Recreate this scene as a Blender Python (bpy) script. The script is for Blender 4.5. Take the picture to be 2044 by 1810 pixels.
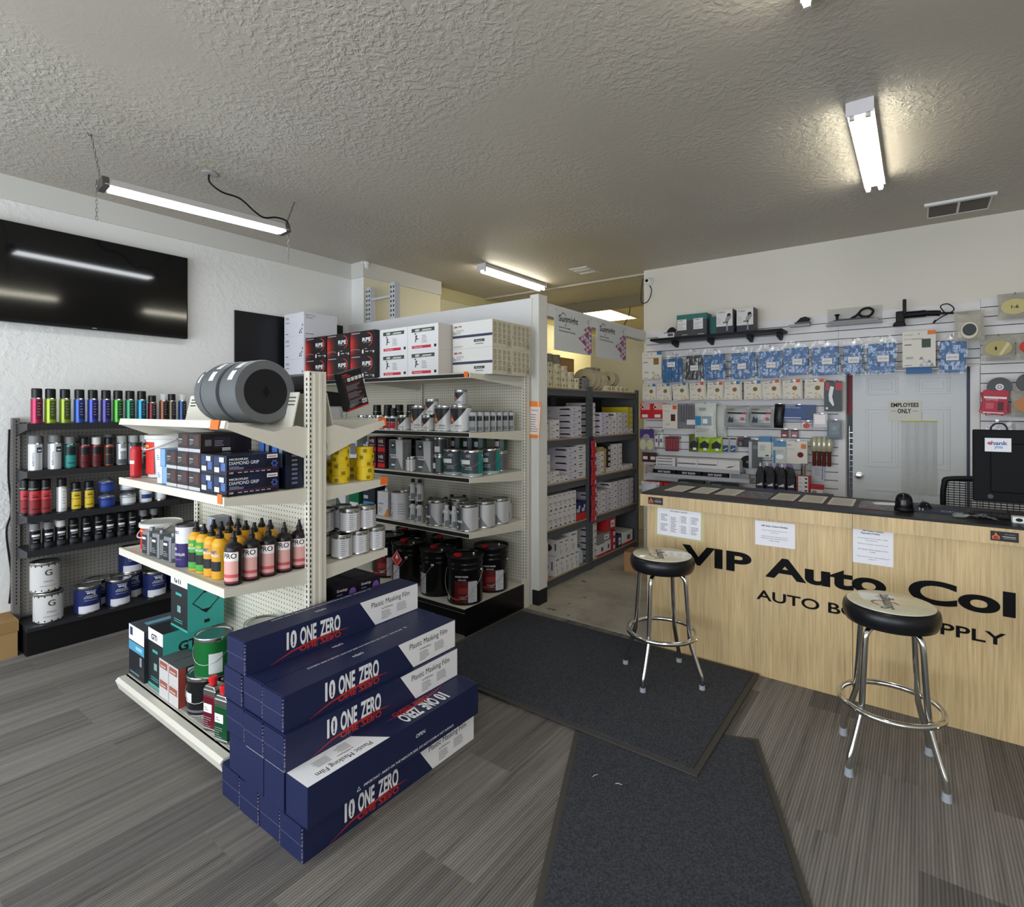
import bpy, math, random
from mathutils import Vector, Matrix
random.seed(7)
PI = math.pi
for o in list(bpy.data.objects): bpy.data.objects.remove(o)
SC = bpy.context.scene
COL = SC.collection
def lin(c):
    return c/12.92 if c <= 0.04045 else ((c+0.055)/1.055)**2.4
def rgb(h):
    h = h.lstrip('#')
    return tuple(lin(int(h[i:i+2], 16)/255) for i in (0, 2, 4)) + (1,)

# ---------------------------------------------------------------- camera
cd = bpy.data.cameras.new('camera'); cam = bpy.data.objects.new('camera', cd); COL.objects.link(cam)
cam.location = (0, 0, 1.65)
cam.rotation_euler = (PI/2, 0, math.radians(36.634))
cd.sensor_width = 36; cd.lens = 36*1092/2044; cd.shift_y = -85/2044; cd.clip_start = 0.05
SC.camera = cam
# ---------------------------------------------------------------- colour management, world, daylight
SC.view_settings.view_transform = 'Standard'; SC.view_settings.look = 'None'
SC.view_settings.gamma = 1; SC.view_settings.exposure = 0.28; SC.view_settings.use_curve_mapping = False
W = bpy.data.worlds.new('world'); SC.world = W; W.use_nodes = True
W.node_tree.nodes['Background'].inputs[0].default_value = (0.80, 0.88, 1.0, 1)
W.node_tree.nodes['Background'].inputs[1].default_value = 0.6
def area(name, loc, rot, sx, sy, power, col):
    l = bpy.data.lights.new(name, 'AREA'); l.shape = 'RECTANGLE'; l.size = sx; l.size_y = sy
    l.energy = power; l.color = col
    o = bpy.data.objects.new(name, l); COL.objects.link(o); o.location = loc; o.rotation_euler = rot
    return o
# daylight through the shop windows behind and beside the camera
area('window_daylight', (-2.4, -2.35, 1.55), (math.radians(90), 0, 0), 4.6, 2.2, 165, (0.86, 0.93, 1.0))
area('window_daylight', (1.6, -2.35, 1.55), (math.radians(90), 0, 0), 2.6, 2.2, 60, (0.90, 0.95, 1.0))
H = 3.3            # ceiling height
XL = -5.13         # left wall
YW = 6.10          # back wall
TUBE = 17.0         # strength of the fluorescent tubes

# ---------------------------------------------------------------- materials
MC = {}
def mat(h, rough=0.5, metal=0.0, alpha=1.0, emit=0.0, trans=0.0, coat=0.0, bump=None, noise=None, name=None, spec=0.32):
    key = (h, rough, metal, alpha, emit, trans, coat, bump, noise, spec)
    if key in MC: return MC[key]
    m = bpy.data.materials.new(name or ('paint_'+h)); m.use_nodes = True
    nt = m.node_tree; b = nt.nodes['Principled BSDF']
    b.inputs['Base Color'].default_value = rgb(h)
    b.inputs['Roughness'].default_value = rough; b.inputs['Metallic'].default_value = metal
    b.inputs['Alpha'].default_value = alpha
    if trans: b.inputs['Transmission Weight'].default_value = trans
    if coat: b.inputs['Coat Weight'].default_value = coat; b.inputs['Coat Roughness'].default_value = 0.08
    b.inputs['Specular IOR Level'].default_value = spec
    if emit:
        b.inputs['Emission Color'].default_value = rgb(h); b.inputs['Emission Strength'].default_value = emit
    if bump or noise:
        tc = nt.nodes.new('ShaderNodeTexCoord')
        n = nt.nodes.new('ShaderNodeTexNoise'); nt.links.new(tc.outputs['Object'], n.inputs['Vector'])
        n.inputs['Scale'].default_value = (bump or noise)[0]; n.inputs['Detail'].default_value = 3
        if bump:
            bp = nt.nodes.new('ShaderNodeBump'); bp.inputs['Strength'].default_value = bump[1]; bp.inputs['Distance'].default_value = bump[2] if len(bump) > 2 else 0.01
            nt.links.new(n.outputs[0], bp.inputs['Height']); nt.links.new(bp.outputs[0], b.inputs['Normal'])
        if noise:
            r = nt.nodes.new('ShaderNodeValToRGB'); r.color_ramp.elements[0].position = .35; r.color_ramp.elements[1].position = .65
            r.color_ramp.elements[0].color = rgb(noise[1]); r.color_ramp.elements[1].color = rgb(h)
            nt.links.new(n.outputs[0], r.inputs[0]); nt.links.new(r.outputs[0], b.inputs['Base Color'])
    MC[key] = m
    return m
def nodes(name, rough=0.8):
    m = bpy.data.materials.new(name); m.use_nodes = True
    nt = m.node_tree; b = nt.nodes['Principled BSDF']; b.inputs['Roughness'].default_value = rough
    tc = nt.nodes.new('ShaderNodeTexCoord')
    def N(t, **k):
        n = nt.nodes.new(t)
        for a, v in k.items():
            if a in n.inputs: n.inputs[a].default_value = v
            else: setattr(n, a, v)
        return n
    def mapped(scale, loc=(0, 0, 0)):
        mp = N('ShaderNodeMapping'); mp.inputs['Scale'].default_value = scale; mp.inputs['Location'].default_value = loc
        nt.links.new(tc.outputs['Object'], mp.inputs['Vector']); return mp.outputs[0]
    return m, nt, b, N, mapped, nt.links.new
def ramp(N, stops):
    r = N('ShaderNodeValToRGB'); e = r.color_ramp.elements
    while len(e) < len(stops): e.new(0.5)
    for i, (p, h) in enumerate(stops): e[i].position = p; e[i].color = rgb(h)
    return r
def plaster(name, col, col2, scale, strength, dist, patch=0.0):
    m, nt, b, N, mp, L = nodes(name, 0.55)
    v = mp((1, 1, 1))
    warp = N('ShaderNodeTexNoise', Scale=scale*.35, Detail=2.0); L(v, warp.inputs['Vector'])
    mx = N('ShaderNodeMixRGB', blend_type='MIX'); mx.inputs[0].default_value = 0.06; L(v, mx.inputs[1]); L(warp.outputs['Color'], mx.inputs[2])
    n = N('ShaderNodeTexNoise', Scale=scale, Detail=4.0, Roughness=0.55); L(mx.outputs[0], n.inputs['Vector'])
    r = ramp(N, [(0.44, '000000'), (0.60, 'ffffff')]); L(n.outputs[0], r.inputs[0])
    big = N('ShaderNodeTexNoise', Scale=0.9, Detail=2.0); L(v, big.inputs['Vector'])
    rb = ramp(N, [(0.38, '404040'), (0.62, 'ffffff')]); L(big.outputs[0], rb.inputs[0])
    mul = N('ShaderNodeMath', operation='MULTIPLY'); L(r.outputs[0], mul.inputs[0]); L(rb.outputs[0], mul.inputs[1])
    bp = N('ShaderNodeBump', Strength=strength, Distance=dist); L(mul.outputs[0], bp.inputs['Height']); L(bp.outputs[0], b.inputs['Normal'])
    c = ramp(N, [(0.3, col2), (0.7, col)]); L(big.outputs[0], c.inputs[0]); L(c.outputs[0], b.inputs['Base Color'])
    return m
M_CEIL = plaster('ceiling_knockdown_plaster', 'c2bcb1', 'b8b1a5', 33, 0.75, 0.006)
M_WALL = plaster('wall_textured_paint', 'ebebea', 'e6e6e3', 22, 0.5, 0.006)
M_WALLB = plaster('wall_smooth_paint', 'dfdad0', 'd9d4c9', 40, 0.06, 0.003)
M_CREAM = plaster('wall_cream_plaster', 'e3dec4', 'ddd7bd', 30, 0.35, 0.006)
M_WHITEP = mat('dedede', 0.55, bump=(60, .08, .003), name='white_painted_board')
def carpet():
    m, nt, b, N, mp, L = nodes('carpet_plank_ribbed', 0.95)
    br = N('ShaderNodeTexBrick', Scale=1.0, offset=0.45, offset_frequency=2); br.inputs['Mortar Size'].default_value = 0.0
    br.inputs['Brick Width'].default_value = 1.0; br.inputs['Row Height'].default_value = 0.25
    br.inputs['Color1'].default_value = (0, 0, 0, 1); br.inputs['Color2'].default_value = (1, 1, 1, 1); br.inputs['Bias'].default_value = 0
    rot = N('ShaderNodeMapping'); rot.inputs['Rotation'].default_value = (0, 0, PI/2); nt.links.new(mp((1, 1, 1)), rot.inputs['Vector'])
    L(rot.outputs[0], br.inputs['Vector'])
    # streaks along y that differ from plank to plank
    sv = N('ShaderNodeVectorMath', operation='ADD'); L(mp((34, 0.9, 1)), sv.inputs[0])
    bs = N('ShaderNodeVectorMath', operation='SCALE'); bs.inputs['Scale'].default_value = 7.0; L(br.outputs['Color'], bs.inputs[0]); L(bs.outputs[0], sv.inputs[1])
    st = N('ShaderNodeTexNoise', Scale=1.0, Detail=5.0, Roughness=0.7); L(sv.outputs[0], st.inputs['Vector'])
    r = ramp(N, [(0.27, '4e4c4b'), (0.40, '7b7773'), (0.60, '918c87'), (0.78, 'a19c97')]); L(st.outputs[0], r.inputs[0])
    pl = ramp(N, [(0.0, 'bcbabc'), (0.5, 'dddad5'), (1.0, 'ffffff')]); L(br.outputs['Color'], pl.inputs[0])
    mu = N('ShaderNodeMixRGB', blend_type='MULTIPLY'); mu.inputs[0].default_value = 0.9; L(r.outputs[0], mu.inputs[1]); L(pl.outputs[0], mu.inputs[2])
    # fine ribs
    wv = N('ShaderNodeTexWave', Scale=26.0, wave_type='BANDS', bands_direction='X'); wv.inputs['Distortion'].default_value = 0.6; wv.inputs['Detail Scale'].default_value = 6; L(mp((1, 0.4, 1)), wv.inputs['Vector'])
    rr = ramp(N, [(0.0, '8c8c8c'), (0.6, 'ffffff')]); L(wv.outputs[0], rr.inputs[0])
    m2 = N('ShaderNodeMixRGB', blend_type='MULTIPLY'); m2.inputs[0].default_value = 0.55; L(mu.outputs[0], m2.inputs[1]); L(rr.outputs[0], m2.inputs[2])
    # occasional olive yarn lines
    gn = N('ShaderNodeTexNoise', Scale=1.0, Detail=0.0); L(mp((19, 0.5, 1), (3, 1, 0)), gn.inputs['Vector'])
    gr = ramp(N, [(0.775, '000000'), (0.785, '9a9a9a')]); L(gn.outputs[0], gr.inputs[0])
    m3 = N('ShaderNodeMixRGB', blend_type='MIX'); L(gr.outputs[0], m3.inputs[0]); L(m2.outputs[0], m3.inputs[1]); m3.inputs[2].default_value = rgb('7c7d60')
    L(m3.outputs[0], b.inputs['Base Color'])
    bp = N('ShaderNodeBump', Strength=0.35, Distance=0.004); L(wv.outputs[0], bp.inputs['Height']); L(bp.outputs[0], b.inputs['Normal'])
    return m
M_CARPET = carpet()
def concrete():
    m, nt, b, N, mp, L = nodes('worn_concrete', 0.55)
    n = N('ShaderNodeTexNoise', Scale=3.0, Detail=6.0, Roughness=.65); L(mp((1, 1, 1)), n.inputs['Vector'])
    r = ramp(N, [(0.3, '958d80'), (0.5, 'b0a999'), (0.7, 'bfb8aa')]); L(n.outputs[0], r.inputs[0])
    n2 = N('ShaderNodeTexNoise', Scale=4.6, Detail=5.0, Roughness=.6); L(mp((1, 1.6, 1), (2.3, 4, 0)), n2.inputs['Vector'])
    r2 = ramp(N, [(0.655, '000000'), (0.68, 'ffffff')]); L(n2.outputs[0], r2.inputs[0])
    mx = N('ShaderNodeMixRGB', blend_type='MIX'); L(r2.outputs[0], mx.inputs[0]); L(r.outputs[0], mx.inputs[1]); mx.inputs[2].default_value = rgb('4d463c')
    L(mx.outputs[0], b.inputs['Base Color'])
    return m
M_CONC = concrete()
def wood():
    m, nt, b, N, mp, L = nodes('light_oak_laminate', 0.42)
    n = N('ShaderNodeTexNoise', Scale=1.0, Detail=6.0, Roughness=.62); L(mp((95, 95, 3.2)), n.inputs['Vector'])
    r = ramp(N, [(0.28, 'b99a6c'), (0.5, 'd3b786'), (0.68, 'dfc698')]); L(n.outputs[0], r.inputs[0])
    n2 = N('ShaderNodeTexNoise', Scale=1.0, Detail=2.0); L(mp((5, 5, .7)), n2.inputs['Vector'])
    r2 = ramp(N, [(0.3, 'e2e2e2'), (0.7, 'ffffff')]); L(n2.outputs[0], r2.inputs[0])
    mx = N('ShaderNodeMixRGB', blend_type='MULTIPLY'); mx.inputs[0].default_value = 1; L(r.outputs[0], mx.inputs[1]); L(r2.outputs[0], mx.inputs[2])
    L(mx.outputs[0], b.inputs['Base Color']); return m
M_WOOD = wood()
M_MAT = mat('44474e', 0.95, noise=(130, '2b2d33'), name='entrance_mat_pile')
M_RUB = mat('46433f', 0.8, name='mat_rubber_edge')
M_CHROME = mat('d8d8d6', 0.12, 1.0, name='chrome')
M_STEEL = mat('b9bab8', 0.25, 1.0, name='bare_steel')
M_BLK = mat('131316', 0.5, name='black_plastic', spec=.2)
M_BLKG = mat('0d0d10', 0.18, name='black_gloss')
M_SHELF = mat('d9d5c8', 0.45, name='almond_shelf_steel')
M_PEG = None
def pegmat(name, col, hole, axis):
    m, nt, b, N, mp, L = nodes(name, 0.6)
    # round holes on a one inch grid, made from the fractional part of position
    v = mp((39.37, 39.37, 39.37))
    fr = N('ShaderNodeVectorMath', operation='FRACTION'); L(v, fr.inputs[0])
    sb = N('ShaderNodeVectorMath', operation='SUBTRACT'); L(fr.outputs[0], sb.inputs[0]); sb.inputs[1].default_value = (.5, .5, .5)
    ml = N('ShaderNodeVectorMath', operation='MULTIPLY'); L(sb.outputs[0], ml.inputs[0]); ml.inputs[1].default_value = (0, 1, 1) if axis == 'x' else ((1, 0, 1) if axis == 'y' else (1, 1, 0))
    ln = N('ShaderNodeVectorMath', operation='LENGTH'); L(ml.outputs[0], ln.inputs[0])
    lt = N('ShaderNodeMath', operation='LESS_THAN'); L(ln.outputs['Value'], lt.inputs[0]); lt.inputs[1].default_value = 0.16
    mx = N('ShaderNodeMixRGB', blend_type='MIX'); L(lt.outputs[0], mx.inputs[0]); mx.inputs[1].default_value = rgb(col); mx.inputs[2].default_value = rgb(hole)
    L(mx.outputs[0], b.inputs['Base Color']); return m
M_PEGA = pegmat('almond_pegboard', 'cfcabb', '55503f', 'y')
M_PEGG = pegmat('grey_pegboard', '8f8c86', '3c3a37', 'x')
M_PAPER = mat('e9e8ee', 0.6, name='white_paper'); M_INK = mat('1c1c20', 0.7, name='black_ink')
M_GREY = mat('8d8d90', 0.7, name='grey_ink')
def film():
    m, nt, b, N, mp, L = nodes('clear_plastic_film', .1); nt.nodes.remove(b)
    t = N('ShaderNodeBsdfTransparent'); g = N('ShaderNodeBsdfGlossy'); g.inputs['Roughness'].default_value = .10
    n = N('ShaderNodeTexNoise', Scale=30.0, Detail=2.0); L(mp((1, 1, .35)), n.inputs['Vector']); bp = N('ShaderNodeBump', Strength=1.0, Distance=.012); L(n.outputs[0], bp.inputs['Height']); L(bp.outputs[0], g.inputs['Normal'])
    mx = N('ShaderNodeMixShader'); mx.inputs[0].default_value = .06; L(t.outputs[0], mx.inputs[1]); L(g.outputs[0], mx.inputs[2]); L(mx.outputs[0], nt.nodes['Material Output'].inputs[0]); return m
M_CLEAR = film()
M_RED = mat('c3262b', 0.45, name='red_print')
M_WHITE = mat('ececec', 0.4, name='white_gloss')

# ---------------------------------------------------------------- mesh builder
TXT = {}
def glyphs(s, bold):
    k = (s, bold)
    if k in TXT: return TXT[k]
    c = bpy.data.curves.new('t', 'FONT'); c.body = s; c.size = 1; c.resolution_u = 8 if str(bold).endswith('01') else 3; c.offset = bold; c.fill_mode = 'FRONT'
    o = bpy.data.objects.new('t', c); COL.objects.link(o)
    dg = bpy.context.evaluated_depsgraph_get(); me = bpy.data.meshes.new_from_object(o.evaluated_get(dg))
    vs = [(v.co.x, v.co.y) for v in me.vertices]; fs = [tuple(p.vertices) for p in me.polygons]
    bpy.data.objects.remove(o); bpy.data.curves.remove(c); bpy.data.meshes.remove(me)
    x0 = min(v[0] for v in vs); x1 = max(v[0] for v in vs); y0 = min(v[1] for v in vs); y1 = max(v[1] for v in vs)
    TXT[k] = ([((v[0]-x0)/(x1-x0), (v[1]-y0)/(y1-y0)) for v in vs], fs, (x1-x0)/(y1-y0))
    return TXT[k]
class MB:
    def __init__(s): s.v = []; s.f = []; s.m = []; s.sm = []; s.mats = []
    def mi(s, m):
        if m not in s.mats: s.mats.append(m)
        return s.mats.index(m)
    def add(s, vs, fs, m, smooth=False):
        b = len(s.v); s.v += [tuple(v) for v in vs]; i = s.mi(m)
        for f in fs: s.f.append(tuple(b+k for k in f)); s.m.append(i); s.sm.append(smooth)
        return s
    def box(s, a, b, m, faces=None):
        x0, y0, z0 = a; x1, y1, z1 = b
        vs = [(x0, y0, z0), (x1, y0, z0), (x1, y1, z0), (x0, y1, z0), (x0, y0, z1), (x1, y0, z1), (x1, y1, z1), (x0, y1, z1)]
        fs = {'-z': (0, 3, 2, 1), '+z': (4, 5, 6, 7), '-y': (0, 1, 5, 4), '+x': (1, 2, 6, 5), '+y': (2, 3, 7, 6), '-x': (3, 0, 4, 7)}
        if isinstance(m, dict):
            d = m.get('*')
            for k, f in fs.items(): s.add(vs, [f], m.get(k, d))
        else: s.add(vs, list(fs.values()), m)
        return s
    def prism(s, pts, axis, a, b, m):
        # pts: 2D outline (counter-clockwise), extruded along axis from a to b
        n = len(pts)
        def P(p, t):
            return {'x': (t, p[0], p[1]), 'y': (p[0], t, p[1]), 'z': (p[0], p[1], t)}[axis]
        vs = [P(p, a) for p in pts]+[P(p, b) for p in pts]
        fs = [tuple(range(n))[::-1], tuple(range(n, 2*n))]+[(i, (i+1) % n, n+(i+1) % n, n+i) for i in range(n)]
        return s.add(vs, fs, m)
    def quad(s, a, b, c, d, m): return s.add([a, b, c, d], [(0, 1, 2, 3)], m)
    def ring(s, c, r0, z0, r1, z1, m, seg=24, a0=0, a1=2*PI):
        full = abs(a1-a0-2*PI) < 1e-6; n = seg if full else seg+1
        vs = []
        for r, z in ((r0, z0), (r1, z1)):
            for i in range(n):
                a = a0+(a1-a0)*i/seg; vs.append((c[0]+r*math.cos(a), c[1]+r*math.sin(a), c[2]+z))
        fs = [(i, (i+1) % n, n+(i+1) % n, n+i) for i in range(seg)]
        return s.add(vs, fs, m, True)
    def lathe(s, prof, m, c=(0, 0, 0), seg=24):
        # prof: list of (r,z) from bottom to top; materials: one, or a list per segment
        for i in range(len(prof)-1):
            mm = m[i] if isinstance(m, (list, tuple)) else m
            s.ring(c, prof[i][0], prof[i][1], prof[i+1][0], prof[i+1][1], mm, seg)
        return s
    def slathe(s, prof, m, c=(0, 0, 0), seg=48):
        vs = []; fs = []
        for r, z in prof:
            for i in range(seg):
                a = 2*PI*i/seg; vs.append((c[0]+r*math.cos(a), c[1]+r*math.sin(a), c[2]+z))
        for j in range(len(prof)-1):
            for i in range(seg): fs.append((j*seg+i, j*seg+(i+1) % seg, (j+1)*seg+(i+1) % seg, (j+1)*seg+i))
        return s.add(vs, fs, m, True)
    def tube(s, pts, r, m, seg=8, closed=False):
        P = [Vector(p) for p in pts]; n = len(P); vs = []; fs = []
        up = Vector((0, 0, 1)); prev = None
        for i in range(n):
            if closed: t = P[(i+1) % n]-P[i-1]
            else: t = P[min(i+1, n-1)]-P[max(i-1, 0)]
            t.normalize()
            if prev is None:
                a = t.cross(up) if abs(t.dot(up)) < .95 else t.cross(Vector((1, 0, 0)))
            else: a = prev-t*prev.dot(t)
            a.normalize(); prev = a; b = t.cross(a)
            for k in range(seg):
                q = 2*PI*k/seg; vs.append(P[i]+(a*math.cos(q)+b*math.sin(q))*r)
        for i in range(n if closed else n-1):
            for k in range(seg):
                j = (i+1) % n
                fs.append((i*seg+k, i*seg+(k+1) % seg, j*seg+(k+1) % seg, j*seg+k))
        s.add(vs, fs, m, True)
        if not closed:
            s.add(vs[:seg], [tuple(range(seg))[::-1]], m); s.add(vs[-seg:], [tuple(range(seg))], m)
        return s
    def text(s, t, o, xd, yd, w, h, m, bold=0.0, off=0.0008):
        vs, fs, asp = glyphs(t, bold); o = Vector(o); xd = Vector(xd).normalized(); yd = Vector(yd).normalized()
        if w is None: w = h*asp
        n = xd.cross(yd)*off
        return s.add([o+xd*(u*w)+yd*(v*h)+n for u, v in vs], fs, m)
    def ctext(s, t, r, am, z0, w, h, m, bold=0.0, c=(0, 0, 0)):
        # text wrapped on a cylinder, centred on angle am
        vs, fs, asp = glyphs(t, bold); rr = r+0.0012
        if w is None: w = h*asp
        return s.add([(c[0]+rr*math.cos(am+(u-.5)*w/r), c[1]+rr*math.sin(am+(u-.5)*w/r), c[2]+z0+v*h) for u, v in vs], fs, m)
    def cpatch(s, r, a0, a1, z0, z1, m, c=(0, 0, 0), seg=6, off=0.0006):
        return s.ring(c, r+off, z0, r+off, z1, m, seg, a0, a1-1e-4)
    def lines(s, o, xd, yd, w, h, n, m, frac=.45, seed=1, off=.0008):
        rnd = random.Random(seed); o = Vector(o); xd = Vector(xd).normalized(); yd = Vector(yd).normalized(); nn = xd.cross(yd)*off
        for i in range(n):
            y = h*(n-1-i)/n; l = w*(.55+.45*rnd.random()); t = h/n*frac
            a = o+yd*y+nn
            s.add([a, a+xd*l, a+xd*l+yd*t, a+yd*t], [(0, 1, 2, 3)], m)
        return s
    def rect(s, o, xd, yd, w, h, m, off=.0005):
        o = Vector(o); xd = Vector(xd).normalized(); yd = Vector(yd).normalized(); o = o+xd.cross(yd)*off
        return s.add([o, o+xd*w, o+xd*w+yd*h, o+yd*h], [(0, 1, 2, 3)], m)
    def build(s, name, parent=None, loc=(0, 0, 0), rot=0, bev=0):
        me = bpy.data.meshes.new(name); me.from_pydata(s.v, [], s.f)
        for m in s.mats: me.materials.append(m)
        me.polygons.foreach_set('material_index', s.m); me.polygons.foreach_set('use_smooth', s.sm); me.update()
        o = bpy.data.objects.new(name, me); COL.objects.link(o); o.location = loc
        o.rotation_euler = rot if isinstance(rot, tuple) else (0, 0, rot)
        if parent: o.parent = parent
        if bev:
            b = o.modifiers.new('bevel', 'BEVEL'); b.width = bev; b.segments = 2; b.limit_method = 'ANGLE'; b.angle_limit = math.radians(50)
        return o
def tag(o, label, cat, group=None):
    o['label'] = label; o['category'] = cat
    if group: o['group'] = group
    return o
def thing(name, loc, rot=0, label=None, cat=None, group=None):
    o = bpy.data.objects.new(name, None); COL.objects.link(o); o.location = loc; o.empty_display_size = .05
    o.rotation_euler = rot if isinstance(rot, tuple) else (0, 0, rot)
    if label: tag(o, label, cat, group)
    return o
def struct(o, name=None):
    o['kind'] = 'structure'
    if name: o.name = name
    return o
KIDS = {}
def copy_tree(o, parent=None):
    c = o.copy(); COL.objects.link(c)
    if parent: c.parent = parent
    for ch in list(o.children): copy_tree(ch, c)
    return c
PROTO = {}
def put(key, make, loc, rot, label, cat, group=None):
    """make() builds the thing at the origin; later calls with the same key copy it."""
    if key in PROTO:
        src = PROTO[key]; o = copy_tree(src)
        if 'group' in o: del o['group']
    else:
        o = make(); PROTO[key] = o
    o.location = loc; o.rotation_euler = rot if isinstance(rot, tuple) else (0, 0, rot)
    return tag(o, label, cat, group)
ORD = ['first', 'second', 'third', 'fourth', 'fifth', 'sixth', 'seventh', 'eighth', 'ninth', 'tenth', 'eleventh', 'twelfth', 'thirteenth', 'fourteenth', 'fifteenth', 'sixteenth', 'seventeenth', 'eighteenth']
X_, Y_, Z_ = Vector((1, 0, 0)), Vector((0, 1, 0)), Vector((0, 0, 1))

# ================================================================ ROOM
XR, YF = 3.1, -2.4     # right wall, front (window) wall
struct(MB().box((-9, YF-.2, -.1), (XR+.2, 11, 0), M_CARPET).build('floor'))
struct(MB().box((-5.1, 3.74, 0.0), (-1.2, 10.6, .004), M_CONC).build('floor'))
struct(MB().box((-9, YF-.2, H), (XR+.2, 11, H+.1), M_CEIL).build('ceiling'))
# left wall, then the cream wall of the back area standing a little proud of it
struct(MB().box((XL-.15, YF, 0), (XL, 3.87, H), M_WALL).build('wall_left'))
struct(MB().box((XL-.15, 3.87, 0), (-4.92, 5.08, H), {'*': M_CREAM, '-y': M_WALL}).build('wall_left_chase'))
struct(MB().box((XL-.15, 5.08, 0), (-5.13, 10.6, H), M_CREAM).build('wall_left_rear'))
# the band of trim under the ceiling
tm = mat('d3d2cd', .6, name='painted_trim')
struct(MB().box((XL, YF, H-.17), (XL+.018, 3.852, H), tm).build('trim_1'))
struct(MB().box((XL, 3.852, H-.17), (-4.902, 3.87, H), tm).box((-4.92, 3.87, H-.17), (-4.902, 5.08, H), tm).build('trim_2'))
struct(MB().box((XL, 5.1, H-.15), (XL+.018, 10.6, H), mat('cfc79c', .6, name='cream_trim')).build('trim_3'))
struct(MB().box((XL, YF, 0), (XL+.015, .96, .10), mat('7c6a54', .6, name='brown_vinyl')).build('baseboard_left'))
# far wall of the storage area and its side
struct(MB().box((-9, 10.4, 0), (-2.5, 10.6, H), M_CREAM).build('wall_far'))
struct(MB().box((-2.46, 6.2, 0), (-2.4, 10.5, H), M_CREAM).build('wall_storage_side'))
struct(MB().box((-3.9, 7.2, 0), (-2.5, 7.3, 2.75), M_CREAM).build('wall_storage_end'))
# back wall with the doorway
bw = MB()
bw.box((-2.60, YW, 0), (-.56, YW+.12, H), M_WALLB).box((-.56, YW, 2.03), (.335, YW+.12, H), M_WALLB).box((.335, YW, 0), (XR, YW+.12, H), M_WALLB)
struct(bw.build('wall_back'))
struct(MB().box((XR, YF, 0), (XR+.12, YW, H), M_WALLB).build('wall_right'))
fw = MB()
for a, b in (((-5.2, 0), (3.2, .45)), ((-5.2, 2.65), (3.2, H)), ((-5.2, .45), (-4.8, 2.65)), ((0.0, .45), (.25, 2.65)), ((2.95, .45), (3.2, 2.65))):
    fw.box((a[0], YF-.12, a[1]), (b[0], YF, b[1]), M_WALLB)
struct(fw.build('wall_front'))
al = mat('9a9c9e', .35, .8, name='window_aluminium'); gl = mat('ffffff', .02, trans=1, name='window_glass')
for i, (a, b) in enumerate(((-4.8, 0.0), (.25, 2.95))):
    w = MB().box((a, YF-.08, .45), (b, YF-.03, .50), al).box((a, YF-.08, 2.60), (b, YF-.03, 2.65), al)
    n = 4 if i == 0 else 2
    for k in range(n+1):
        x = a+(b-a)*k/n; x = min(max(x, a+.025), b-.025); w.box((x-.025, YF-.08, .5), (x+.025, YF-.03, 2.6), al)
    w = struct(w.build('window_%d' % (i+1)))
    MB().box((a+.02, YF-.058, .48), (b-.02, YF-.052, 2.62), gl).build('glass', w)
# a ceiling batten seam in the rear area
struct(MB().box((-5.1, 6.2, H-.02), (-2.4, 6.25, H), M_CEIL).build('trim_4'))
struct(MB().box((-4.9, 7.35, H-.14), (-2.5, 7.45, H), mat('8f8674', .7, name='ceiling_beam_paint')).build('trim_5'))

# partition: full-height board behind the shelving, its end post and the header beam
struct(MB().prism([(XL, 0), (-2.64, 0), (-2.64, 2.61), (XL, 2.61)], 'y', 3.83, 3.88, M_WHITEP).build('wall_partition'))
pm = mat('dedcd6', .5, bump=(30, .15, .004), name='white_post_paint')
post = MB().box((-2.665, 3.84, .13), (-2.575, 3.975, 2.64), pm).box((-2.665, 3.84, 0), (-2.575, 3.975, .13), mat('1b1b1d', .6, name='black_vinyl_base'))
struct(post.build('trim_6', bev=.004))
struct(MB().box((-2.66, 3.975, 2.475), (-2.58, YW, 2.585), M_WHITEP).build('trim_7'))

# door with six pressed panels
dm = mat('d7dadd', .45, name='door_white_paint')
d = struct(MB().box((-.505, YW+.01, .01), (.33, YW+.05, 2.02), dm).build('door_1'))
dp = MB()
for (x0, x1, z0, z1) in ((-.40, -.15, 1.80, 1.96), (-.02, .22, 1.80, 1.96), (-.40, -.15, 1.13, 1.68), (-.02, .22, 1.13, 1.68), (-.40, -.15, .25, .93), (-.02, .22, .25, .93)):
    y = YW+.01; w = .022
    for a, b, c, e in ((x0, x1, z0, z0+w), (x0, x1, z1-w, z1), (x0, x0+w, z0+w, z1-w), (x1-w, x1, z0+w, z1-w)): dp.box((a, y-.007, c), (b, y, e), dm)
    dp.box((x0+.045, y-.006, z0+.045), (x1-.045, y, z1-.045), dm)
dp.build('raised_panel', d, bev=.003)
kn = MB().lathe([(.032, 0), (.032, .006), (.014, .008), (.012, .028), (.027, .036), (.031, .05), (.026, .062), (.0, .066)], M_STEEL)
kn.build('door_knob', d, (-.452, YW+.01, 1.04), (PI/2, 0, 0))
struct(MB().box((.333, YW-.012, 0), (.352, YW+.05, 2.03), mat('3a3c55', .5, name='painted_door_gap_shadow')).build('door_gap_shade_strip'))  # dark strip with the shadow of the door gap put into its colour
dt = mat('e2e2e2', .45, name='door_trim_paint')
struct(MB().box((.352, YW-.02, 0), (.415, YW, 2.03), dt).build('trim_9'))
struct(MB().box((-.62, YW-.025, 0), (-.56, YW, 2.03), dt).build('trim_10'))
tag(MB().box((-.225, 0, 1.56), (.02, .002, 1.745), mat('d9d8d0', .6, name='cream_notice')).text('EMPLOYEES', (-.205, 0, 1.685), X_, Z_, .205, .038, M_INK, .03).text('ONLY', (-.155, 0, 1.628), X_, Z_, .10, .042, M_INK, .03)
    .rect((-.205, 0, 1.648), X_, Z_, .04, .003, M_INK).rect((-.045, 0, 1.648), X_, Z_, .045, .003, M_INK).build('notice', None, (0, YW+.0005, 0)),
    'small cream notice on the white door reading EMPLOYEES ONLY', 'notice')
sh = MB(); n = 8
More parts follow.
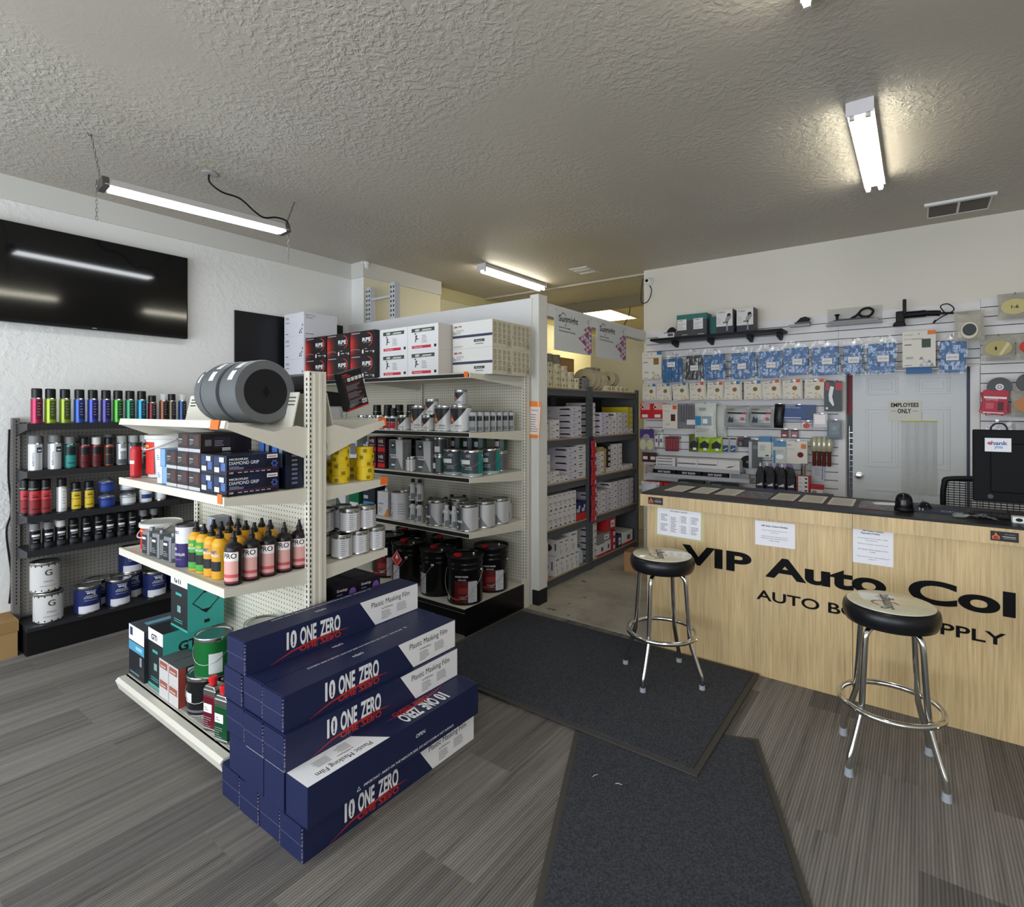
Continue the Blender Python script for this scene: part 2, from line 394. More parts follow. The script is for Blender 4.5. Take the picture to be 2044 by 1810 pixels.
for i in range(n):
    x0 = -.13+.26*i/n; x1 = -.13+.26*(i+1)/n; y0 = -.004-.004*(i % 2); y1 = -.004-.004*((i+1) % 2)
    sh.quad((x0, y0, .9), (x1, y1, .9), (x1, y1, 1.555), (x0, y0, 1.555), mat('dadcdc', .35, alpha=.55, bump=(22, .6, .01), name='translucent_film'))
sh.box((-.132, -.010, 1.552), (.132, 0, 1.562), mat('c3c05a', .6, name='yellow_tape'))
tag(sh.build('plastic_sheet', None, (0, YW+.004, 0)), 'thin translucent sheet taped with yellow tape onto the white door', 'sheet')
# goods glimpsed through the gap beside the door
struct(MB().box((-.56, YW+.9, 0), (-.3, YW+.95, 2.03), mat('6d6d70', .8)).box((-.58, YW+.12, 0), (-.56, YW+.95, 2.03), mat('77777a', .8)).build('wall_store_room'))
g = MB()
for k in range(26): g.box((-.555, YW+.20, .06+.055*k), (-.46, YW+.21, .066+.055*k), M_STEEL)
for x in (-.55, -.50, -.465): g.box((x, YW+.195, .02), (x+.005, YW+.215, 1.5), M_STEEL)
tag(g.build('wire_rack'), 'wire rack seen through the gap left of the white door', 'rack')
rb = MB()
rb.prism([(-.556, 1.62), (-.50, 1.60), (-.502, 2.0), (-.556, 2.01)], 'y', YW+.14, YW+.18, mat('8e1f2c', .4, name='dark_red_bag_film'))
tag(rb.build('red_bag'), 'dark red bag hanging in the gap left of the white door', 'bag')

# ---------------------------------------------------------------- floor mats
def mat_obj(w, l, loc, rot, label):
    b = .030
    t = thing('floor_mat', loc, rot, label, 'mat')
    MB().box((-w/2, -l/2, 0), (w/2, l/2, .006), M_RUB).build('rubber_edge', t)
    MB().box((-w/2+b, -l/2+b, .002), (w/2-b, l/2-b, .011), M_MAT).build('pile', t)
mat_obj(.90, 1.62, (-.753, 2.015, .0005), math.radians(22.4), 'dark blue-grey entrance mat lying askew under the other mat, nearest the viewer')
mat_obj(1.82, 1.18, (-1.705, 3.045, .0135), 0, 'large black entrance mat with rubber edge in front of counter and shelving')
# small litter on the carpet
for i, (x, y, a) in enumerate(((-1.07, 2.20, .3), (-1.17, 2.18, 1.2), (-.46, 1.86, 2.0))):
    tag(MB().tube([(0, 0, 0), (.012, .004, .001), (.028, .001, 0)], .0012, M_WHITE, 4).build('thread_scrap', None, (x, y, .0135), a), 'white scrap of thread on the nearer dark mat', 'scrap', 'thread scraps on the nearer mat')

# ---------------------------------------------------------------- ceiling lights
tubem = mat('fffae6', .4, emit=TUBE, name='fluorescent_tube_glow')
ledm = mat('f6fbff', .4, emit=TUBE*1.0, name='led_diffuser_glow')
def strip(loc, l, label, warm):
    t = thing('ceiling_light', loc, 0, label, 'ceiling light', 'two-tube fluorescent fittings fixed to the ceiling')
    wm = mat('d6d2d6', .4, name='fitting_white_steel')
    MB().prism([(-.045, 0), (-.062, -.045), (.062, -.045), (.045, 0)], 'y', -l/2, l/2, wm).box((-.064, -l/2-.004, -.075), (.064, -l/2+.004, 0), wm).box((-.064, l/2-.004, -.05), (.064, l/2+.004, 0), wm).build('housing', t)
    for x in (-.037, .037):
        m = MB(); m.tube([(x, -l/2+.03, -.074), (x, l/2-.03, -.074)], .016, tubem, 12); m.build('tube', t)
        MB().box((x-.012, -l/2+.012, -.092), (x+.012, -l/2+.028, -.045), mat('b9b6b2', .4)).box((x-.012, l/2-.028, -.092), (x+.012, l/2-.012, -.045), mat('b9b6b2', .4)).build('lamp_holder', t)
strip((-.252, 4.05, H), 1.24, 'two-tube fluorescent fitting on the ceiling above the counter', 1)
strip((-.31, 1.78, H), 1.24, 'two-tube fluorescent fitting cut off by the top edge of the photo', 1)
strip((-3.93, 5.33, H), 1.24, 'two-tube fluorescent fitting on the ceiling beyond the white partition', 1)
# hanging LED shop light
t = thing('hanging_light', (0, 0, 0), 0, 'long white LED shop light hanging on two chains near the television', 'shop light')
A = Vector((-3.945, 1.172, 3.0)); B = Vector((-3.84, 2.294, 3.0)); D = (B-A).normalized(); S = Vector((D.y, -D.x, 0))
def bar(mb, p, q, hw, z0, z1, m, hw2=None):
    hw2 = hw if hw2 is None else hw2
    vs = []
    for e in (p, q):
        for sx, z in ((-hw, z0), (hw, z0), (hw2, z1), (-hw2, z1)): v = e+S*sx; vs.append((v.x, v.y, z))
    mb.add(vs, [(0, 1, 2, 3), (7, 6, 5, 4), (0, 4, 5, 1), (1, 5, 6, 2), (2, 6, 7, 3), (3, 7, 4, 0)], m)
m = MB(); bar(m, A, B, .066, 3.0, 3.045, mat('c9c6c4', .4), .045); m.build('housing', t)
m = MB(); bar(m, A+D*.035, B-D*.035, .055, 2.988, 3.0, ledm); m.build('diffuser', t)
for e, f in ((A-D*.012, A+D*.022), (B-D*.022, B+D*.012)):
    m = MB(); bar(m, e, f, .069, 2.986, 3.05, mat('55504e', .5), .05); m.build('end_cap', t)
chm = mat('6f6c68', .4, .7, name='chain_steel')
def chain(p, q, label):
    p = Vector(p); q = Vector(q); n = int((q-p).length/.024); d = (q-p)/n; u = d.normalized(); mb = MB()
    a = u.cross(X_).normalized(); b = u.cross(a)
    for i in range(n):
        c = p+d*(i+.5); s = a if i % 2 else b
        pts = [c+u*(.015*math.cos(k*PI/4))+s*(.006*math.sin(k*PI/4)) for k in range(8)]
        mb.tube(pts, .0016, chm, 4, True)
    return mb
c1 = chain((-3.96, 1.12, H), (A.x, A.y-.01, 3.04), '')
c1.tube([(-3.96, 1.10, H), (-3.96, 1.11, H-.012), (-3.96, 1.125, H-.012)], .003, chm, 6)
c1.build('chain', t); chain((A.x-.03, A.y-.02, 3.04), (A.x-.03, A.y-.02, 2.80), '').build('chain', t)
c2 = chain((-3.956, 2.443, H), (B.x, B.y, 3.04), ''); c2.build('chain', t)
chain((B.x+.01, B.y+.02, 3.0), (B.x+.01, B.y+.02, 2.78), '').build('chain', t)
cord = [(-3.947, 1.79, H-.01), (-3.935, 1.79, 3.23), (-3.91, 1.86, 3.18), (-3.90, 1.98, 3.17), (-3.88, 2.08, 3.10), (-3.86, 2.14, 3.07), (-3.84, 2.22, 3.09), (-3.82, 2.29, 3.08), (-3.81, 2.31, 3.03)]
def smooth(pts, n=6):
    P = [Vector(p) for p in pts]; out = []
    for i in range(len(P)-1):
        p0 = P[max(i-1, 0)]; p1 = P[i]; p2 = P[i+1]; p3 = P[min(i+2, len(P)-1)]
        for k in range(n):
            s = k/n; out.append(.5*((2*p1)+(p2-p0)*s+(2*p0-5*p1+4*p2-p3)*s*s+(3*p1-p0-3*p2+p3)*s**3))
    return out+[P[-1]]
MB().tube(smooth(cord), .006, M_BLK, 8).build('power_cord', t)
tag(MB().lathe([(0, 0), (.05, 0), (.053, -.004), (.053, -.010), (.048, -.012), (.02, -.014), (0, -.014)], [mat('a9a9a6', .4)]*6, (-3.947, 1.792, H), 24).build('ceiling_rose'), 'round grey electrical cover plate on the ceiling above the LED light', 'cover plate')
# ceiling vents
t = thing('ceiling_vent', (.255, 5.68, H), 0, 'ceiling air return vent with two dark grilles above back wall', 'vent')
MB().box((-.22, -.21, -.02), (.22, -.17, 0), dt).box((-.20, -.17, -.008), (-.19, .2, 0), dt).box((.19, -.17, -.008), (.2, .2, 0), dt).box((-.19, .19, -.008), (.19, .2, 0), dt).box((-.008, -.17, -.009), (.008, .19, 0), dt).build('frame', t)
gm = mat('57514b', .8, name='vent_shadow_grey')
for x0 in (-.185, .012):
    g = MB().box((x0, -.165, -.003), (x0+.173, .185, 0), gm)
    for k in range(14): g.box((x0, -.16+.025*k, -.007), (x0+.173, -.153+.025*k, -.003), mat('6e675f', .7))
    g.build('grille', t)
t = thing('ceiling_vent', (-3.15, 5.66, H), 0, 'small white louvred ceiling vent beyond the partition', 'vent')
g = MB()
for k in range(4): g.box((-.10+.0*k, -.14+.07*k, -.012-.004*(k % 2)), (.10, -.10+.07*k, 0), tm)
g.box((-.12, -.16, -.006), (.12, .16, 0), tm); g.build('louvre', t)
# square lay-in skylight panel at the rear
t = thing('light_panel', (-4.36, 8.55, H), 0, 'square glowing light panel in the rear ceiling behind the signs', 'light panel')
MB().box((-.36, -.55, -.012), (.36, .5, 0), mat('fff2c4', .5, emit=11.0, name='warm_panel_glow')).build('diffuser', t)
MB().box((-.40, -.59, -.02), (-.36, .54, 0), tm).box((.36, -.59, -.02), (.4, .54, 0), tm).box((-.36, -.59, -.02), (.36, -.55, 0), tm).box((-.36, .5, -.02), (.36, .54, 0), tm).build('frame', t)
tag(MB().tube(smooth([(-3.55, 7.5, H), (-3.55, 7.48, 3.26), (-3.42, 7.5, 3.26), (-3.42, 7.5, 3.1), (-3.46, 7.5, 3.0), (-3.52, 7.5, 2.9)]), .006, M_BLK, 6).build('cable'), 'black cable hanging from the rear ceiling near the glowing panel', 'cable')
# security cameras
def dome(loc, rot, label):
    t = thing('security_camera', loc, rot, label, 'security camera')
    MB().lathe([(.045, 0), (.05, .01), (.048, .03), (.04, .035)], M_WHITE).build('base', t)
    MB().slathe([(.040, .03), (.043, .045), (.040, .062), (.030, .078), (.016, .086), (.0, .088)], M_WHITE, seg=24).build('ball', t)
    MB().lathe([(0, .088), (.018, .0885), (.018, .092), (.014, .093), (0, .093)], M_BLKG, seg=20).build('lens', t)
    return t
dome((-4.93, 3.90, H), (PI, 0, 0), 'white dome security camera on the ceiling corner above the partition')
t = dome((-2.527, YW, 3.157), (PI/2, 0, 0), 'white dome security camera on the back wall corner with dangling cable')
MB().tube(smooth([(0, -.04, .02), (.03, -.10, .02), (.0, -.20, .015), (-.05, -.24, .015), (-.10, -.22, .01), (-.10, -.08, .008), (-.08, .05, .008)]), .005, M_BLK, 6).build('cable', t)
# television
t = thing('television', (XL, 1.45, 2.62), 0, 'big black flat television hanging high on the left wall', 'television')
MB().box((.03, -.67, -.35), (.08, .665, .345), M_BLK).build('casing', t, bev=.004)
MB().box((.08, -.66, -.33), (.082, .655, .337), mat('08080a', .07, spec=.45, name='television_screen_glass')).build('screen', t)
MB().box((.08, -.015, -.343), (.083, .015, -.337), M_STEEL).build('badge', t)
MB().box((.001, -.2, -.15), (.03, .2, .15), M_BLK).build('wall_bracket', t)
tag(MB().box((.001, 2.55, 1.70), (.02, 3.74, 2.59), mat('17181c', .35, bump=(8, .15, .01), name='blackboard_slate')).build('blackboard', None, (XL, 0, 0)), 'plain black board on the left wall behind the tall white carton stack', 'board')
tag(MB().box((-.14, -.12, 0), (.12, .1, .24), mat('a58658', .8, name='kraft_cardboard')).box((-.145, -.125, .17), (.125, .105, .242), mat('98794c', .8)).build('wooden_crate', None, (-4.99, .87, 0)), 'brown box on the floor at the left end of the black rack', 'box')
cab = smooth([(XL+.012, .975, 1.52), (XL+.012, .97, 1.2), (XL+.014, .985, .95), (XL+.012, .96, .8), (XL+.012, .985, .5), (XL+.012, .975, .3)])
tag(MB().tube(cab, .006, M_BLK, 6).build('cable'), 'thin black cable running down the wall beside the black rack', 'cable')
# slotted rack frame behind the partition
t = thing('pallet_rack_frame', (0, 0, 0), 0, 'grey slotted upright rack frame rising behind the partition', 'rack frame')
um = mat('c3c5cb', .45, name='pale_grey_steel')
for x, y in ((-4.862, 3.885), (-4.465, 3.885)):
    u = MB().box((x-.04, y, 0), (x+.04, y+.07, 3.01), um)
    for k in range(22): u.box((x-.028, y-.0015, 1.9+.05*k), (x-.012, y, 1.925+.05*k), M_BLK).box((x+.012, y-.0015, 1.9+.05*k), (x+.028, y, 1.925+.05*k), M_BLK)
    u.build('upright', t)
MB().box((-4.83, 3.90, 2.86), (-4.50, 3.93, 2.885), um).build('cross_brace', t)

# ================================================================ SHELVING
SL = MB
def bracket_shelf(x0, x1, yf, yb, z, m, side=1, lip=.035, drop=.085, tag_m=None):
    """one shelf deck: front lip at yf, back at yb, top surface z, tapered end brackets"""
    s = MB()
    s.box((x0, min(yf, yb), z-.018), (x1, max(yf, yb), z), m)
    d = .012 if yf < yb else -.012
    s.box((x0, min(yf, yf-d), z-lip), (x1, max(yf, yf-d), z+.004), m)
    for x in (x0, x1-.004):
        s.prism([(yf, z-lip), (yb, z-drop), (yb, z-.018), (yf, z-.018)] if yf < yb else [(yb, z-drop), (yf, z-lip), (yf, z-.018), (yb, z-.018)], 'x', x, x+.004, m)
    return s
def slots(s, x, y, z0, z1, axis, m=None):
    k = z0
    while k < z1:
        if axis == 'y-': s.box((x-.003, y-.0008, k), (x+.003, y, k+.014), m or M_BLK)
        elif axis == 'x+': s.box((x, y-.003, k), (x+.0008, y+.003, k+.014), m or M_BLK)
        k += .0254
# --- long shelving unit against the white partition
t = thing('shelving_unit', (0, 0, 0), 0, 'long almond steel shelving unit against the white partition with black kick base', 'shelving')
X0, X1, XM = -5.10, -2.66, -3.885
bk = mat('18181a', .4, name='black_price_rail')
for z in (1.93, 1.487, 1.15, .738):
    yf = 3.07
    for a, b in ((X0, XM-.002), (XM+.002, X1)):
        s = bracket_shelf(a, b, yf, 3.75, z, M_SHELF)
        s.box((a+.01, yf-.014, z-.030), (b-.01, yf-.012, z-.002), bk)
        s.build('shelf', t)
s = MB().box((X0, 3.0, .165), (X1, 3.76, .20), M_SHELF); s.build('base_deck', t)
MB().box((X0, 3.015, 0), (X1, 3.76, .165), M_BLK).box((X0, 2.995, .17), (X1, 3.0, .198), bk).box((X1, 3.0, .0), (X1+.008, 3.76, .20), mat('101012', .22, name='black_gloss_end_panel')).build('kick_base', t)
MB().box((X0, 3.765, .2), (X1, 3.79, 2.02), M_PEGA).build('back_panel', t)
for x in (X0+.02, XM, X1-.0):
    u = MB().box((x-.02, 3.735, 0), (x+.02, 3.80, 2.05), M_SHELF)
    slots(u, x, 3.735, .25, 2.02, 'y-'); slots(u, x+.02, 3.745, .25, 2.02, 'x+'); u.build('upright', t)
OR = mat('f2702a', .6, name='orange_tag_card')
def otag(loc, rot, label, w=.04):
    tag(MB().box((0, -.0015, -.03), (w, 0, .012), OR).build('price_tag', None, loc, rot), label, 'tag')
otag((-2.715, 3.053, 1.93), 0, 'orange tag on the top shelf edge of long shelving unit')

# --- free-standing gondola, nearest the viewer
G = thing('gondola', (0, 0, 0), 0, 'free-standing double-sided almond gondola with tilted top shelves', 'shelving')
GX0, GX1, GF, GM, GB = -3.62, -2.405, 1.165, 1.60, 2.045
for z in (1.272, .876):
    bracket_shelf(GX0, GX1, GF, GM-.03, z, M_SHELF, drop=.075).build('shelf', G)
    bracket_shelf(GX0, GX1, GB, GM+.03, z-.004, M_SHELF, drop=.075).build('shelf', G)
def slotm():
    m, nt, b, N, mp, L = nodes('slotted_deck', .5)
    v = mp((90, 28, 1)); fr = N('ShaderNodeVectorMath', operation='FRACTION'); L(v, fr.inputs[0])
    sep = N('ShaderNodeSeparateXYZ'); L(fr.outputs[0], sep.inputs[0])
    a = N('ShaderNodeMath', operation='LESS_THAN'); a.inputs[1].default_value = .45; L(sep.outputs[0], a.inputs[0])
    c = N('ShaderNodeMath', operation='LESS_THAN'); c.inputs[1].default_value = .7; L(sep.outputs[1], c.inputs[0])
    mu = N('ShaderNodeMath', operation='MULTIPLY'); L(a.outputs[0], mu.inputs[0]); L(c.outputs[0], mu.inputs[1])
    mx = N('ShaderNodeMixRGB'); L(mu.outputs[0], mx.inputs[0]); mx.inputs[1].default_value = rgb('cbc8bd'); mx.inputs[2].default_value = rgb('3f3d39'); L(mx.outputs[0], b.inputs['Base Color']); return m
s = MB().box((GX0, GF+.02, .13), (GX1, GM-.03, .15), {'*': M_SHELF, '+z': M_SHELF}).prism([(GF+.03, .150), (GF-.015, .150), (GF-.03, .135), (GF-.012, .085), (GF-.004, .085), (GF-.004, .13), (GF+.03, .13)][::-1], 'x', GX0, GX1, M_SHELF)
s.box((GX0+.02, GF+.035, .15), (GX1-.02, GF+.115, .151), slotm())
s.build('base_deck', G)
MB().box((GX0, GM+.03, .13), (GX1, GB+.01, .15), M_SHELF).build('base_deck', G)
MB().box((GX0+.02, GF+.30, 0), (GX0+.05, GB-.3, .13), M_SHELF).box((GX1-.05, GF+.3, 0), (GX1-.02, GB-.3, .13), M_SHELF).build('foot', G)
MB().box((GX0+.02, GM-.02, .15), (GX1-.03, GM-.012, 1.50), M_PEGA).box((GX0+.02, GM+.012, .15), (GX1-.03, GM+.02, 1.50), M_PEGA).build('back_panel', G)
for x in (GX0+.02, GX1-.005):
    h = 1.845 if x > -3 else 1.78
    u = MB().box((x-.022, GM-.048, 0), (x+.022, GM+.048, h), M_SHELF)
    u.box((x+.022, GM-.022, .03), (x+.026, GM-.010, h-.01), M_SHELF).box((x+.022, GM+.010, .03), (x+.026, GM+.022, h-.01), M_SHELF)
    slots(u, x+.022, GM-.040, .3, h-.02, 'x+')
    for q in range(int(h/.0254)-12): u.box((x-.002, GM-.0488, .3+q*.0254), (x+.006, GM-.048, .314+q*.0254), M_BLK)
    u.build('upright', G)
# tilted bins on top: the front lip stands higher than the back, and a pierced plate leans at the rear
for sg in (-1, 1):
    yf = GM+sg*.43; yb = GM+sg*.05
    def TP(u, v):
        l = math.hypot(.38, .085); cx, sx = .38/l, .085/l
        return (yf-sg*(cx*u+sx*v)*1.0, 1.60-sx*u+cx*v)
    s = MB(); L_ = .389
    def pr_(a, b, c, d, xa, xb):
        p = [TP(*a), TP(*b), TP(*c), TP(*d)]
        s.prism(p if sg < 0 else p[::-1], 'x', xa, xb, M_SHELF)
    pr_((0, -.015), (L_, -.015), (L_, 0), (0, 0), GX0, GX1)
    pr_((-.012, -.03), (0, -.03), (0, .005), (-.012, .005), GX0, GX1)
    for xa in (GX0-.004, GX1):
        for p in ([TP(0, -.03), TP(L_, -.095), TP(L_, 0), TP(0, 0)], [TP(L_*.55, 0), TP(L_, 0), TP(L_, .05), TP(L_*.82, .05)], [TP(L_, -.095), (GM+sg*.045, TP(L_, -.08)[1]), (GM+sg*.045, TP(L_, .05)[1]), TP(L_, .05)]):
            s.prism(p if sg < 0 else p[::-1], 'x', xa, xa+.004, M_SHELF)
    s.build('tilted_shelf', G)
    s = MB(); u0 = L_*.80
    p = [TP(u0, 0), TP(u0+.006, 0), TP(u0+.006, .215), TP(u0, .215)]
    s.prism(p if sg < 0 else p[::-1], 'x', GX0+.03, GX1-.02, M_SHELF)
    for r in range(3):
        for x in (GX1-.10, GX0+.06):
            for k in range(7):
                a = TP(u0-.0008, .185-.018*r); s.box((x+k*.010, a[0]-.001, a[1]), (x+k*.010+.005, a[0]+.001, a[1]+.006), M_INK)
    s.build('bin_back_plate', G)
otag((GX1-.055, GF-.014, 1.275), 0, 'orange tag on the corner of gondola middle shelf')
otag((GX1-.115, GF-.015, 1.598), (math.radians(-8), 0, 0), 'orange tag on the tilted top shelf of the gondola, left side', .075)
otag((GX1+.002, GB-.055, 1.60), (0, 0, PI/2), 'orange tag on the tilted top shelf of the gondola, right side', .055)
otag((GX1+.002, GB-.04, 1.268), (0, 0, PI/2), 'orange tag on the right end of gondola middle shelf above white cans', .05)

# --- black rack along the left wall
R = thing('shelving_unit', (0, 0, 0), 0, 'black steel shelving rack along the left wall below the television', 'shelving')
BS = mat('2a2a2e', .42, name='black_shelf_steel')
RY0, RY1, RF = 1.0, 2.90, -4.79
for z, f in ((1.56, RF), (1.24, RF), (.937, RF), (.703, RF)):
    for a, b in ((RY0, 1.947), (1.953, RY1)):
        s = MB().box((-5.06, a, z-.018), (f, b, z), BS).box((f, a, z-.038), (f+.012, b, z+.004), BS)
        for y in (a, b-.004): s.prism([(f, z-.038), (f, z-.018), (-5.06, z-.018), (-5.06, z-.085)][::-1], 'y', y, y+.004, BS)
        s.build('shelf', R)
pbm = mat('5d5a56', .6, name='pegboard_hole_strip')
MB().box((-5.10, RY0+.01, .2), (-5.085, RY1, 1.57), M_PEGG).build('back_panel', R)
MB().box((-5.08, RY0, 0), (RF-.01, RY1, .165), mat('0b0b0c', .6)).box((-5.08, RY0, .165), (RF+.01, RY1, .19), BS).build('kick_base', R)
for y in (RY0, 1.95, RY1):
    u = MB().box((-5.11, y-.02, 0), (-5.055, y+.02, 1.60), mat('6e6b68', .5, name='grey_upright_steel')); slots(u, -5.055, y, .3, 1.58, 'x+')
    for q in range(48): u.box((-5.075, y-.0208, .34+q*.0254), (-5.069, y-.02, .355+q*.0254), M_BLK)
    u.build('upright', R)

# --- grey boltless racks beyond the partition
GR = mat('55585c', .45, name='dark_grey_rack_steel'); CHIP = mat('b49a7a', .8, name='particle_board')
def rack(y0, y1, ang, label, tops):
    t = thing('storage_rack', (-2.745, y0, 0), ang, label, 'rack'); l = y1-y0
    for z in tops:
        s = MB().box((-.45, .01, z-.016), (-.004, l-.01, z), CHIP)
        s.box((-.004, .01, z-.075), (.004, l-.01, z-.012), GR).box((-.004, .01, z-.03), (.010, l-.01, z-.02), GR).box((-.456, .01, z-.075), (-.45, l-.01, z-.012), GR)
        s.build('shelf', t)
    for x in (-.45, .0):
        for y in (0, l):
            u = MB().box((x-.018, y-.018, 0), (x+.018, y+.018, 1.90), GR)
            for q in range(36): u.box((x+.018, y-.004, .05+q*.05), (x+.0185, y+.004, .07+q*.05), M_INK)
            u.build('upright', t)
    MB().box((-.462, .0, .08), (-.458, l, 1.85), mat('3a3b3d', .7)).build('back_sheet', t)
    return t
TOPS = (1.87, 1.385, .965, .54, .085)
rack(4.12, 5.01, 0, 'near bay of dark grey storage racking behind the white post', TOPS)
fr = rack(5.06, 6.22, 0, 'far bay of dark grey storage racking nearest the back wall', TOPS)
MB().box((-.44, 1.165, .08), (-.02, 1.168, 1.85), mat('5b5d61', .6)).build('side_sheet', fr)

# ================================================================ PRODUCTS
def carton(w, d, h, m, art=None, bev=0):
    s = MB().box((-w/2, -d/2, 0), (w/2, d/2, h), m)
    if art: art(s, w, d, h)
    return s
C_ = {}
# ---- the stack of long masking film boxes (long axis y, printed face +x)
NAVY = mat('20274b', .42, bump=(30, .12, .004), name='navy_carton'); NAVYD = mat('1b2138', .5, name='navy_carton_flap')
REDP = mat('b8342f', .5, name='red_swoosh_print'); FW = mat('f0f0f4', .5, name='white_print')
SCUFF = mat('767487', .8, name='scuffed_edge')
def film_box():
    w, l, h = .150, .950, .139
    t = thing('masking_film_box', (0, 0, 0))
    s = MB().box((-w, 0, 0), (0, l, h), NAVY)
    o = Vector((0, 0, 0)); xd = Y_; yd = Z_
    # white panel with slanted edge on the far half
    s.add([(.0006, .565, h-.001), (.0006, .66, .002), (.0006, l-.001, .002), (.0006, l-.001, h-.001)], [(0, 1, 2, 3)], FW)
    s.text('Plastic Masking Film', (0, .635, .083), xd, yd, .255, .034, M_INK, .0, .0012)
    s.text('16x350ft/Rollmic', (0, .70, .068), xd, yd, .075, .009, M_INK, .0, .0012)
    s.lines((0, .70, .018), xd, yd, .075, .045, 6, M_GREY, .4, 3, .0012).lines((0, .80, .030), xd, yd, .07, .045, 6, M_GREY, .4, 5, .0012)
    s.text('10', (0, .178, .042), xd, yd, .048, .078, FW, .05, .0012).text('ONE', (0, .242, .042), xd, yd, .082, .078, FW, .035, .0012).text('ZERO', (0, .342, .042), xd, yd, .110, .078, FW, .035, .0012)
    for k in range(3): s.rect((0, .207, .052+.020*k), xd, yd, .006, .010, NAVY, .0018)
    # red mirrored echo and swoosh under the lettering
    vs, fs, asp = glyphs('ONE ZERO', .03)
    s.add([(.0012, .240+u*.215, .040-v*.026) for u, v in vs], [f[::-1] for f in fs], REDP)
    P = [(.105, .004), (.20, .030), (.30, .043), (.42, .047), (.50, .040)]; n = len(P)
    for i in range(n-1):
        a, b = P[i], P[i+1]; ta = .004*math.sin(PI*i/(n-1))+.0006; tb = .004*math.sin(PI*(i+1)/(n-1))+.0006
        s.add([(.0016, a[0], a[1]-ta), (.0016, b[0], b[1]-tb), (.0016, b[0], b[1]+tb), (.0016, a[0], a[1]+ta)], [(0, 1, 2, 3)], REDP)
    # top face: two small lines of warning text
    td = Vector((0, -1, 0)); tu = Vector((1, 0, 0))
    s.text('OPEN', (-.075, .42, h), td, tu, .055, .016, FW, .01, .001)
    s.text('IMPORTANT : PAINT ON THE INDICATE SIDE, DO NOT COVER A WET SURFACE', (-.133, .70, h), td, tu, .52, .012, FW, .01, .001)
    s.add([(-.135, .735, h+.001), (-.135, .715, h+.001), (-.117, .725, h+.001)], [(0, 1, 2)], FW).add([(-.132, .7315, h+.0014), (-.132, .7185, h+.0014), (-.1205, .725, h+.0014)], [(0, 1, 2)], NAVY)
    s.build('carton', t, bev=.0025)
    f = MB().box((-w+.003, -.003, .003), (-.003, .0, h*.50), NAVY).box((-w+.005, -.0055, h*.49), (-.005, 0, h-.003), NAVY).box((-w+.005, -.0058, h*.488), (-.005, -.003, h*.494), SCUFF)
    q = random.Random(9)
    for k in range(9): z = .006+.0145*k; f.box((-.0030-.002*q.random(), -.0048, z), (-.0008, .0008, z+.004+.009*q.random()), SCUFF)
    f.build('end_flap', t)
    return t
cols = [-1.795, -1.948, -2.101, -2.254]
layer_words = ['bottom layer', 'second layer up', 'third layer up', 'fourth layer up', 'top']
def fb(x, y, z, lay, word, flip=False, dr=0):
    rot = (0, math.radians(-90), PI) if flip else (0, 0, dr)
    loc = (x, y, z)
    if flip: loc = (x-.139, y+.95, z+.15)   # turned end for end and laid on its side
    return put('film', film_box, loc, rot, word, 'box', None)
rng = random.Random(3)
names = ['rightmost', 'second from the right', 'third from the right', 'leftmost']
for i, x in enumerate(cols): fb(x-.002, 1.147+rng.uniform(-.006, .006), 0.0005, 0, 'navy masking film box in the bottom layer of the floor stack, %s' % names[i])
for i in range(4):
    xx = [-1.768, -1.912, -2.056, -2.200][i]
    fb(xx, 1.142+rng.uniform(-.006, .004)-(.0 if i else 0), .1405, 1, 'navy masking film box turned on its side in the second layer, %s' % names[i], True)
for i, x in enumerate([-1.905, -2.058, -2.211]): fb(x, 1.142+rng.uniform(-.004, .003), .2915, 2, 'navy masking film box in the third layer up of the floor stack, %s' % ['rightmost', 'middle', 'leftmost'][i])
for i, x in enumerate([-1.925, -2.078, -2.231]): fb(x, 1.145+rng.uniform(-.006, .006), .4315, 3, 'navy masking film box in the fourth layer up of the floor stack, %s' % ['rightmost', 'middle', 'leftmost'][i])
fb(-2.195, 1.139, .5715, 4, 'navy masking film box lying alone on top of the floor stack')

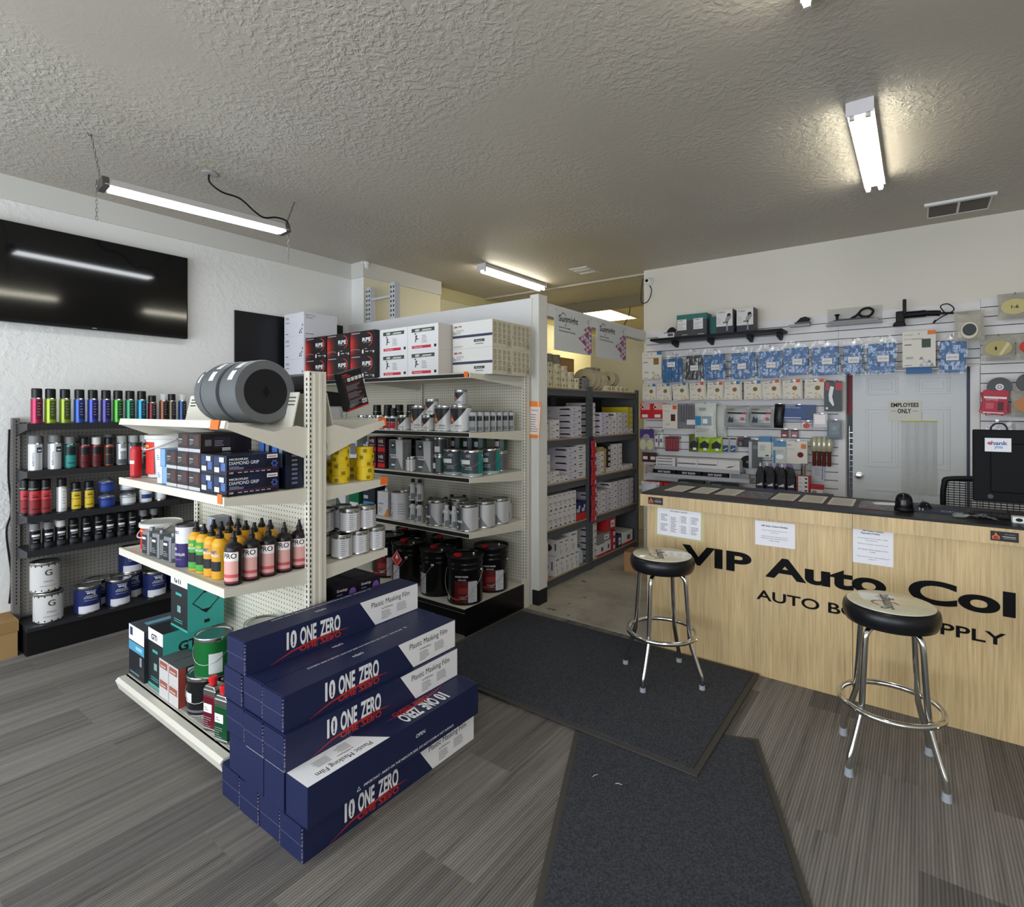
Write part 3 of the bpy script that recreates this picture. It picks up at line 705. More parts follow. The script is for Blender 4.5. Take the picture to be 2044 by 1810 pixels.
# ---- generic cans
CAPB = mat('17171a', .35, name='black_cap'); CAPW = mat('d9d9d6', .4, name='white_cap'); CAPG = mat('7b7d80', .45, name='grey_cap')
CLR = mat('dfe3e3', .1, alpha=.45, name='clear_cap')
def spray(col, col2, cap, r=.033, h=.19, ch=.055, art=0, band=None):
    def make():
        t = thing('spray_can', (0, 0, 0)); m1 = mat(col, .28, .35); m2 = mat(col2, .4)
        s = MB().lathe([(0, 0), (r*.96, 0), (r, .004), (r, .03), (r, h-.025), (r, h-.018), (r*.75, h), (0, h)], [M_STEEL, M_STEEL, m1, m1, m1, M_STEEL, M_STEEL], seg=20)
        a = -PI/2
        if art == 1:    # chrome sides, dark text panel
            s.cpatch(r, a-.35, a+.85, .03, h-.03, m2)
            for k in range(5): s.cpatch(r, a-.1, a+.45-.15*(k % 2), .06+.02*k, .065+.02*k, M_GREY, off=.0012)
        elif art == 2:  # upper white panel, lower colour block
            s.cpatch(r, a-1.1, a+1.1, h*.52, h-.03, m2).cpatch(r, a-1.1, a+1.1, .012, h*.5, mat(band or col2, .45), off=.0009)
            s.cpatch(r, a-.5, a+.5, h*.62, h*.66, M_INK, off=.0015).cpatch(r, a-.5, a+.3, h*.70, h*.72, M_INK, off=.0015).cpatch(r, a-.6, a+.6, h*.2, h*.23, M_INK, off=.0015)
        elif art == 3:  # dark can, pale script and lower band
            s.cpatch(r, a-.75, a+.75, h*.60, h*.70, FW).cpatch(r, a-.55, a+.7, h*.50, h*.55, mat('9c9ca0', .5)).cpatch(r, a-.9, a+.9, .01, h*.25, m2)
            s.cpatch(r, a-.5, a+.2, h*.34, h*.37, mat('9c9ca0', .5), off=.001)
        elif art == 4:  # vertical lettering
            vs, fs, asp = glyphs('AEROSOL', .02)
            s.add([((r+.0012)*math.cos(a-.35-(.0+v*.012)/r*1.0+.35*0), (r+.0012)*math.sin(a-.35-v*.012/r), .03+u*.10) for u, v in vs], fs, mat('2c3b50', .5))
            s.cpatch(r, a+.0, a+.9, h*.62, h*.80, mat('2c3b50', .5)).cpatch(r, a+.15, a+.75, h*.67, h*.72, FW, off=.0012)
        s.build('can_body', t)
        MB().lathe([(r*.86, h-.016), (r*.90, h-.014), (r*.90, h+ch-.02), (r*.80, h+ch-.014), (0, h+ch-.014)], cap, seg=20).build('cap', t)
        return t
    return make
def paint_can(col, r, h, lab=None, handle=True, lid='metal', text=None, tcol=None, patch=None, band=None, name='paint_can', colm=.3, ringc=None):
    def make():
        t = thing(name, (0, 0, 0)); m1 = mat(col, .35, colm); rim = M_STEEL if lid == 'metal' else mat(lid, .4)
        s = MB().lathe([(0, 0), (r*.99, 0), (r*1.01, .004), (r, .01), (r, h-.02), (r*1.02, h-.014), (r*1.02, h-.004)], [rim, rim, rim, m1, rim, rim], seg=32)
        a = -PI/2
        if band:
            for z0, z1, c, w in band: s.cpatch(r, a-w, a+w, z0*h, z1*h, mat(c, .45), seg=14)
        if text:
            for tx, z, hh, c, ww in text: s.ctext(tx, r, a, z*h, ww, hh*h, mat(c, .5), .01)
        if patch:
            for a0, a1, z0, z1, c in patch: s.cpatch(r, a+a0, a+a1, z0*h, z1*h, mat(c, .5), seg=8, off=.0010)
        s.build('can_body', t)
        MB().lathe([(r*1.02, h-.004), (r*1.0, h), (r*.9, h-.001), (r*.86, h-.006), (r*.72, h-.006), (0, h-.006)], rim, seg=32).build('lid', t)
        if handle:
            hb = []
            for k in range(13):
                q = PI*k/12; hb.append(((r+.006)*math.cos(q), -(r+.004)*math.sin(q)*.98, h*.80-.45*h*math.sin(q)))
            MB().tube(hb, .0016, M_STEEL, 5).build('wire_handle', t)
            MB().lathe([(0, 0), (.008, 0), (.006, .005), (0, .006)], M_STEEL, seg=10).build('handle_ear', t, (r, 0, h*.80), (0, PI/2, 0))
            MB().lathe([(0, 0), (.008, 0), (.006, .005), (0, .006)], M_STEEL, seg=10).build('handle_ear', t, (-r, 0, h*.80), (0, -PI/2, 0))
        return t
    return make
def bottle(col, lab, cap, r=.04, h=.19, name='bottle', neck=.35, text=None, sh=.75, capc=None, capn='cap', band=None):
    def make():
        t = thing(name, (0, 0, 0)); m1 = mat(col, .3)
        s = MB().slathe([(0, 0), (r*.9, 0), (r, .006), (r, h*sh), (r*.97, h*(sh+.04)), (r*.8, h*(sh+.10)), (r*neck, h*(sh+.16)), (r*neck, h*.96)], m1, seg=24)
        a = -PI/2
        if lab: s.cpatch(r, a-.95, a+.95, h*.06, h*(sh-.03), mat(lab, .45), seg=12)
        if band:
            for z0, z1, c in band: s.cpatch(r, a-.95, a+.95, z0*h, z1*h, mat(c, .45), seg=12, off=.0012)
        if text:
            for tx, z, hh, c, w in text: s.ctext(tx, r+.0006, a, z*h, w, hh*h, mat(c, .5), .015)
        s.build('bottle_body', t)
        n = r*neck*1.25
        if capn == 'spout': MB().lathe([(n, h*.92), (n, h*1.0), (n*.75, h*1.02), (n*.45, h*1.10), (n*.45, h*1.15), (0, h*1.16)], cap, seg=14).build('spout_cap', t)
        else: MB().lathe([(n, h*.92), (n, h*1.03), (0, h*1.035)], cap, seg=14).build('cap', t)
        return t
    return make

# ---- black rack, shelf by shelf (items face the room, +x)
RX = PI/2
row1 = [(1.068, 'a02a4e', '5c1a30', 'magenta'), (1.142, '8fae2c', '46561b', 'yellow-green'), (1.223, '86992f', '3f4c1a', 'olive-green'), (1.306, '3556a6', '1c2a58', 'royal blue'), (1.386, '3d4aa4', '241f52', 'blue-violet'),
        (1.467, '474288', '231d44', 'purple-blue'), (1.543, '479a38', '1d4a1c', 'bright green'), (1.622, '33805e', '17402f', 'teal green'), (1.700, '2886a8', '153c55', 'sky blue')]
for i, (y, c, c2, n) in enumerate(row1):
    put('sp1'+c, spray(c, c2, CAPB, .033, .190, .068, 1), (-4.865, y, 1.5605), RX, '%s spray can with black cap on the top shelf of the black rack' % n, 'spray can', 'spray cans on the top shelf of the black rack')
row1b = [(1.773, '6a1e22', CAPB, .17, 'short dark red'), (1.854, '7a4a30', CLR, .185, 'brown clear-capped'), (1.915, '5c5340', CAPB, .185, 'dark olive black-capped'), (1.994, '2d4a7a', CLR, .185, 'dark blue clear-capped'), (2.075, 'a9868a', CLR, .17, 'pale pink clear-capped')]
for y, c, cp, h, n in row1b:
    put('sp1b'+c, spray(c, '22222a', cp, .030, h, .055, 1), (-4.865, y, 1.5605), RX, '%s spray can further along the top of the black rack' % n, 'spray can', 'spray cans on the top shelf of the black rack')
row2 = [(1.060, 'd5d8db', 'e8e8ea', CAPG, .038, .20, 4, 'white wide aerosol can with grey cap, leftmost on second shelf of black rack'), (1.165, 'd5d8db', 'e8e8ea', CAPG, .036, .20, 4, 'white wide aerosol can with grey cap, right of the leftmost one'),
        (1.252, '2f6f6c', '122c30', CAPG, .033, .185, 2, 'dark teal spray can with grey cap on the black rack second shelf'), (1.335, '8c3038', '1b1b1f', CAPB, .031, .175, 2, 'black and dark red spray can with black cap on second shelf'),
        (1.407, '8c3038', '1b1b1f', CAPW, .031, .175, 2, 'black and dark red spray can with white cap on second shelf'), (1.485, 'b0552f', '1a1a1c', CAPB, .030, .17, 2, 'black spray can with orange upper label on second shelf'),
        (1.566, 'a9adb2', '55585e', CLR, .034, .18, 3, 'silver spray can with clear cap, left of its twin'), (1.642, 'a9adb2', '55585e', CLR, .034, .18, 3, 'silver spray can with clear cap, right of its twin'), (1.715, '3c3d42', '1a1a1c', CLR, .033, .18, 3, 'dark grey spray can with clear cap on second shelf')]
for y, c, c2, cp, r, h, art, lab in row2:
    put('sp2%s%s%s' % (c, c2, cp.name), spray(c, c2, cp, r, h, .055, art, '2f8f88' if '2f6f6c' == c else ('5b1b22' if c == '8c3038' else '222226')), (-4.865, y, 1.2405), RX, lab, 'spray can', 'spray cans on the second shelf of the black rack')
for i, y in enumerate((1.10, 1.21, 1.31, 1.52)):
    put('sp2back', spray('c3c6c9', 'e0e0e0', CAPG, .034, .195, .05, 0), (-4.975, y, 1.2405), RX, 'grey-capped silver can in the back row of the black rack second shelf', 'spray can', 'back row cans on the second shelf of the black rack')
for i, (x, y) in enumerate(((-4.865, 1.075), (-4.95, 1.045), (-4.865, 1.145-.0), (-5.02, 1.06))[:3]):
    put('sp3', spray('25272c', 'c23a42', CAPB, .0325, .195, .06, 2, '8d2a30'), (x, y-(.02 if i == 2 else .01)-.01, .9375), RX, ['red-labelled black spray can at the left end of third shelf', 'red-labelled black spray can in the back row of third shelf', 'second red-labelled black spray can from left on third shelf'][i], 'spray can', 'red-labelled cans on the third shelf of the black rack')
put('sp3w', spray('d9dadc', 'e6e6e8', CAPB, .030, .195, .055, 1), (-4.865, 1.205, .9375), RX, 'white spray can with black cap beside the red-labelled cans', 'spray can')
for i, y in enumerate((1.285, 1.362)):
    put('sp3y', spray('3c3e44', 'd9b92e', CAPB, .031, .165, .05, 2, 'd9b92e'), (-4.865, y, .9375), RX, ['yellow-labelled spray can, left of the two', 'yellow-labelled spray can, right of the two'][i]+' on the black rack third shelf', 'spray can', 'yellow-labelled cans on the black rack')
def tub(col, lab, r=.052, h=.105, domed=True):
    def make():
        t = thing('putty_tub', (0, 0, 0))
        s = MB().lathe([(0, 0), (r*.9, 0), (r, h*.55), (r*1.03, h*.6), (r*1.03, h*.68)], mat(col, .3, .2), seg=26); s.cpatch(r*.96, -PI/2-1, -PI/2+1, h*.12, h*.5, mat(lab, .5), seg=10, off=.003); s.build('tub_body', t)
        MB().slathe([(r*1.03, h*.68), (r*.98, h*.78), (r*.6, h*.86), (r*.3, h*.98), (0, h)], mat('8a8f96', .15, .6), seg=26).build('lid', t); return t
    return make
for i, (y, z, k) in enumerate(((1.470, .9375, 0), (1.470, 1.05, 0), (1.605, .9375, 1), (1.605, 1.05, 1))):
    put('tub%d' % k, tub(('2b3f86', 'b9bfc6')[k], ('26408f', 'e3e3e6')[k]), (-4.86, y, z), RX, ['lower blue putty tub of the stacked pair', 'upper blue putty tub of the stacked pair', 'lower silver putty tub of the stacked pair', 'upper silver putty tub of the stacked pair'][i]+' on the black rack', 'tub', 'stacked putty tubs')
put('wb', bottle('dcdcde', 'e6e6ea', CAPW, .042, .13, 'bottle', .5, None, .7, band=[(.25, .5, '2b3f7c')]), (-4.86, 1.725, .9375), RX, 'squat white bottle with a dark blue label on third shelf', 'bottle')
put('jar', paint_can('c9cacc', .038, .12, handle=False, band=[(.2, .7, 'e8e8e8', 1)], name='jar'), (-4.86, 1.83, .9375), RX, 'small white-labelled jar at the right of third shelf', 'jar')
for i, y in enumerate((1.058, 1.128, 1.198, 1.270, 1.345, 1.418, 1.488, 1.560, 1.632, 1.710, 1.785)):
    k = 2 if i == 2 else (1 if i in (0, 1) else (3 if i > 8 else 0))
    cp = (CAPB, CAPG, CAPW, CAPG)[k]
    put('sp4%d' % k, spray('1d1e22', '34363b', cp, .031, .145, .045, 3), (-4.865, y, .7035), RX, 'black spray can with %s cap, %s from the left on the fourth shelf' % (('black', 'grey', 'white', 'pale grey')[k], ORD[i]), 'spray can', 'black spray cans on the fourth shelf of the black rack')
    if i in (2, 5, 8):
        put('sp4%d' % k, spray('1d1e22', '34363b', cp, .031, .145, .045, 3), (-4.965, y+.02, .7035), RX, 'black spray can behind the %s one on the fourth shelf' % ORD[i], 'spray can', 'back row of black spray cans')
# cans on the base deck
wc = paint_can('d6d5d3', .083, .205, handle=False, band=[(.86, .93, '1b1b1d', 3.1), (.04, .09, '1b1b1d', 3.1)], text=[('G', .56, .20, '3a3a3c', .04), ('PRO', .34, .05, '88888a', .05), ('FINISH PLUS', .2, .03, '88888a', .09)], colm=.1)
put('wcan', wc, (-4.885, 1.135, .191), RX, 'large white paint can with black bands at the front left of the base deck', 'paint can', 'white paint cans with black bands')
put('wcan', wc, (-4.915, 1.125, .397), RX, 'large white paint can with black bands stacked on another one', 'paint can', 'white paint cans with black bands')
weg = paint_can('242f63', .080, .195, handle=False, text=[('weg', .68, .13, 'e8e8f0', .055), ('STANDARD', .56, .06, 'd8d8e4', .085), ('ESMALTE SINTETICO', .47, .04, 'a7acc8', .08)], patch=[(-.95, .75, .06, .30, 'dcdce6'), (-.42, .42, .645, .66, 'e8e8f0'), (-.42, .42, .83, .845, 'e8e8f0')], colm=.1)
for i, (x, y, z) in enumerate(((-4.868, 1.355, .191), (-4.868, 1.548, .191), (-4.875, 1.795, .191), (-5.0, 1.452, .191), (-5.0, 1.672, .191), (-4.93, 1.98, .191), (-5.0, 1.672, .387))):
    put('weg', weg, (x, y, z), RX, 'dark blue paint can, %s' % ['front row first from the left on the base deck', 'front row second from the left on the base deck', 'front row third from the left on the base deck', 'behind between the first two', 'behind left of the third', 'rightmost on the base deck', 'stacked on top of a rear one'][i], 'paint can', 'dark blue paint cans on the base deck')

# ---- gondola, left side, top: foam rolls
FG = mat('4c4e51', .65, bump=(90, .3, .003), name='dark_grey_foam'); FR = mat('5f6366', .4, bump=(16, .25, .01), name='wrapped_foam_rim')
def roll(r=.152, w=.15):
    def make():
        t = thing('abrasive_roll', (0, 0, 0))
        s = MB(); s.slathe([(r*.98, -w), (r, -w+.012), (r, -.015), (r*.975, 0)], FR, seg=48).ring((0, 0, 0), r*.975, 0, r*.71, 0, mat('66686b', .55), 48).ring((0, 0, -w), r*.98, 0, 0, 0, FG, 32)
        s.build('wrapped_roll', t, (0, 0, 0), (0, PI/2, 0))
        s = MB().ring((0, 0, .001), r*.71, 0, 0, 0, mat('1d1d20', .95, name='black_felt'), 48)
        s.build('felt_disc', t, (0, 0, 0), (0, PI/2, 0))
        q = r*.125
        MB().add([(.0015, -q*1.0, 0), (.0015, 0, -q*1.55), (.0015, q*1.0, 0), (.0015, 0, q*1.55)], [(0, 1, 2, 3)], mat('050506', .9)).ring((-.02, 0, 0), 0, 0, .0001, 0, M_BLK, 4).build('centre_hole', t)
        s = MB()
        for k, a in enumerate((math.radians(118), math.radians(135))):
            for x in ((-w*.35,) if k else (-w*.35,)):
                c0, c1 = a-.12, a+.12 if k else a+.0
        # paper labels on the rim
        for a in (2.0, 2.45):
            n = 6
            for i in range(n):
                b0 = a+.34*i/n; b1 = a+.34*(i+1)/n; rr = r+.001
                s.quad((-w*.55, rr*math.cos(b0), rr*math.sin(b0)), (-w*.25, rr*math.cos(b0), rr*math.sin(b0)), (-w*.25, rr*math.cos(b1), rr*math.sin(b1)), (-w*.55, rr*math.cos(b1), rr*math.sin(b1)), mat('e4e4e6', .5))
        s.build('paper_label', t)
        return t
    return make
put('roll', roll(), (-2.50, 1.395, 1.742), 0, 'dark foam roll with round black felt face, nearest on the tilted shelf', 'roll', 'foam rolls on the tilted shelf')
put('roll', roll(), (-2.665, 1.385, 1.742), 0, 'dark foam roll behind the nearest one on the tilted shelf', 'roll', 'foam rolls on the tilted shelf')
put('roll3', roll(.145, .06), (-2.83, 1.38, 1.738), 0, 'thin rearmost foam roll on the tilted shelf', 'roll', 'foam rolls on the tilted shelf')
# tape-like black cartons lying in the right hand bin and the leaning black package
bb = mat('202024', .4, name='black_carton')
def flatbox():
    s = MB().box((-.24, -.06, 0), (.24, .06, .075), bb).lines((.2402, -.05, .02), Y_, Z_, .08, .04, 4, M_GREY); s.rect((-.24, -.06, .02), X_, Z_, .1, .03, mat('6e2a2c', .5))
    return s.build('long_carton')
put('flatb', flatbox, (-3.0, 1.79, 1.70), (math.radians(12), 0, 0), 'long black carton lying in the right hand tilted bin of gondola', 'box')
put('flatb', flatbox, (-2.93, 1.79, 1.780), (math.radians(12), 0, .03), 'second long black carton lying on the first one in the bin', 'box')
def pack():
    s = MB().box((-.045, 0, 0), (0, .145, .205), mat('1b1b1e', .4, name='black_package_card')); o = (0, 0, 0)
    s.rect((0, 0, 0), Y_, Z_, .145, .008, M_RED).rect((0, .01, .178), Y_, Z_, .055, .005, M_RED, .001).rect((0, .01, .188), Y_, Z_, .04, .006, mat('b03a48', .5), .001)
    for k in range(5): s.rect((0, .012+.026*k, .152), Y_, Z_, .021, .019, mat('d5d5d8', .5) if k else mat('3a3a3e', .5), .001)
    for j in range(3):
        s.rect((0, .012, .140-.04*j), Y_, Z_, .12, .0015, M_RED, .001); s.lines((0, .02, .106-.04*j), Y_, Z_, .105, .03, 5, mat('8b8b90', .6), .4, j, .001)
    s.rect((0, .105, .018), Y_, Z_, .033, .022, FW, .001)
    for k in range(9): s.rect((0, .108+.003*k, .021), Y_, Z_, .0012+.0006*(k % 2), .014, M_INK, .0015)
    s.lines((0, .012, .015), Y_, Z_, .06, .018, 3, M_GREY, .5, 8, .001)
    return s.build('black_package')
put('pack', pack, (-2.41, 1.80, 1.645), (math.radians(17), 0, math.radians(4)), 'black package with red edge leaning out of the right hand bin', 'package')

# ---- gondola left side, middle shelf: gloves
def glovebox(kind):
    def make():
        w, l, h = .118, .245, .088
        s = MB()
        if kind == 'blue':
            m = mat('1a2440', .35, noise=(11, '0e1220'), name='glossy_blue_black_carton'); s.box((-w, 0, 0), (0, l, h), m)
            s.text('MICROFLEX', (0, .012, .066), Y_, Z_, .085, .009, FW, .02, .001).text('DIAMOND GRIP', (0, .012, .046), Y_, Z_, .135, .015, FW, .005, .001)
            s.lines((0, .012, .026), Y_, Z_, .07, .016, 3, mat('9aa3c0', .5)).rect((0, .003, .019), Y_, Z_, .235, .0012, M_RED, .001).text('100', (0, .012, .007), Y_, Z_, .018, .008, FW, .01, .001)
            for k in range(6): s.rect((0, .05+.027*k, .009), Y_, Z_, .018, .004, mat('b9bccb', .5), .001)
            s.rect((0, .185, .066), Y_, Z_, .052, .018, mat('e4dfe6', .5), .001); s.rect((0, .19, .072), Y_, Z_, .04, .004, mat('b04a55', .5), .0015)
            for k in range(6): a = k*1.05; s.rect((0, .217+.012*math.cos(a), .036+.012*math.sin(a)), Y_, Z_, .009, .009, mat('4a63b4', .3), .001+.0003*k)
            s.rect((-w+.01, 0, .012), X_, Z_, .045, .022, mat('cfd3e0', .5), .001).rect((-w+.055, 0, .058), X_, Z_, .042, .022, mat('c9cede', .5), .0012).rect((-w+.07, 0, .02), X_, Z_, .04, .035, mat('4a66a6', .4), .001).rect((-w+.006, 0, .04), X_, Z_, .05, .04, mat('22365f', .4), .0009)
        else:
            m = mat('2a2224', .4, name='dark_brown_carton'); s.box((-w, 0, 0), (0, l, h), m)
            s.rect((-w, 0, 0), X_, Z_, w, .016, mat('b9bcc0', .5), .001).rect((-w+.05, 0, .03), X_, Z_, .05, .05, mat('43302f', .4), .001).rect((-w+.008, 0, .055), X_, Z_, .04, .006, mat('9a9a9e', .5), .0012).lines((-w+.008, 0, .035), X_, Z_, .04, .018, 3, mat('86868c', .5), .4, 2, .0012).rect((-.016, 0, .018), X_, Z_, .006, .065, mat('6d2b2a', .5), .0012)
            s.rect((0, .02, .03), Y_, Z_, .03, .03, mat('6b6b70', .5), .001).rect((0, .06, .02), Y_, Z_, .08, .05, mat('34303a', .4), .001).lines((0, .065, .03), Y_, Z_, .06, .03, 3, M_GREY, .4, 4, .0012).rect((0, .10, .004), Y_, Z_, .04, .02, mat('c8c8cc', .5), .001)
            s.rect((0, .16, .01), Y_, Z_, .06, .06, mat('1c1a20', .4), .001)
        return s.build('glove_box', bev=.0015)
    return make
gx = [-2.425, -2.548, -2.672, -2.796, -2.920]
for i, x in enumerate(gx):
    for j in range(2):
        k = 'blue' if i < 2 else 'brown'
        put('gb'+k, glovebox(k), (x, 1.172, 1.2765+.0885*j), 0, '%s glove box, %s column from the right, %s row' % ('blue-black glossy' if k == 'blue' else 'dark brown', ORD[i], ['bottom', 'second'][j]), 'box', 'glove boxes on the gondola')
for i, x in enumerate((-2.70, -2.82)):
    put('gbbrown', glovebox('brown'), (x, 1.185, 1.2765+.177), 0, 'dark brown glove box in the third row, %s one' % ['right hand', 'left hand'][i], 'box', 'glove boxes on the gondola')
def upbox():
    m = mat('1a2440', .35, noise=(11, '0e1220'), name='x'); s = MB().box((-.12, 0, 0), (0, .088, .245), m).rect((-.12, 0, .06), X_, Z_, .045, .16, mat('4d77c4', .3), .001).rect((-.06, 0, .1), X_, Z_, .03, .13, mat('7f8ea8', .4), .001)
    for k in range(9): s.rect((0, .03, .02+.022*k), Y_, Z_, .03, .010, mat('6c7080', .5), .001)
    return s.build('glove_box', bev=.0015)
put('upb', upbox, (-2.43, 1.455, 1.2765), 0, 'blue-black glove box standing on end at the right of the others', 'box', 'glove boxes standing on end')
put('upb', upbox, (-2.56, 1.46, 1.2765), 0, 'blue-black glove box standing on end behind the stacked ones', 'box', 'glove boxes standing on end')
def bucket(h=.21, r=.105, lidh=.02):
    def make():
        t = thing('bucket', (0, 0, 0)); wm = mat('dcdcdc', .35, name='white_bucket_plastic')
        s = MB().lathe([(0, 0), (r*.88, 0), (r, h)], wm, seg=36); s.cpatch(r*.95, -PI/2-.8, -PI/2+.55, h*.08, h*.85, mat('c8231f', .45), seg=12, off=r*.035)
        s.cpatch(r*.95, -PI/2-.6, -PI/2+.2, h*.72, h*.78, mat('d9a13a', .5), seg=8, off=r*.042); s.lines if 0 else None
        s.build('bucket_body', t)
        MB().lathe([(r*1.04, h-.022), (r*1.06, h-.02), (r*1.06, h), (r*1.0, h+.003), (r*.97, h-.004), (0, h-.004)], mat('cfcfc9', .4), seg=36).build('lid', t)
        hb = [((r+.012)*math.cos(PI*k/14), -(r+.012)*math.sin(PI*k/14), h*.92-.06*math.sin(PI*k/14)) for k in range(15)]
        MB().tube(hb, .004, mat('d9c9c4', .4), 6).build('handle', t)
        return t
    return make
put('bkt', bucket(.235, .105), (-3.475, 1.345, 1.2765), 0, 'white plastic bucket with red label at the left end of the glove shelf', 'bucket', 'white buckets with red labels')
put('bkt', bucket(.235, .105), (-3.165, 1.458, 1.2765), math.radians(40), 'white plastic bucket with red label behind the glove boxes', 'bucket', 'white buckets with red labels')
put('redb', bottle('b5262c', 'c63038', CAPB, .028, .19, 'bottle', .8, None, .8, band=[(.4, .5, 'e8d8d8')]), (-3.555, 1.215, 1.2765), 0, 'red tube bottle with black cap at the left end of the glove shelf', 'bottle')
def lbox():
    s = MB().box((-.055, 0, 0), (.055, .12, .088), mat('7fa6cf', .5, name='pale_blue_carton')).rect((-.055, 0, .0), X_, Z_, .05, .088, mat('dfe6ee', .5), .001).lines((-.05, 0, .03), X_, Z_, .035, .03, 3, mat('4d6ea0', .5), .4, 1, .002)
    return s.build('small_carton')
put('lb', lbox, (-3.12, 1.185, 1.2765), .05, 'pale blue small carton, lower of the two left of the glove boxes', 'box', 'pale blue cartons')
put('lb', lbox, (-3.14, 1.185, 1.366), -.04, 'pale blue small carton, upper of the two left of the glove boxes', 'box', 'pale blue cartons')

# ---- gondola left side, lower shelf: bottles
SPB = mat('19191b', .4, name='black_spout')
pro = bottle('1b191c', 'd7a29b', SPB, .038, .205, 'polish_bottle', .3, [('PRO', .59, .115, '1a1a1c', .058)], .76, band=[(.56, .72, 'f0e8e6'), (.535, .555, 'f3eeee'), (.06, .10, '7c2f38'), (.18, .25, 'c2555a')], capn='spout')
for i, (x, y) in enumerate(((-2.462, 1.222), (-2.462, 1.305), (-2.462, 1.386), (-2.462, 1.466), (-2.462, 1.545))):
    put('pro', pro, (x, y, .8765), math.radians((38, 42, 44, 46, 50)[i]), 'black pump bottle with pink label, %s from the front' % ORD[i], 'bottle', 'black polish bottles with pink labels')
YEL = 'e0a62c'
yb1 = bottle(YEL, '3f9a3c', SPB, .034, .20, 'compound_bottle', .4, [('100', .60, .07, 'e5d94c', .035), ('COMPOUND', .53, .055, 'e9efe4', .055)], .78, band=[(.22, .45, '202022'), (.10, .22, '4aa146')], capn='spout')
yb2 = bottle(YEL, 'd39a2a', SPB, .034, .20, 'compound_bottle', .4, [('MP', .60, .07, '2d6fae', .03), ('COMPOUND', .53, .055, 'f2eee4', .055)], .78, band=[(.20, .42, '202022')], capn='spout')
k = 0
for r_ in range(4):
    for c_ in range(4 if r_ < 3 else 2):
        x = -2.832+.079*c_+(.079*2 if r_ == 3 else 0)-.001*r_; y = 1.225+.082*r_
        p = ('y1', yb1) if c_ < 2 else ('y2', yb2)
        put(p[0], p[1], (x, y, .8765), math.radians(15), 'yellow compound bottle, %s label, %s row from shelf edge, %s from left' % ('green' if c_ < 2 else 'amber and blue', ORD[r_], ORD[c_]), 'bottle', 'yellow compound bottles'); k += 1
def tallcan():
    t = thing('filler_can', (0, 0, 0)); r = .052; h = .205
    s = MB().lathe([(0, 0), (r, 0), (r, h*.57), (r, h)], [M_WHITE, mat('2b1f5c', .35), mat('dcdde2', .4)], seg=28)
    s.ctext('PRO', r, -PI/2-.1, h*.80, .03, h*.08, mat('3a3a44', .5), .01).ctext('999', r, -PI/2-.3, h*.40, .024, h*.07, FW, .01).ctext('GLASS FILLER', r, -PI/2+.05, h*.28, .075, h*.06, FW, .01).ctext('with glass fibre', r, -PI/2, h*.17, .045, h*.035, mat('9d98c8', .5))
    s.build('can_body', t); MB().lathe([(r*1.01, h-.008), (r*1.01, h+.002), (r*.94, h+.001), (r*.9, h-.004), (0, h-.004)], mat('4c4a52', .3, .5), seg=28).build('lid', t)
    return t
put('tallcan', tallcan, (-2.955, 1.235, .8765), math.radians(12), 'tall can, white above and dark purple below, lettered GLASS FILLER', 'can')
def flatcan():
    t = thing('hardener_tin', (0, 0, 0)); gm_ = mat('8e9297', .3, .5)
    s = MB().box((-.035, -.035, 0), (.035, .035, .13), gm_).rect((-.034, -.035, .01), X_, Z_, .05, .10, mat('24262c', .4)).rect((-.03, -.035, .085), X_, Z_, .035, .012, FW, .001).lines((-.03, -.035, .03), X_, Z_, .04, .03, 3, M_GREY, .4, 1, .001).rect((.035, -.03, .02), Y_, Z_, .05, .08, mat('c9ccd0', .5))
    s.build('tin_body', t, bev=.006); MB().lathe([(.012, .13), (.012, .145), (0, .145)], gm_, seg=14).build('cap', t); return t
for i, (x, y) in enumerate(((-3.085, 1.225), (-3.215, 1.22), (-3.33, 1.215))):
    put('flatcan', flatcan, (x, y, .8765), .1, 'grey square tin with dark label, %s from the purple can' % ORD[i], 'tin', 'grey square tins')
put('bkt2', bucket(.15, .10), (-3.44, 1.30, .8765), 0, 'red-labelled white tub with a grey lid at the left end of the lower shelf', 'bucket')
put('jl', paint_can('8a2e35', .045, .12, handle=False, name='jar'), (-3.28, 1.42, .8765), 0, 'small red jar with a metal lid behind the square tins', 'jar')
put('pl', paint_can('33353a', .085, .15, handle=True), (-2.93, 1.46, .8765), 0, 'dark paint can with a grey lid behind the yellow bottles', 'paint can')
put('gbx', lambda: carton(.09, .09, .19, mat('a5aab5', .5)).rect((-.04, -.045, .03), X_, Z_, .05, .08, mat('30323a', .5)).build('small_carton'), (-3.12, 1.47, .8765), 0, 'tall grey-white carton behind the purple can', 'box')

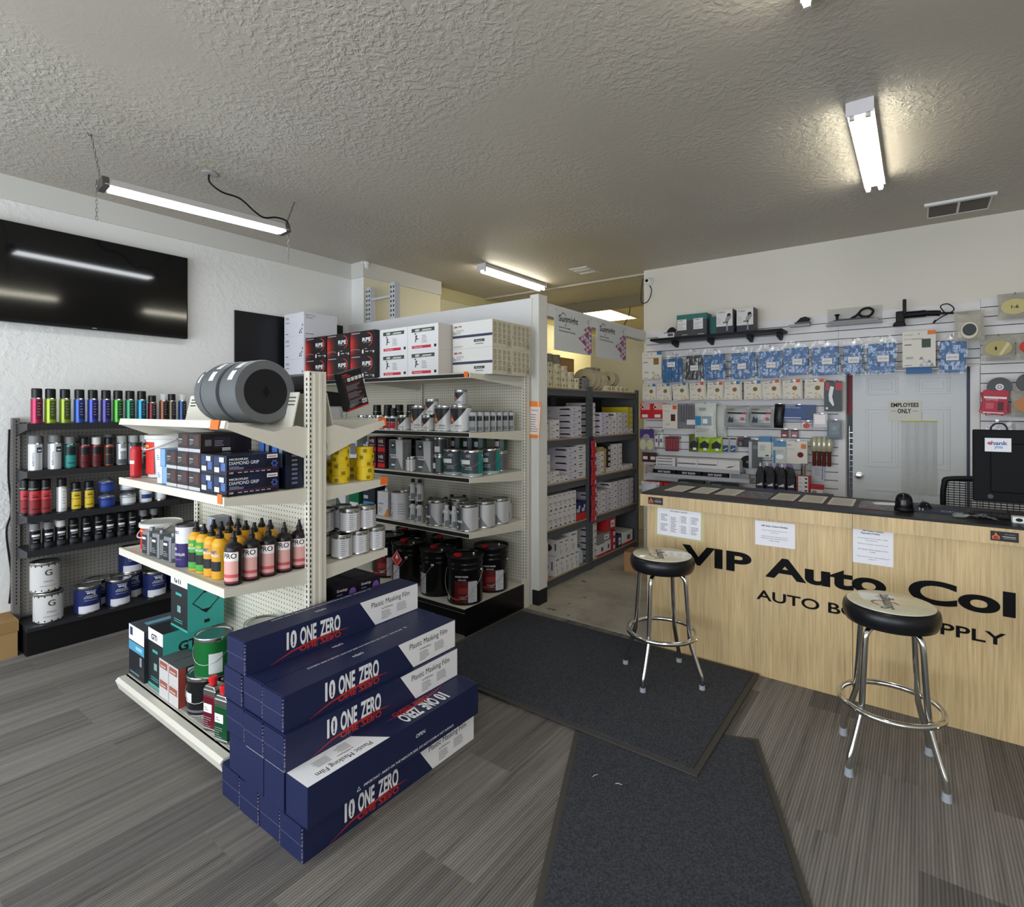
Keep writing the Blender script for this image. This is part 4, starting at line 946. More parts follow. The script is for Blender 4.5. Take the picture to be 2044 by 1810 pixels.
# ---- gondola left side, base deck
TEAL = mat('3fa79d', .5, name='teal_carton'); DK = mat('24282c', .5, name='charcoal_print')
def gti(w, d, h, tall):
    def make():
        s = MB().box((-w/2, 0, 0), (w/2, d, h), {'*': TEAL, '-y': DK, '+z': DK})
        f = lambda x, z, ww, hh, m, o=.0008: s.rect((-w/2+x*w, 0, z*h), X_, Z_, ww*w, hh*h, m, o)
        f(0, .78, 1, .22, FW); s.text('GTi', (-w/2+.22*w, 0, .82*h), X_, Z_, .4*w, .1*h, M_INK, .03, .0015)
        f(.3, .60, .35, .05, mat('3fa79d', .5)); f(.2, .15, .5, .015, TEAL); f(.2, .11, .5, .015, TEAL); f(.4, .3, .2, .12, mat('7fa7a6', .5)); f(.0, .0, 1, .04, TEAL)
        g = lambda pts, m, o=.0008: s.add([(w/2+o, p[0]*d, p[1]*h) for p in pts], [tuple(range(len(pts)))], m)
        if tall:
            g([(.12, .5), (.5, .72), (.88, .5), (.5, .28)], M_INK); g([(.16, .5), (.5, .695), (.84, .5), (.5, .305)], TEAL, .0012); g([(.5, .72), (.62, .65), (.38, .65)], M_INK, .0014); g([(.5, .28), (.66, .36), (.34, .36)], M_INK, .0014); g([(.45, .1), (.6, .1), (.6, .16), (.45, .16)], M_INK)
        else:
            s.text('GTi', (w/2, .3*d, .62*h), Y_, Z_, .45*d, .17*h, M_INK, .03, .001); g([(.62, .52), (.86, .25), (.38, .25)], M_INK); g([(.36, .22), (.88, .22), (.95, .12), (.28, .12)], M_INK, .001)
            g([(.38, .195), (.86, .195), (.9, .14), (.33, .14)], TEAL, .0013)
        return s.build('cup_carton', bev=.002)
    return make
put('gtiA', gti(.19, .25, .31, False), (-3.315, 1.225, .1515), 0, 'teal and charcoal carton on the gondola base deck', 'box')
put('gtiT', gti(.205, .19, .30, True), (-3.235, 1.31, .4625), 0, 'tall teal carton standing on top of another carton', 'box')
def bluebox():
    w, d, h = .215, .30, .285
    s = MB().box((-w/2, 0, 0), (w/2, d, h), {'*': DK, '+z': mat('4a4e56', .45), '-y': mat('1c2026', .4)})
    s.rect((-w/2, 0, .70*h), X_, Z_, w, .3*h, FW).rect((-w/2, 0, .50*h), X_, Z_, w, .18*h, mat('4f9cbe', .5)).rect((-w/2+.02, 0, .80*h), X_, Z_, .035, .045, mat('253a66', .5), .0015).rect((-w/2+.1, 0, .56*h), X_, Z_, .09, .02, mat('9cc9dc', .5), .0015)
    s.rect((w/2-.06, 0, .28*h), X_, Z_, .03, .05, mat('8b8f95', .5), .0012).rect((-w/2+.02, .0, .06*h), X_, Z_, .13, .012, mat('5c7480', .4), .0012).rect((-w/2+.07, .05, h), X_, Y_, .05, .2, mat('6fa9c4', .5), .001)
    return s.build('cup_carton', bev=.002)
put('bbx', bluebox, (-3.520, 1.205, .1515), 0, 'white, blue and black carton at the left end of the base deck', 'box')
def smallbox():
    w, d, h = .112, .13, .099
    s = MB().box((-w/2, 0, 0), (w/2, d, h), {'*': mat('c9c6c4', .5), '+x': mat('2b2c2e', .5), '+z': mat('58595c', .5)})
    s.rect((-w/2+.008, 0, h*.55), X_, Z_, w-.02, h*.35, mat('9a5a4c', .5)).rect((-w/2+.02, 0, h*.64), X_, Z_, w-.05, .006, mat('d8c6bd', .5), .0012).rect((w/2, 0, 0), Y_, Z_, .035, h, mat('96453a', .5)).rect((w/2, .045, h*.6), Y_, Z_, .07, .03, mat('cfd1d3', .5)).lines((w/2, .045, h*.2), Y_, Z_, .07, .03, 3, M_GREY)
    return s.build('small_carton', bev=.0015)
for i, (x, z) in enumerate(((-3.158, 0), (-3.042, 0), (-3.158, .0995), (-3.042, .0995))):
    put('smb', smallbox, (x, 1.205, .1515+z), 0, 'small brown and white carton, %s of the four on the base deck' % ['lower left', 'lower right', 'upper left', 'upper right'][i], 'box', 'four small brown and white cartons')
pailg = paint_can('1f7a3c', .088, .195, text=None, patch=[(.25, .95, .12, .62, 'c9cfcc'), (-1.5, -1.15, .3, .6, 'c9cfcc')], colm=.55)
paild = paint_can('1d1d20', .086, .19, patch=[(-.9, -.2, .35, .6, 'dadada'), (-.9, .6, .12, .18, '66666a')], colm=.3)
put('paild', paild, (-2.885, 1.295, .1515), math.radians(30), 'black paint can under the green one on the gondola base deck', 'paint can')
put('pailg', pailg, (-2.845, 1.315, .3420), math.radians(35), 'metallic green paint can stacked on the black can', 'paint can', 'metallic green paint cans')
put('paildt', paint_can('1d1d20', .086, .26, patch=[(-.9, -.2, .35, .6, 'dadada')], colm=.3), (-2.60, 1.44, .1515), math.radians(60), 'black paint can under the rear green can', 'paint can')
put('pailg', pailg, (-2.615, 1.445, .4120), math.radians(70), 'metallic green paint can nearest the gondola upright', 'paint can', 'metallic green paint cans')
def jug(col):
    def make():
        t = thing('solvent_tin', (0, 0, 0)); m1 = mat(col, .3, .45)
        s = MB().box((-.042, -.03, .0), (.042, .03, .018), M_STEEL).box((-.042, -.03, .018), (.042, .03, .165), m1).box((-.042, -.03, .165), (.042, .03, .195), M_STEEL)
        s.prism([(-.042, .195), (.042, .195), (.03, .212), (-.03, .212)], 'y', -.028, .028, M_STEEL)
        s.rect((-.038, -.03, .02), X_, Z_, .06, .14, mat('2a2a2e', .4)).rect((-.036, -.03, .09), X_, Z_, .055, .04, FW, .0012).ctext if 0 else s.rect((-.036, -.03, .09), X_, Z_, .055, .04, FW, .0012)
        s.lines((-.03, -.03, .10), X_, Z_, .03, .02, 2, M_GREY, .4, 1, .0018).lines((-.036, -.03, .025), X_, Z_, .05, .05, 5, M_GREY, .3, 2, .0012).rect((.042, .0, .03), Y_, Z_, .025, .11, mat('a8a9ac', .4))
        s.build('tin_body', t, bev=.004)
        MB().lathe([(.017, .205), (.017, .222), (.020, .224), (.020, .242), (.016, .246), (0, .246)], mat('d0232b', .35), (-.012, 0, 0), 18).build('screw_cap', t)
        return t
    return make
put('jugm', jug('7c1830'), (-2.665, 1.235, .1515), math.radians(12), 'maroon metal tin with red screw cap on the base deck', 'tin')
put('jugg', jug('1d5a35'), (-2.535, 1.225, .1515), math.radians(12), 'green metal tin with red screw cap at the near corner of the base deck', 'tin')

# ---- gondola right side: tape, cans, purple boxes (seen from the end)
TY = mat('e3c41d', .45, name='yellow_tape_roll')
def tape():
    s = MB().lathe([(.030, .0), (.0475, 0), (.0475, .036), (.030, .036), (.030, 0)], TY, seg=36)
    s.cpatch(.0475, -.9, -.45, .006, .026, mat('8c7a1f', .5)).cpatch(.0475, .6, .9, .01, .028, mat('8c7a1f', .5))
    return s.build('tape_roll')
rr_ = random.Random(5)
for (x, y, n, nm) in ((-2.475, 1.955, 5, 'nearest the shelf corner'), (-2.475, 1.795, 6, 'beside the upright'), (-2.60, 1.95, 3, 'in the second row'), (-2.60, 1.83, 3, 'in the second row by the panel')):
    for k in range(n):
        put('tape', tape, (x+rr_.uniform(-.004, .004), y+rr_.uniform(-.004, .004), 1.2695+.0365*k), rr_.uniform(-.6, .6), 'yellow tape roll, %s from bottom, stack %s' % (ORD[k], nm), 'tape roll', 'stacked yellow tape rolls')
quart = paint_can('d9d9dc', .054, .125, handle=False, colm=0, patch=[(-2.6, 2.6, .08, .92, 'e4e4e8'), ], name='quart_can')
def quartp():
    t = quart(); b = t.children[0]
    s = MB()
    for a0 in (0, .75, 1.5, 2.25, -.75):
        for k in range(9): s.cpatch(.054, a0+.06, a0+.5+.12*((k*7) % 3)/3, .018+.0105*k, .022+.0105*k, M_GREY, seg=3, off=.0022)
    s.build('label_print', t); return t
for x, y, z, l in ((-2.47, 1.80, 0, 'front row left'), (-2.47, 1.912, 0, 'front row middle'), (-2.475, 2.0225-.032, 0, 'front row right'), (-2.475, 1.855, .127, 'upper row left'), (-2.478, 1.965, .127, 'upper row right'), (-2.585, 1.76, 0, 'second row by the upright'), (-2.585, 1.77, .127, 'upper second row by the upright'), (-2.59, 1.885, .127, 'upper second row middle'), (-2.585, 1.875, 0, 'second row middle')):
    if l == 'front row right': x, y = -2.47, 2.024-.0
    put('quart', quartp, (x, y, .873+z), 0, 'quart can with printed label, %s, right side of gondola' % l, 'paint can', 'quart cans with printed labels')
PU = mat('5b3a8c', .45, name='purple_print'); PB = mat('1f1a26', .45, name='dark_purple_carton')
def purple():
    w, l, h = .235, .15, .095
    s = MB().box((-w, 0, 0), (0, l, h), PB)
    s.rect((0, 0, .0), Y_, Z_, l, .038, PU).text('Greetings', (0, .02, .062), Y_, Z_, .065, .018, FW, .01, .001).rect((0, .02, .048), Y_, Z_, .035, .006, mat('8f7ab8', .5), .001)
    s.add([(.0012, .095, .03), (.0012, .14, .03), (.0012, .14, .055), (.0012, .13, .07), (.0012, .108, .07), (.0012, .097, .055)], [(0, 1, 2, 3, 4, 5)], mat('8d63c4', .4))
    for k in range(5): s.rect((0, .015+.013*k, .018), Y_, Z_, .009, .009, mat('c9b6e4', .5), .001)
    s.rect((-w+.03, .02, h), X_, Y_, .12, .1, mat('33264a', .4)).lines((0, .015, .004), Y_, Z_, .075, .010, 2, mat('9c88c4', .5), .4, 1, .001)
    return s.build('glove_box', bev=.0015)
for i, (y, z) in enumerate(((1.70, .5385), (1.855, .5385), (1.70, .6355), (1.855, .6355))):
    put('purp', purple, (-2.43, y+.02, z), 0, '%s purple and black glove box beneath the white quart cans' % ['lower left', 'lower right', 'upper left', 'upper right'][i], 'box', 'purple and black glove boxes')
for i in range(4):
    for j, y in enumerate((1.72, 1.875)):
        put('purp', purple, (-2.43, y, .1505+.097*i), 0, 'purple and black glove box low in the stack behind the masking film boxes', 'box', 'purple glove boxes low in the stack')

# ================================================================ LONG SHELVING UNIT: goods
# top shelf, left to right
WC = mat('dcdce4', .5, name='white_carton')
def whitebox():
    w, d, h = .335, .37, .222
    s = MB().box((-w/2, 0, 0), (w/2, d, h), WC)
    s.text('370', (-w/2+.02, 0, .165), X_, Z_, .06, .022, mat('55555c', .6), .01).rect((-w/2+.02, 0, .13), X_, Z_, .07, .008, M_GREY).rect((-w/2+.02, 0, .02), X_, Z_, .05, .01, M_GREY)
    for k, (a, b) in enumerate(((.25, .02), (.28, .02), (.265, .04), (.29, .055), (.30, .09))): s.add([(-w/2+a, -.001, b), (-w/2+a+.026, -.001, b), (-w/2+a+.013, -.001, b+.024)], [(0, 1, 2)], mat('6b6b74', .5))
    s.text('Paint Cup', (w/2, .02, .185), Y_, Z_, .10, .018, mat('3c3c42', .6), .0, .001).text('System', (w/2, .02, .160), Y_, Z_, .075, .018, mat('3c3c42', .6), .0, .001).rect((w/2, .02, .012), Y_, Z_, .09, .008, M_GREY)
    return s.build('carton', bev=.002)
for k in range(3):
    put('wbx', whitebox, (-4.878, 3.005, 1.931+.223*k), 0, 'white paint cup carton, %s of the three stacked at the left of the top shelf' % ['bottom', 'middle', 'top'][k], 'box', 'stacked white paint cup cartons')
def redfade():
    m, nt, b, N, mp, L = nodes('black_card_with_red_burst', .4)
    sep = N('ShaderNodeSeparateXYZ'); L(mp((1, 1, 1)), sep.inputs[0])
    d = N('ShaderNodeVectorMath', operation='DISTANCE'); L(mp((1, .01, 1)), d.inputs[0]); d.inputs[1].default_value = (-.20, 0, .09)
    r = ramp(N, [(0.04, 'cc3028'), (0.11, '5c1c1c'), (0.16, '1c1719')]); L(d.outputs['Value'], r.inputs[0]); L(r.outputs[0], b.inputs['Base Color']); return m
RPM = redfade(); BKC = mat('1f1c20', .45, name='black_carton_side')
def rpe():
    w, d, h = .333, .30, .205
    s = MB().box((-w/2, 0, 0), (w/2, d, h), {'*': BKC, '-y': RPM})
    f = Vector((0, 0, 0))
    s.text('RPE', (.0, 0, .112), X_, Z_, .115, .034, FW, .02, .001).text('CUP SYSTEM', (.01, 0, .098), X_, Z_, .09, .009, mat('a9a9ad', .5), .0, .001)
    pts = []
    for k in range(17):
        a = math.radians(100-185*k/16); pts.append((a, .0012+.0035*math.sin(PI*k/16)))
    for (a, t), (b, u) in zip(pts, pts[1:]):
        cx, cz, R0 = .075, .128, .056
        s.add([(cx+(R0-t)*math.cos(a), -.0012, cz+(R0-t)*math.sin(a)), (cx+(R0+t)*math.cos(a), -.0012, cz+(R0+t)*math.sin(a)), (cx+(R0+u)*math.cos(b), -.0012, cz+(R0+u)*math.sin(b)), (cx+(R0-u)*math.cos(b), -.0012, cz+(R0-u)*math.sin(b))], [(0, 1, 2, 3)], mat('e0433a', .5))
    s.rect((-w/2+.015, 0, .185), X_, Z_, .12, .008, mat('9a9a9e', .5)).rect((-.005, 0, .010), X_, Z_, .020, .032, mat('e9d9d6', .5)).rect((-.0, 0, .042), X_, Z_, .010, .008, mat('d8342c', .5))
    s.rect((.04, 0, .022), X_, Z_, .04, .008, mat('bdbdc0', .5)).rect((.1, 0, .024), X_, Z_, .045, .006, mat('9a9a9e', .5)).rect((.03, 0, .048), X_, Z_, .03, .005, mat('bdbdc0', .5)).rect((w/2-.03, 0, .012), X_, Z_, .018, .018, mat('cfcfcf', .5))
    P = [(-w/2, .045), (-.11, .052), (-.05, .048), (-.03, .036)]
    for p, q in zip(P, P[1:]): s.add([(p[0], -.001, p[1]-.003), (q[0], -.001, q[1]-.003), (q[0], -.001, q[1]+.001), (p[0], -.001, p[1]+.001)], [(0, 1, 2, 3)], mat('8d8d92', .5))
    return s.build('carton', bev=.002)
for i, x in enumerate((-4.54, -4.20, -3.865)):
    for k in range(2): put('rpe', rpe, (x, 3.02+.004*i, 1.931+.2055*k), 0, 'black cup-system carton with a red arc, %s column, %s row' % (['left', 'middle', 'right'][i], ['lower', 'upper'][k]), 'box', 'black cartons with red arcs')
def w400():
    w, d, h = .345, .30, .203
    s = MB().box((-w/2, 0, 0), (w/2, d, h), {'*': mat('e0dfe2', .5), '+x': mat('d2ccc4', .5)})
    s.rect((-w/2+.045, 0, .148), X_, Z_, .26, .030, mat('46503f', .5)).text('400', (-w/2+.085, 0, .153), X_, Z_, .05, .019, FW, .02, .0012).rect((-w/2+.17, 0, .160), X_, Z_, .1, .006, FW, .0012).rect((-w/2+.15, 0, .152), X_, Z_, .12, .004, mat('b9bdb4', .5), .0012)
    s.rect((-w/2+.05, 0, .018), X_, Z_, .215, .022, mat('c4283a', .5)).text('VIP Auto Colors', (-w/2+.07, 0, .024), X_, Z_, .1, .010, FW, .01, .0012).rect((w/2-.045, 0, .02), X_, Z_, .024, .022, M_INK)
    g = mat('3a3d3a', .5)
    s.add([(-.085, -.001, .12), (-.065, -.001, .126), (-.062, -.001, .118), (-.07, -.001, .10), (-.045, -.001, .094), (-.045, -.001, .089), (-.072, -.001, .09), (-.078, -.001, .07), (-.088, -.001, .068), (-.083, -.001, .092), (-.08, -.001, .105)][::1], [tuple(range(11))], g).add([(-.095, -.001, .132), (-.085, -.001, .142), (-.075, -.001, .140), (-.078, -.001, .128)], [(0, 1, 2, 3)], g)
    s.lines((-.01, 0, .062), X_, Z_, .07, .065, 5, M_GREY, .35, 3)
    return s.build('carton', bev=.002)
for i, x in enumerate((-3.522, -3.174)):
    for k in range(2): put('w400', w400, (x, 3.075, 1.931+.2035*k), 0, 'white carton with dark 400 band and red stripe, %s, %s' % (['left column', 'right column'][i], ['lower', 'upper'][k]), 'box', 'white 400 cartons')
def b3m():
    w, d, h = .405, .252, .207
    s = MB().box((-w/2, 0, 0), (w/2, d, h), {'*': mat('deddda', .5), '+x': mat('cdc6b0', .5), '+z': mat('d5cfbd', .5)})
    s.text('3M', (-w/2+.012, 0, .165), X_, Z_, .036, .018, mat('c22b33', .5), .03).text('PPS', (-w/2+.062, 0, .167), X_, Z_, .034, .014, M_INK, .02).rect((-w/2, 0, .085), X_, Z_, w, .020, mat('3a3d58', .5)).lines((-w/2+.04, 0, .12), X_, Z_, .08, .035, 4, M_GREY, .35, 2)
    s.add([(-w/2, -.001, .15), (-w/2+.05, -.001, .118), (-w/2, -.001, .108)], [(0, 2, 1)], mat('a9a9ab', .5)).rect((.02, 0, .045), X_, Z_, .105, .020, mat('2e3b30', .5)).text('PPS Series 2.0', (.035, 0, .050), X_, Z_, .07, .009, FW, .0, .0012).rect((.035, 0, .026), X_, Z_, .08, .008, M_GREY).lines((-w/2+.01, 0, .012), X_, Z_, .15, .014, 2, M_GREY, .4, 4)
    for c in range(4):
        for r in range(4): s.lines((w/2, .014+.058*c, .030+.042*r), Y_, Z_, .046, .036, 6, mat('77725f', .6), .42, c*5+r)
    s.rect((w/2, .182, .012), Y_, Z_, .056, .058, mat('6f6a58', .6), .0012).rect((w/2, .185, .015), Y_, Z_, .050, .052, mat('cdc6b0', .5), .0016)
    for q in range(9): s.rect((w/2, .191+.0042*q, .022), Y_, Z_, .0014+.001*(q % 2), .036, mat('4a4638', .6), .002)
    return s.build('carton', bev=.002)
for j in range(2):
    for k in range(2): put('b3m', b3m, (-2.785, 3.225+.256*j, 1.931+.208*k), 0, 'white carton with dark blue stripe at the right end of top shelf, %s %s' % (['front', 'rear'][j], ['lower', 'upper'][k]), 'box', 'white cartons with dark blue stripe')

# shelf A
def flame(s, r, a, h, sc):
    fm = mat('e2783a', .5); fd = mat('1f1b1e', .5); f2 = mat('f0b48a', .5)
    def poly(pts, m, off):
        s.add([((r+off)*math.cos(a+u*sc/r), (r+off)*math.sin(a+u*sc/r), h+v*sc) for u, v in pts], [tuple(range(len(pts)))], m)
    poly([(-.3, 0), (.25, 0), (.42, .3), (.30, .75), (.18, .55), (.02, 1.25), (-.12, 1.7), (-.06, 1.05), (-.25, .65), (-.45, .35)], fm, .0016)
    poly([(-.18, .15), (.12, .15), (.16, .5), (.02, .85), (-.14, .6)], f2, .0020); poly([(-.12, .2), (.06, .2), (.08, .42), (-.1, .42)], fd, .0024)
    for k in range(10): q = 2*PI*k/10; poly([(-.05+.36*math.cos(q), -.02+.36*math.sin(q)), (-.05+.44*math.cos(q), -.02+.44*math.sin(q)), (-.05+.44*math.cos(q+.5), -.02+.44*math.sin(q+.5)), (-.05+.36*math.cos(q+.5), -.02+.36*math.sin(q+.5))], mat('c9a99a', .5), .0022)
def flamecan(r, h):
    def make():
        t = paint_can('dfe0e3', r, h, handle=False, colm=.1)(); b = t.children[0]; s = MB(); a = -PI/2
        # dark curved field, from the left and top
        n = 16
        for i in range(n):
            u0 = -1.35+2.5*i/n; u1 = -1.35+2.5*(i+1)/n
            z0 = h*(.30+.62*max(0, (u0+.5)/1.7)**1.6 if u0 > -.5 else .30); z1 = h*(.30+.62*max(0, (u1+.5)/1.7)**1.6 if u1 > -.5 else .30)
            R_ = r+.0008; zt = h-.022
            s.add([(R_*math.cos(a+u0), R_*math.sin(a+u0), min(z0, zt)), (R_*math.cos(a+u1), R_*math.sin(a+u1), min(z1, zt)), (R_*math.cos(a+u1), R_*math.sin(a+u1), zt), (R_*math.cos(a+u0), R_*math.sin(a+u0), zt)], [(0, 1, 2, 3)], mat('26272b', .35), True)
        flame(s, r, a-.35, h*.32, h*.27)
        s.ctext('EPP250', r, a+.35, h*.20, r*.62, h*.06, mat('2c2c30', .5), .01); s.cpatch(r, a-.1, a+.7, h*.12, h*.14, M_GREY)
        s.build('label_print', t); return t
    return make
fcg = flamecan(.082, .205); fcq = flamecan(.052, .128)
zA = 1.4885
def slot(rows):
    for a in rows: put(*a)
put('fcg', fcg, (-3.30, 3.175, zA), .1, 'large black and white can with a flame emblem, first from the left', 'paint can', 'cans with flame emblems')
put('fcg', fcg, (-3.015, 3.165, zA), .1, 'large black and white can with a flame emblem, second from the left', 'paint can', 'cans with flame emblems')
put('fcg', fcg, (-2.845, 3.165, zA), .1, 'large black and white can with a flame emblem, third from the left', 'paint can', 'cans with flame emblems')
put('fcq', fcq, (-3.45, 3.13, zA), .1, 'small flame emblem can, left of the large ones', 'paint can', 'cans with flame emblems')
put('fcq', fcq, (-3.17, 3.13, zA), .1, 'small flame emblem can between the first two large ones, below another', 'paint can', 'cans with flame emblems')
put('fcq', fcq, (-3.14, 3.145, zA+.129), .1, 'small flame emblem can stacked on another small one', 'paint can', 'cans with flame emblems')
put('fcg', fcg, (-3.02, 3.36, zA), .1, 'large flame emblem can in the back row', 'paint can', 'cans with flame emblems')
put('fcq', fcq, (-3.02, 3.36, zA+.206), .1, 'small flame emblem can stacked in the back row', 'paint can', 'cans with flame emblems')
rk = paint_can('d8d8db', .052, .125, handle=False, band=[(.0, .22, 'b02a33', 3.1), (.75, .95, '202024', 3.1)], text=[('HS', .45, .14, '2a2a2e', .03)])
for i, (x, y) in enumerate(((-3.99, 3.14), (-3.87, 3.14), (-3.76, 3.14))):
    put('rk', rk, (x, y, zA), 0, 'white quart can with red base band, %s at the left of the upper shelf' % ORD[i], 'paint can', 'white cans with red bands')
bk1 = spray('d9d9dc', '1f1f23', CAPB, .034, .13, .07, 2, 'b02a33')
for i, x in enumerate((-3.66, -3.58)):
    put('bk1', bk1, (x, 3.13, zA), .1, 'white and red tin with tall black cap, %s of the two' % ['left', 'right'][i], 'can', 'tins with tall black caps')
for i, x in enumerate((-4.0, -3.85, -3.70, -3.55)):
    put('bkb', spray('2a2a2e', '3b3b40', CAPB, .04, .17, .06, 0), (x, 3.30, zA), 0, 'black-capped dark can in the back row of upper shelf', 'can', 'back row dark cans of the upper shelf')
hb = bottle('b9bcbf', '9a9ea2', CAPB, .03, .155, 'hardener_bottle', .45, None, .86, band=[(.55, .78, '2c3238'), (.06, .25, '6f7479')])
for i, x in enumerate((-2.715, -2.715, -2.715, -2.715, -2.715, -2.715, -2.715)):
    put('hb', hb, (-2.72+.0*i, 3.16+.080*i, zA), .35, 'slim silver tin bottle with round dark emblem, %s from the front' % ORD[i], 'bottle', 'slim silver tin bottles on upper shelf')
for i in range(3):
    put('hb', hb, (-2.79, 3.30+.085*i, zA), .35, 'slim silver tin bottle in the second column of upper shelf', 'bottle', 'second column of slim silver bottles')

# shelf B
zB = 1.1515
SG = mat('c5c6c8', .4, .15, name='pale_silver_tin'); TG = mat('7d8084', .4, .2)
def lacq(w, d, h):
    def make():
        t = thing('primer_tin', (0, 0, 0)); s = MB().box((-w/2, 0, .0), (w/2, d, h), SG)
        s.add([(-w/2, -.001, .003), (w/2*.7, -.001, .003), (-w/2+.55*w, -.001, .38*h), (-w/2+.5*w, -.001, h-.003), (-w/2, -.001, h-.003)], [(0, 1, 2, 3, 4)], mat('55585c', .4)).add([(-w/2+.40*w, -.0014, .003), (w/2-.003, -.0014, .003), (-w/2+.60*w, -.0014, .42*h)], [(0, 1, 2)], TG)
        n = 16; s.add([(-w/2+.3*w+.17*w*math.cos(2*PI*k/n), -.0018, .80*h+.17*w*math.sin(2*PI*k/n)) for k in range(n)], [tuple(range(n))], mat('1d2b26', .4))
        s.rect((-w/2+.22*w, -.0014, .79*h), X_, Z_, .16*w, .012, FW, .001)
        s.text('LACQUER', (-w/2+.08*w, -.0012, .46*h), X_, Z_, .55*w, .055*h, FW, .02, .001).text('PRIMER', (-w/2+.16*w, -.0012, .385*h), X_, Z_, .46*w, .055*h, FW, .02, .001).rect((-w/2+.2*w, -.001, .14*h), X_, Z_, .25*w, .05*h, FW, .001)
        for c in range(2): s.lines((w/2, .01+.5*d*c, .12*h), Y_, Z_, .4*d, .8*h, 14, M_GREY, .3, c)
        s.build('tin_body', t, bev=.004); MB().lathe([(.018, h), (.018, h+.018), (0, h+.018)], CAPW, (0, d/2, 0), 16).build('cap', t); return t
    return make
put('lq', lacq(.155, .11, .255), (-3.555, 3.13, zB), .08, 'rectangular silver tin lettered LACQUER PRIMER, left one', 'tin', 'lacquer primer tins')
put('lq', lacq(.155, .11, .255), (-3.225, 3.13, zB), .08, 'rectangular silver tin lettered LACQUER PRIMER, right one', 'tin', 'lacquer primer tins')
put('wq', paint_can('d9d9dc', .045, .12, handle=False), (-3.37, 3.135, zB), 0, 'small plain white can between the two lacquer primer tins', 'paint can')
gq = paint_can('2f5a40', .052, .145, handle=False, patch=[(-.95, .1, .3, .6, 'd5d7d8'), (.2, .9, .1, .9, '6d7277')], colm=.4, band=[(.05, .9, '2b3033', .95)])
put('gqg', paint_can('4a4d52', .055, .145, handle=False, patch=[(0, .8, .2, .5, 'd5d7d8')], colm=.4), (-3.065, 3.155, zB+.146), 0, 'grey quart can stacked on the green one', 'paint can')
put('gq', gq, (-3.065, 3.155, zB), 0, 'green and black quart can under the grey one', 'paint can', 'green quart cans')
tealg = paint_can('1f9c98', .083, .20, text=[('HD', .74, .10, 'c9d2dc', .035), ('PRIMER', .34, .05, 'b9c4c9', .05), ('SURFACER', .27, .05, 'b9c4c9', .06)], patch=[(-.9, .15, .48, .64, 'e2e4e6')], band=[(.0, .12, 'a9adb0', 1.5), (.14, .90, '44484e', .95)], colm=.5)
for i, (x, y) in enumerate(((-2.925, 3.185), (-2.735+.0, 3.18), (-2.745, 3.41))):
    put('tealg', tealg, (x-.01, y, zB), .35, 'teal and grey metallic paint can, %s' % ['left in the front row', 'right in the front row', 'behind at the shelf end'][i], 'paint can', 'teal and grey paint cans')
for i, (x, y) in enumerate(((-3.12, 3.42), (-3.0, 3.44), (-2.89, 3.45), (-2.79, 3.60))):
    z = zB
    put('cn2', paint_can('6c7075', .083 if 0 else .05, .16, handle=False, colm=.3), (x, y, zB), 0, 'grey can beneath a green one in the back row', 'paint can', 'back row grey cans')
    put('gq', gq, (x, y, zB+.161), .2, 'small green can in the back row, %s from the left' % ORD[i], 'paint can', 'green quart cans')
def redbl():
    s = MB().box((-.05, 0, 0), (.05, .12, .135), mat('3c1d22', .5)).rect((-.045, 0, .01), X_, Z_, .09, .035, M_RED).text('HB', (-.035, 0, .085), X_, Z_, .06, .03, mat('c9b9bb', .5), .02).rect((-.04, 0, .06), X_, Z_, .07, .008, mat('a08a8c', .5)); return s.build('small_carton')
for i, (x, z) in enumerate(((-3.86, 0), (-3.74, 0), (-3.86, .136), (-3.74, .136))): put('redbl', redbl, (x, 3.13, zB+z), 0, 'dark red and black carton, %s of four' % ['lower left', 'lower right', 'upper left', 'upper right'][i], 'box', 'dark red and black cartons')
put('gcan', lacq(.12, .10, .20), (-4.02, 3.16, zB), 0, 'silver tin with dark emblem left of the red and black cartons', 'tin')
for i, x in enumerate((-4.30, -4.17)): put('wjer', lambda: carton(.11, .12, .27, mat('cfd0d3', .4)).rect((-.04, -.06, .1), X_, Z_, .08, .1, TG).build('jerrycan'), (x, 3.22, zB), 0, 'tall white jerrycan seen past the gondola, %s one' % ['left', 'right'][i], 'jerrycan', 'tall white jerrycans')
for i, x in enumerate((-4.05, -3.93, -3.81, -3.69, -3.57)): put('dkc', spray('2c2d31', '46484d', CAPB, .05, .2, .07, 0), (x, 3.38, zB), 0, 'dark can with black cap in the back row of the second shelf', 'can', 'back row dark cans of the second shelf')

# shelf C
zC = .7395
put('bbl', lambda: carton(.16, .12, .26, mat('2a2f38', .5)).rect((-.075, -.06, .02), X_, Z_, .14, .085, mat('3f8fd0', .4)).rect((-.07, -.06, .13), X_, Z_, .06, .03, mat('aeb6bf', .5)).rect((-.07, -.06, .20), X_, Z_, .05, .02, mat('aeb6bf', .5)).build('mask_carton'), (-3.92, 3.20, zC), 0, 'black carton with a bright blue mask picture', 'box')
put('bgr', lambda: carton(.14, .12, .27, mat('1f6b45', .4)).rect((-.06, -.06, .02), X_, Z_, .12, .06, mat('d5d7d8', .4)).build('jerrycan'), (-4.13, 3.20, zC), 0, 'green jerrycan seen past the gondola', 'jerrycan')
put('wjc', lambda: carton(.15, .12, .25, mat('cfd0d3', .4)).add([(-.07, -.061, .02), (.03, -.061, .02), (-.07, -.061, .14)], [(0, 1, 2)], mat('4d5a52', .4)).build('jerrycan'), (-4.33, 3.20, zC), 0, 'white jerrycan beside the green one on the third shelf', 'jerrycan')
ORG = mat('d9822f', .45, name='orange_print')
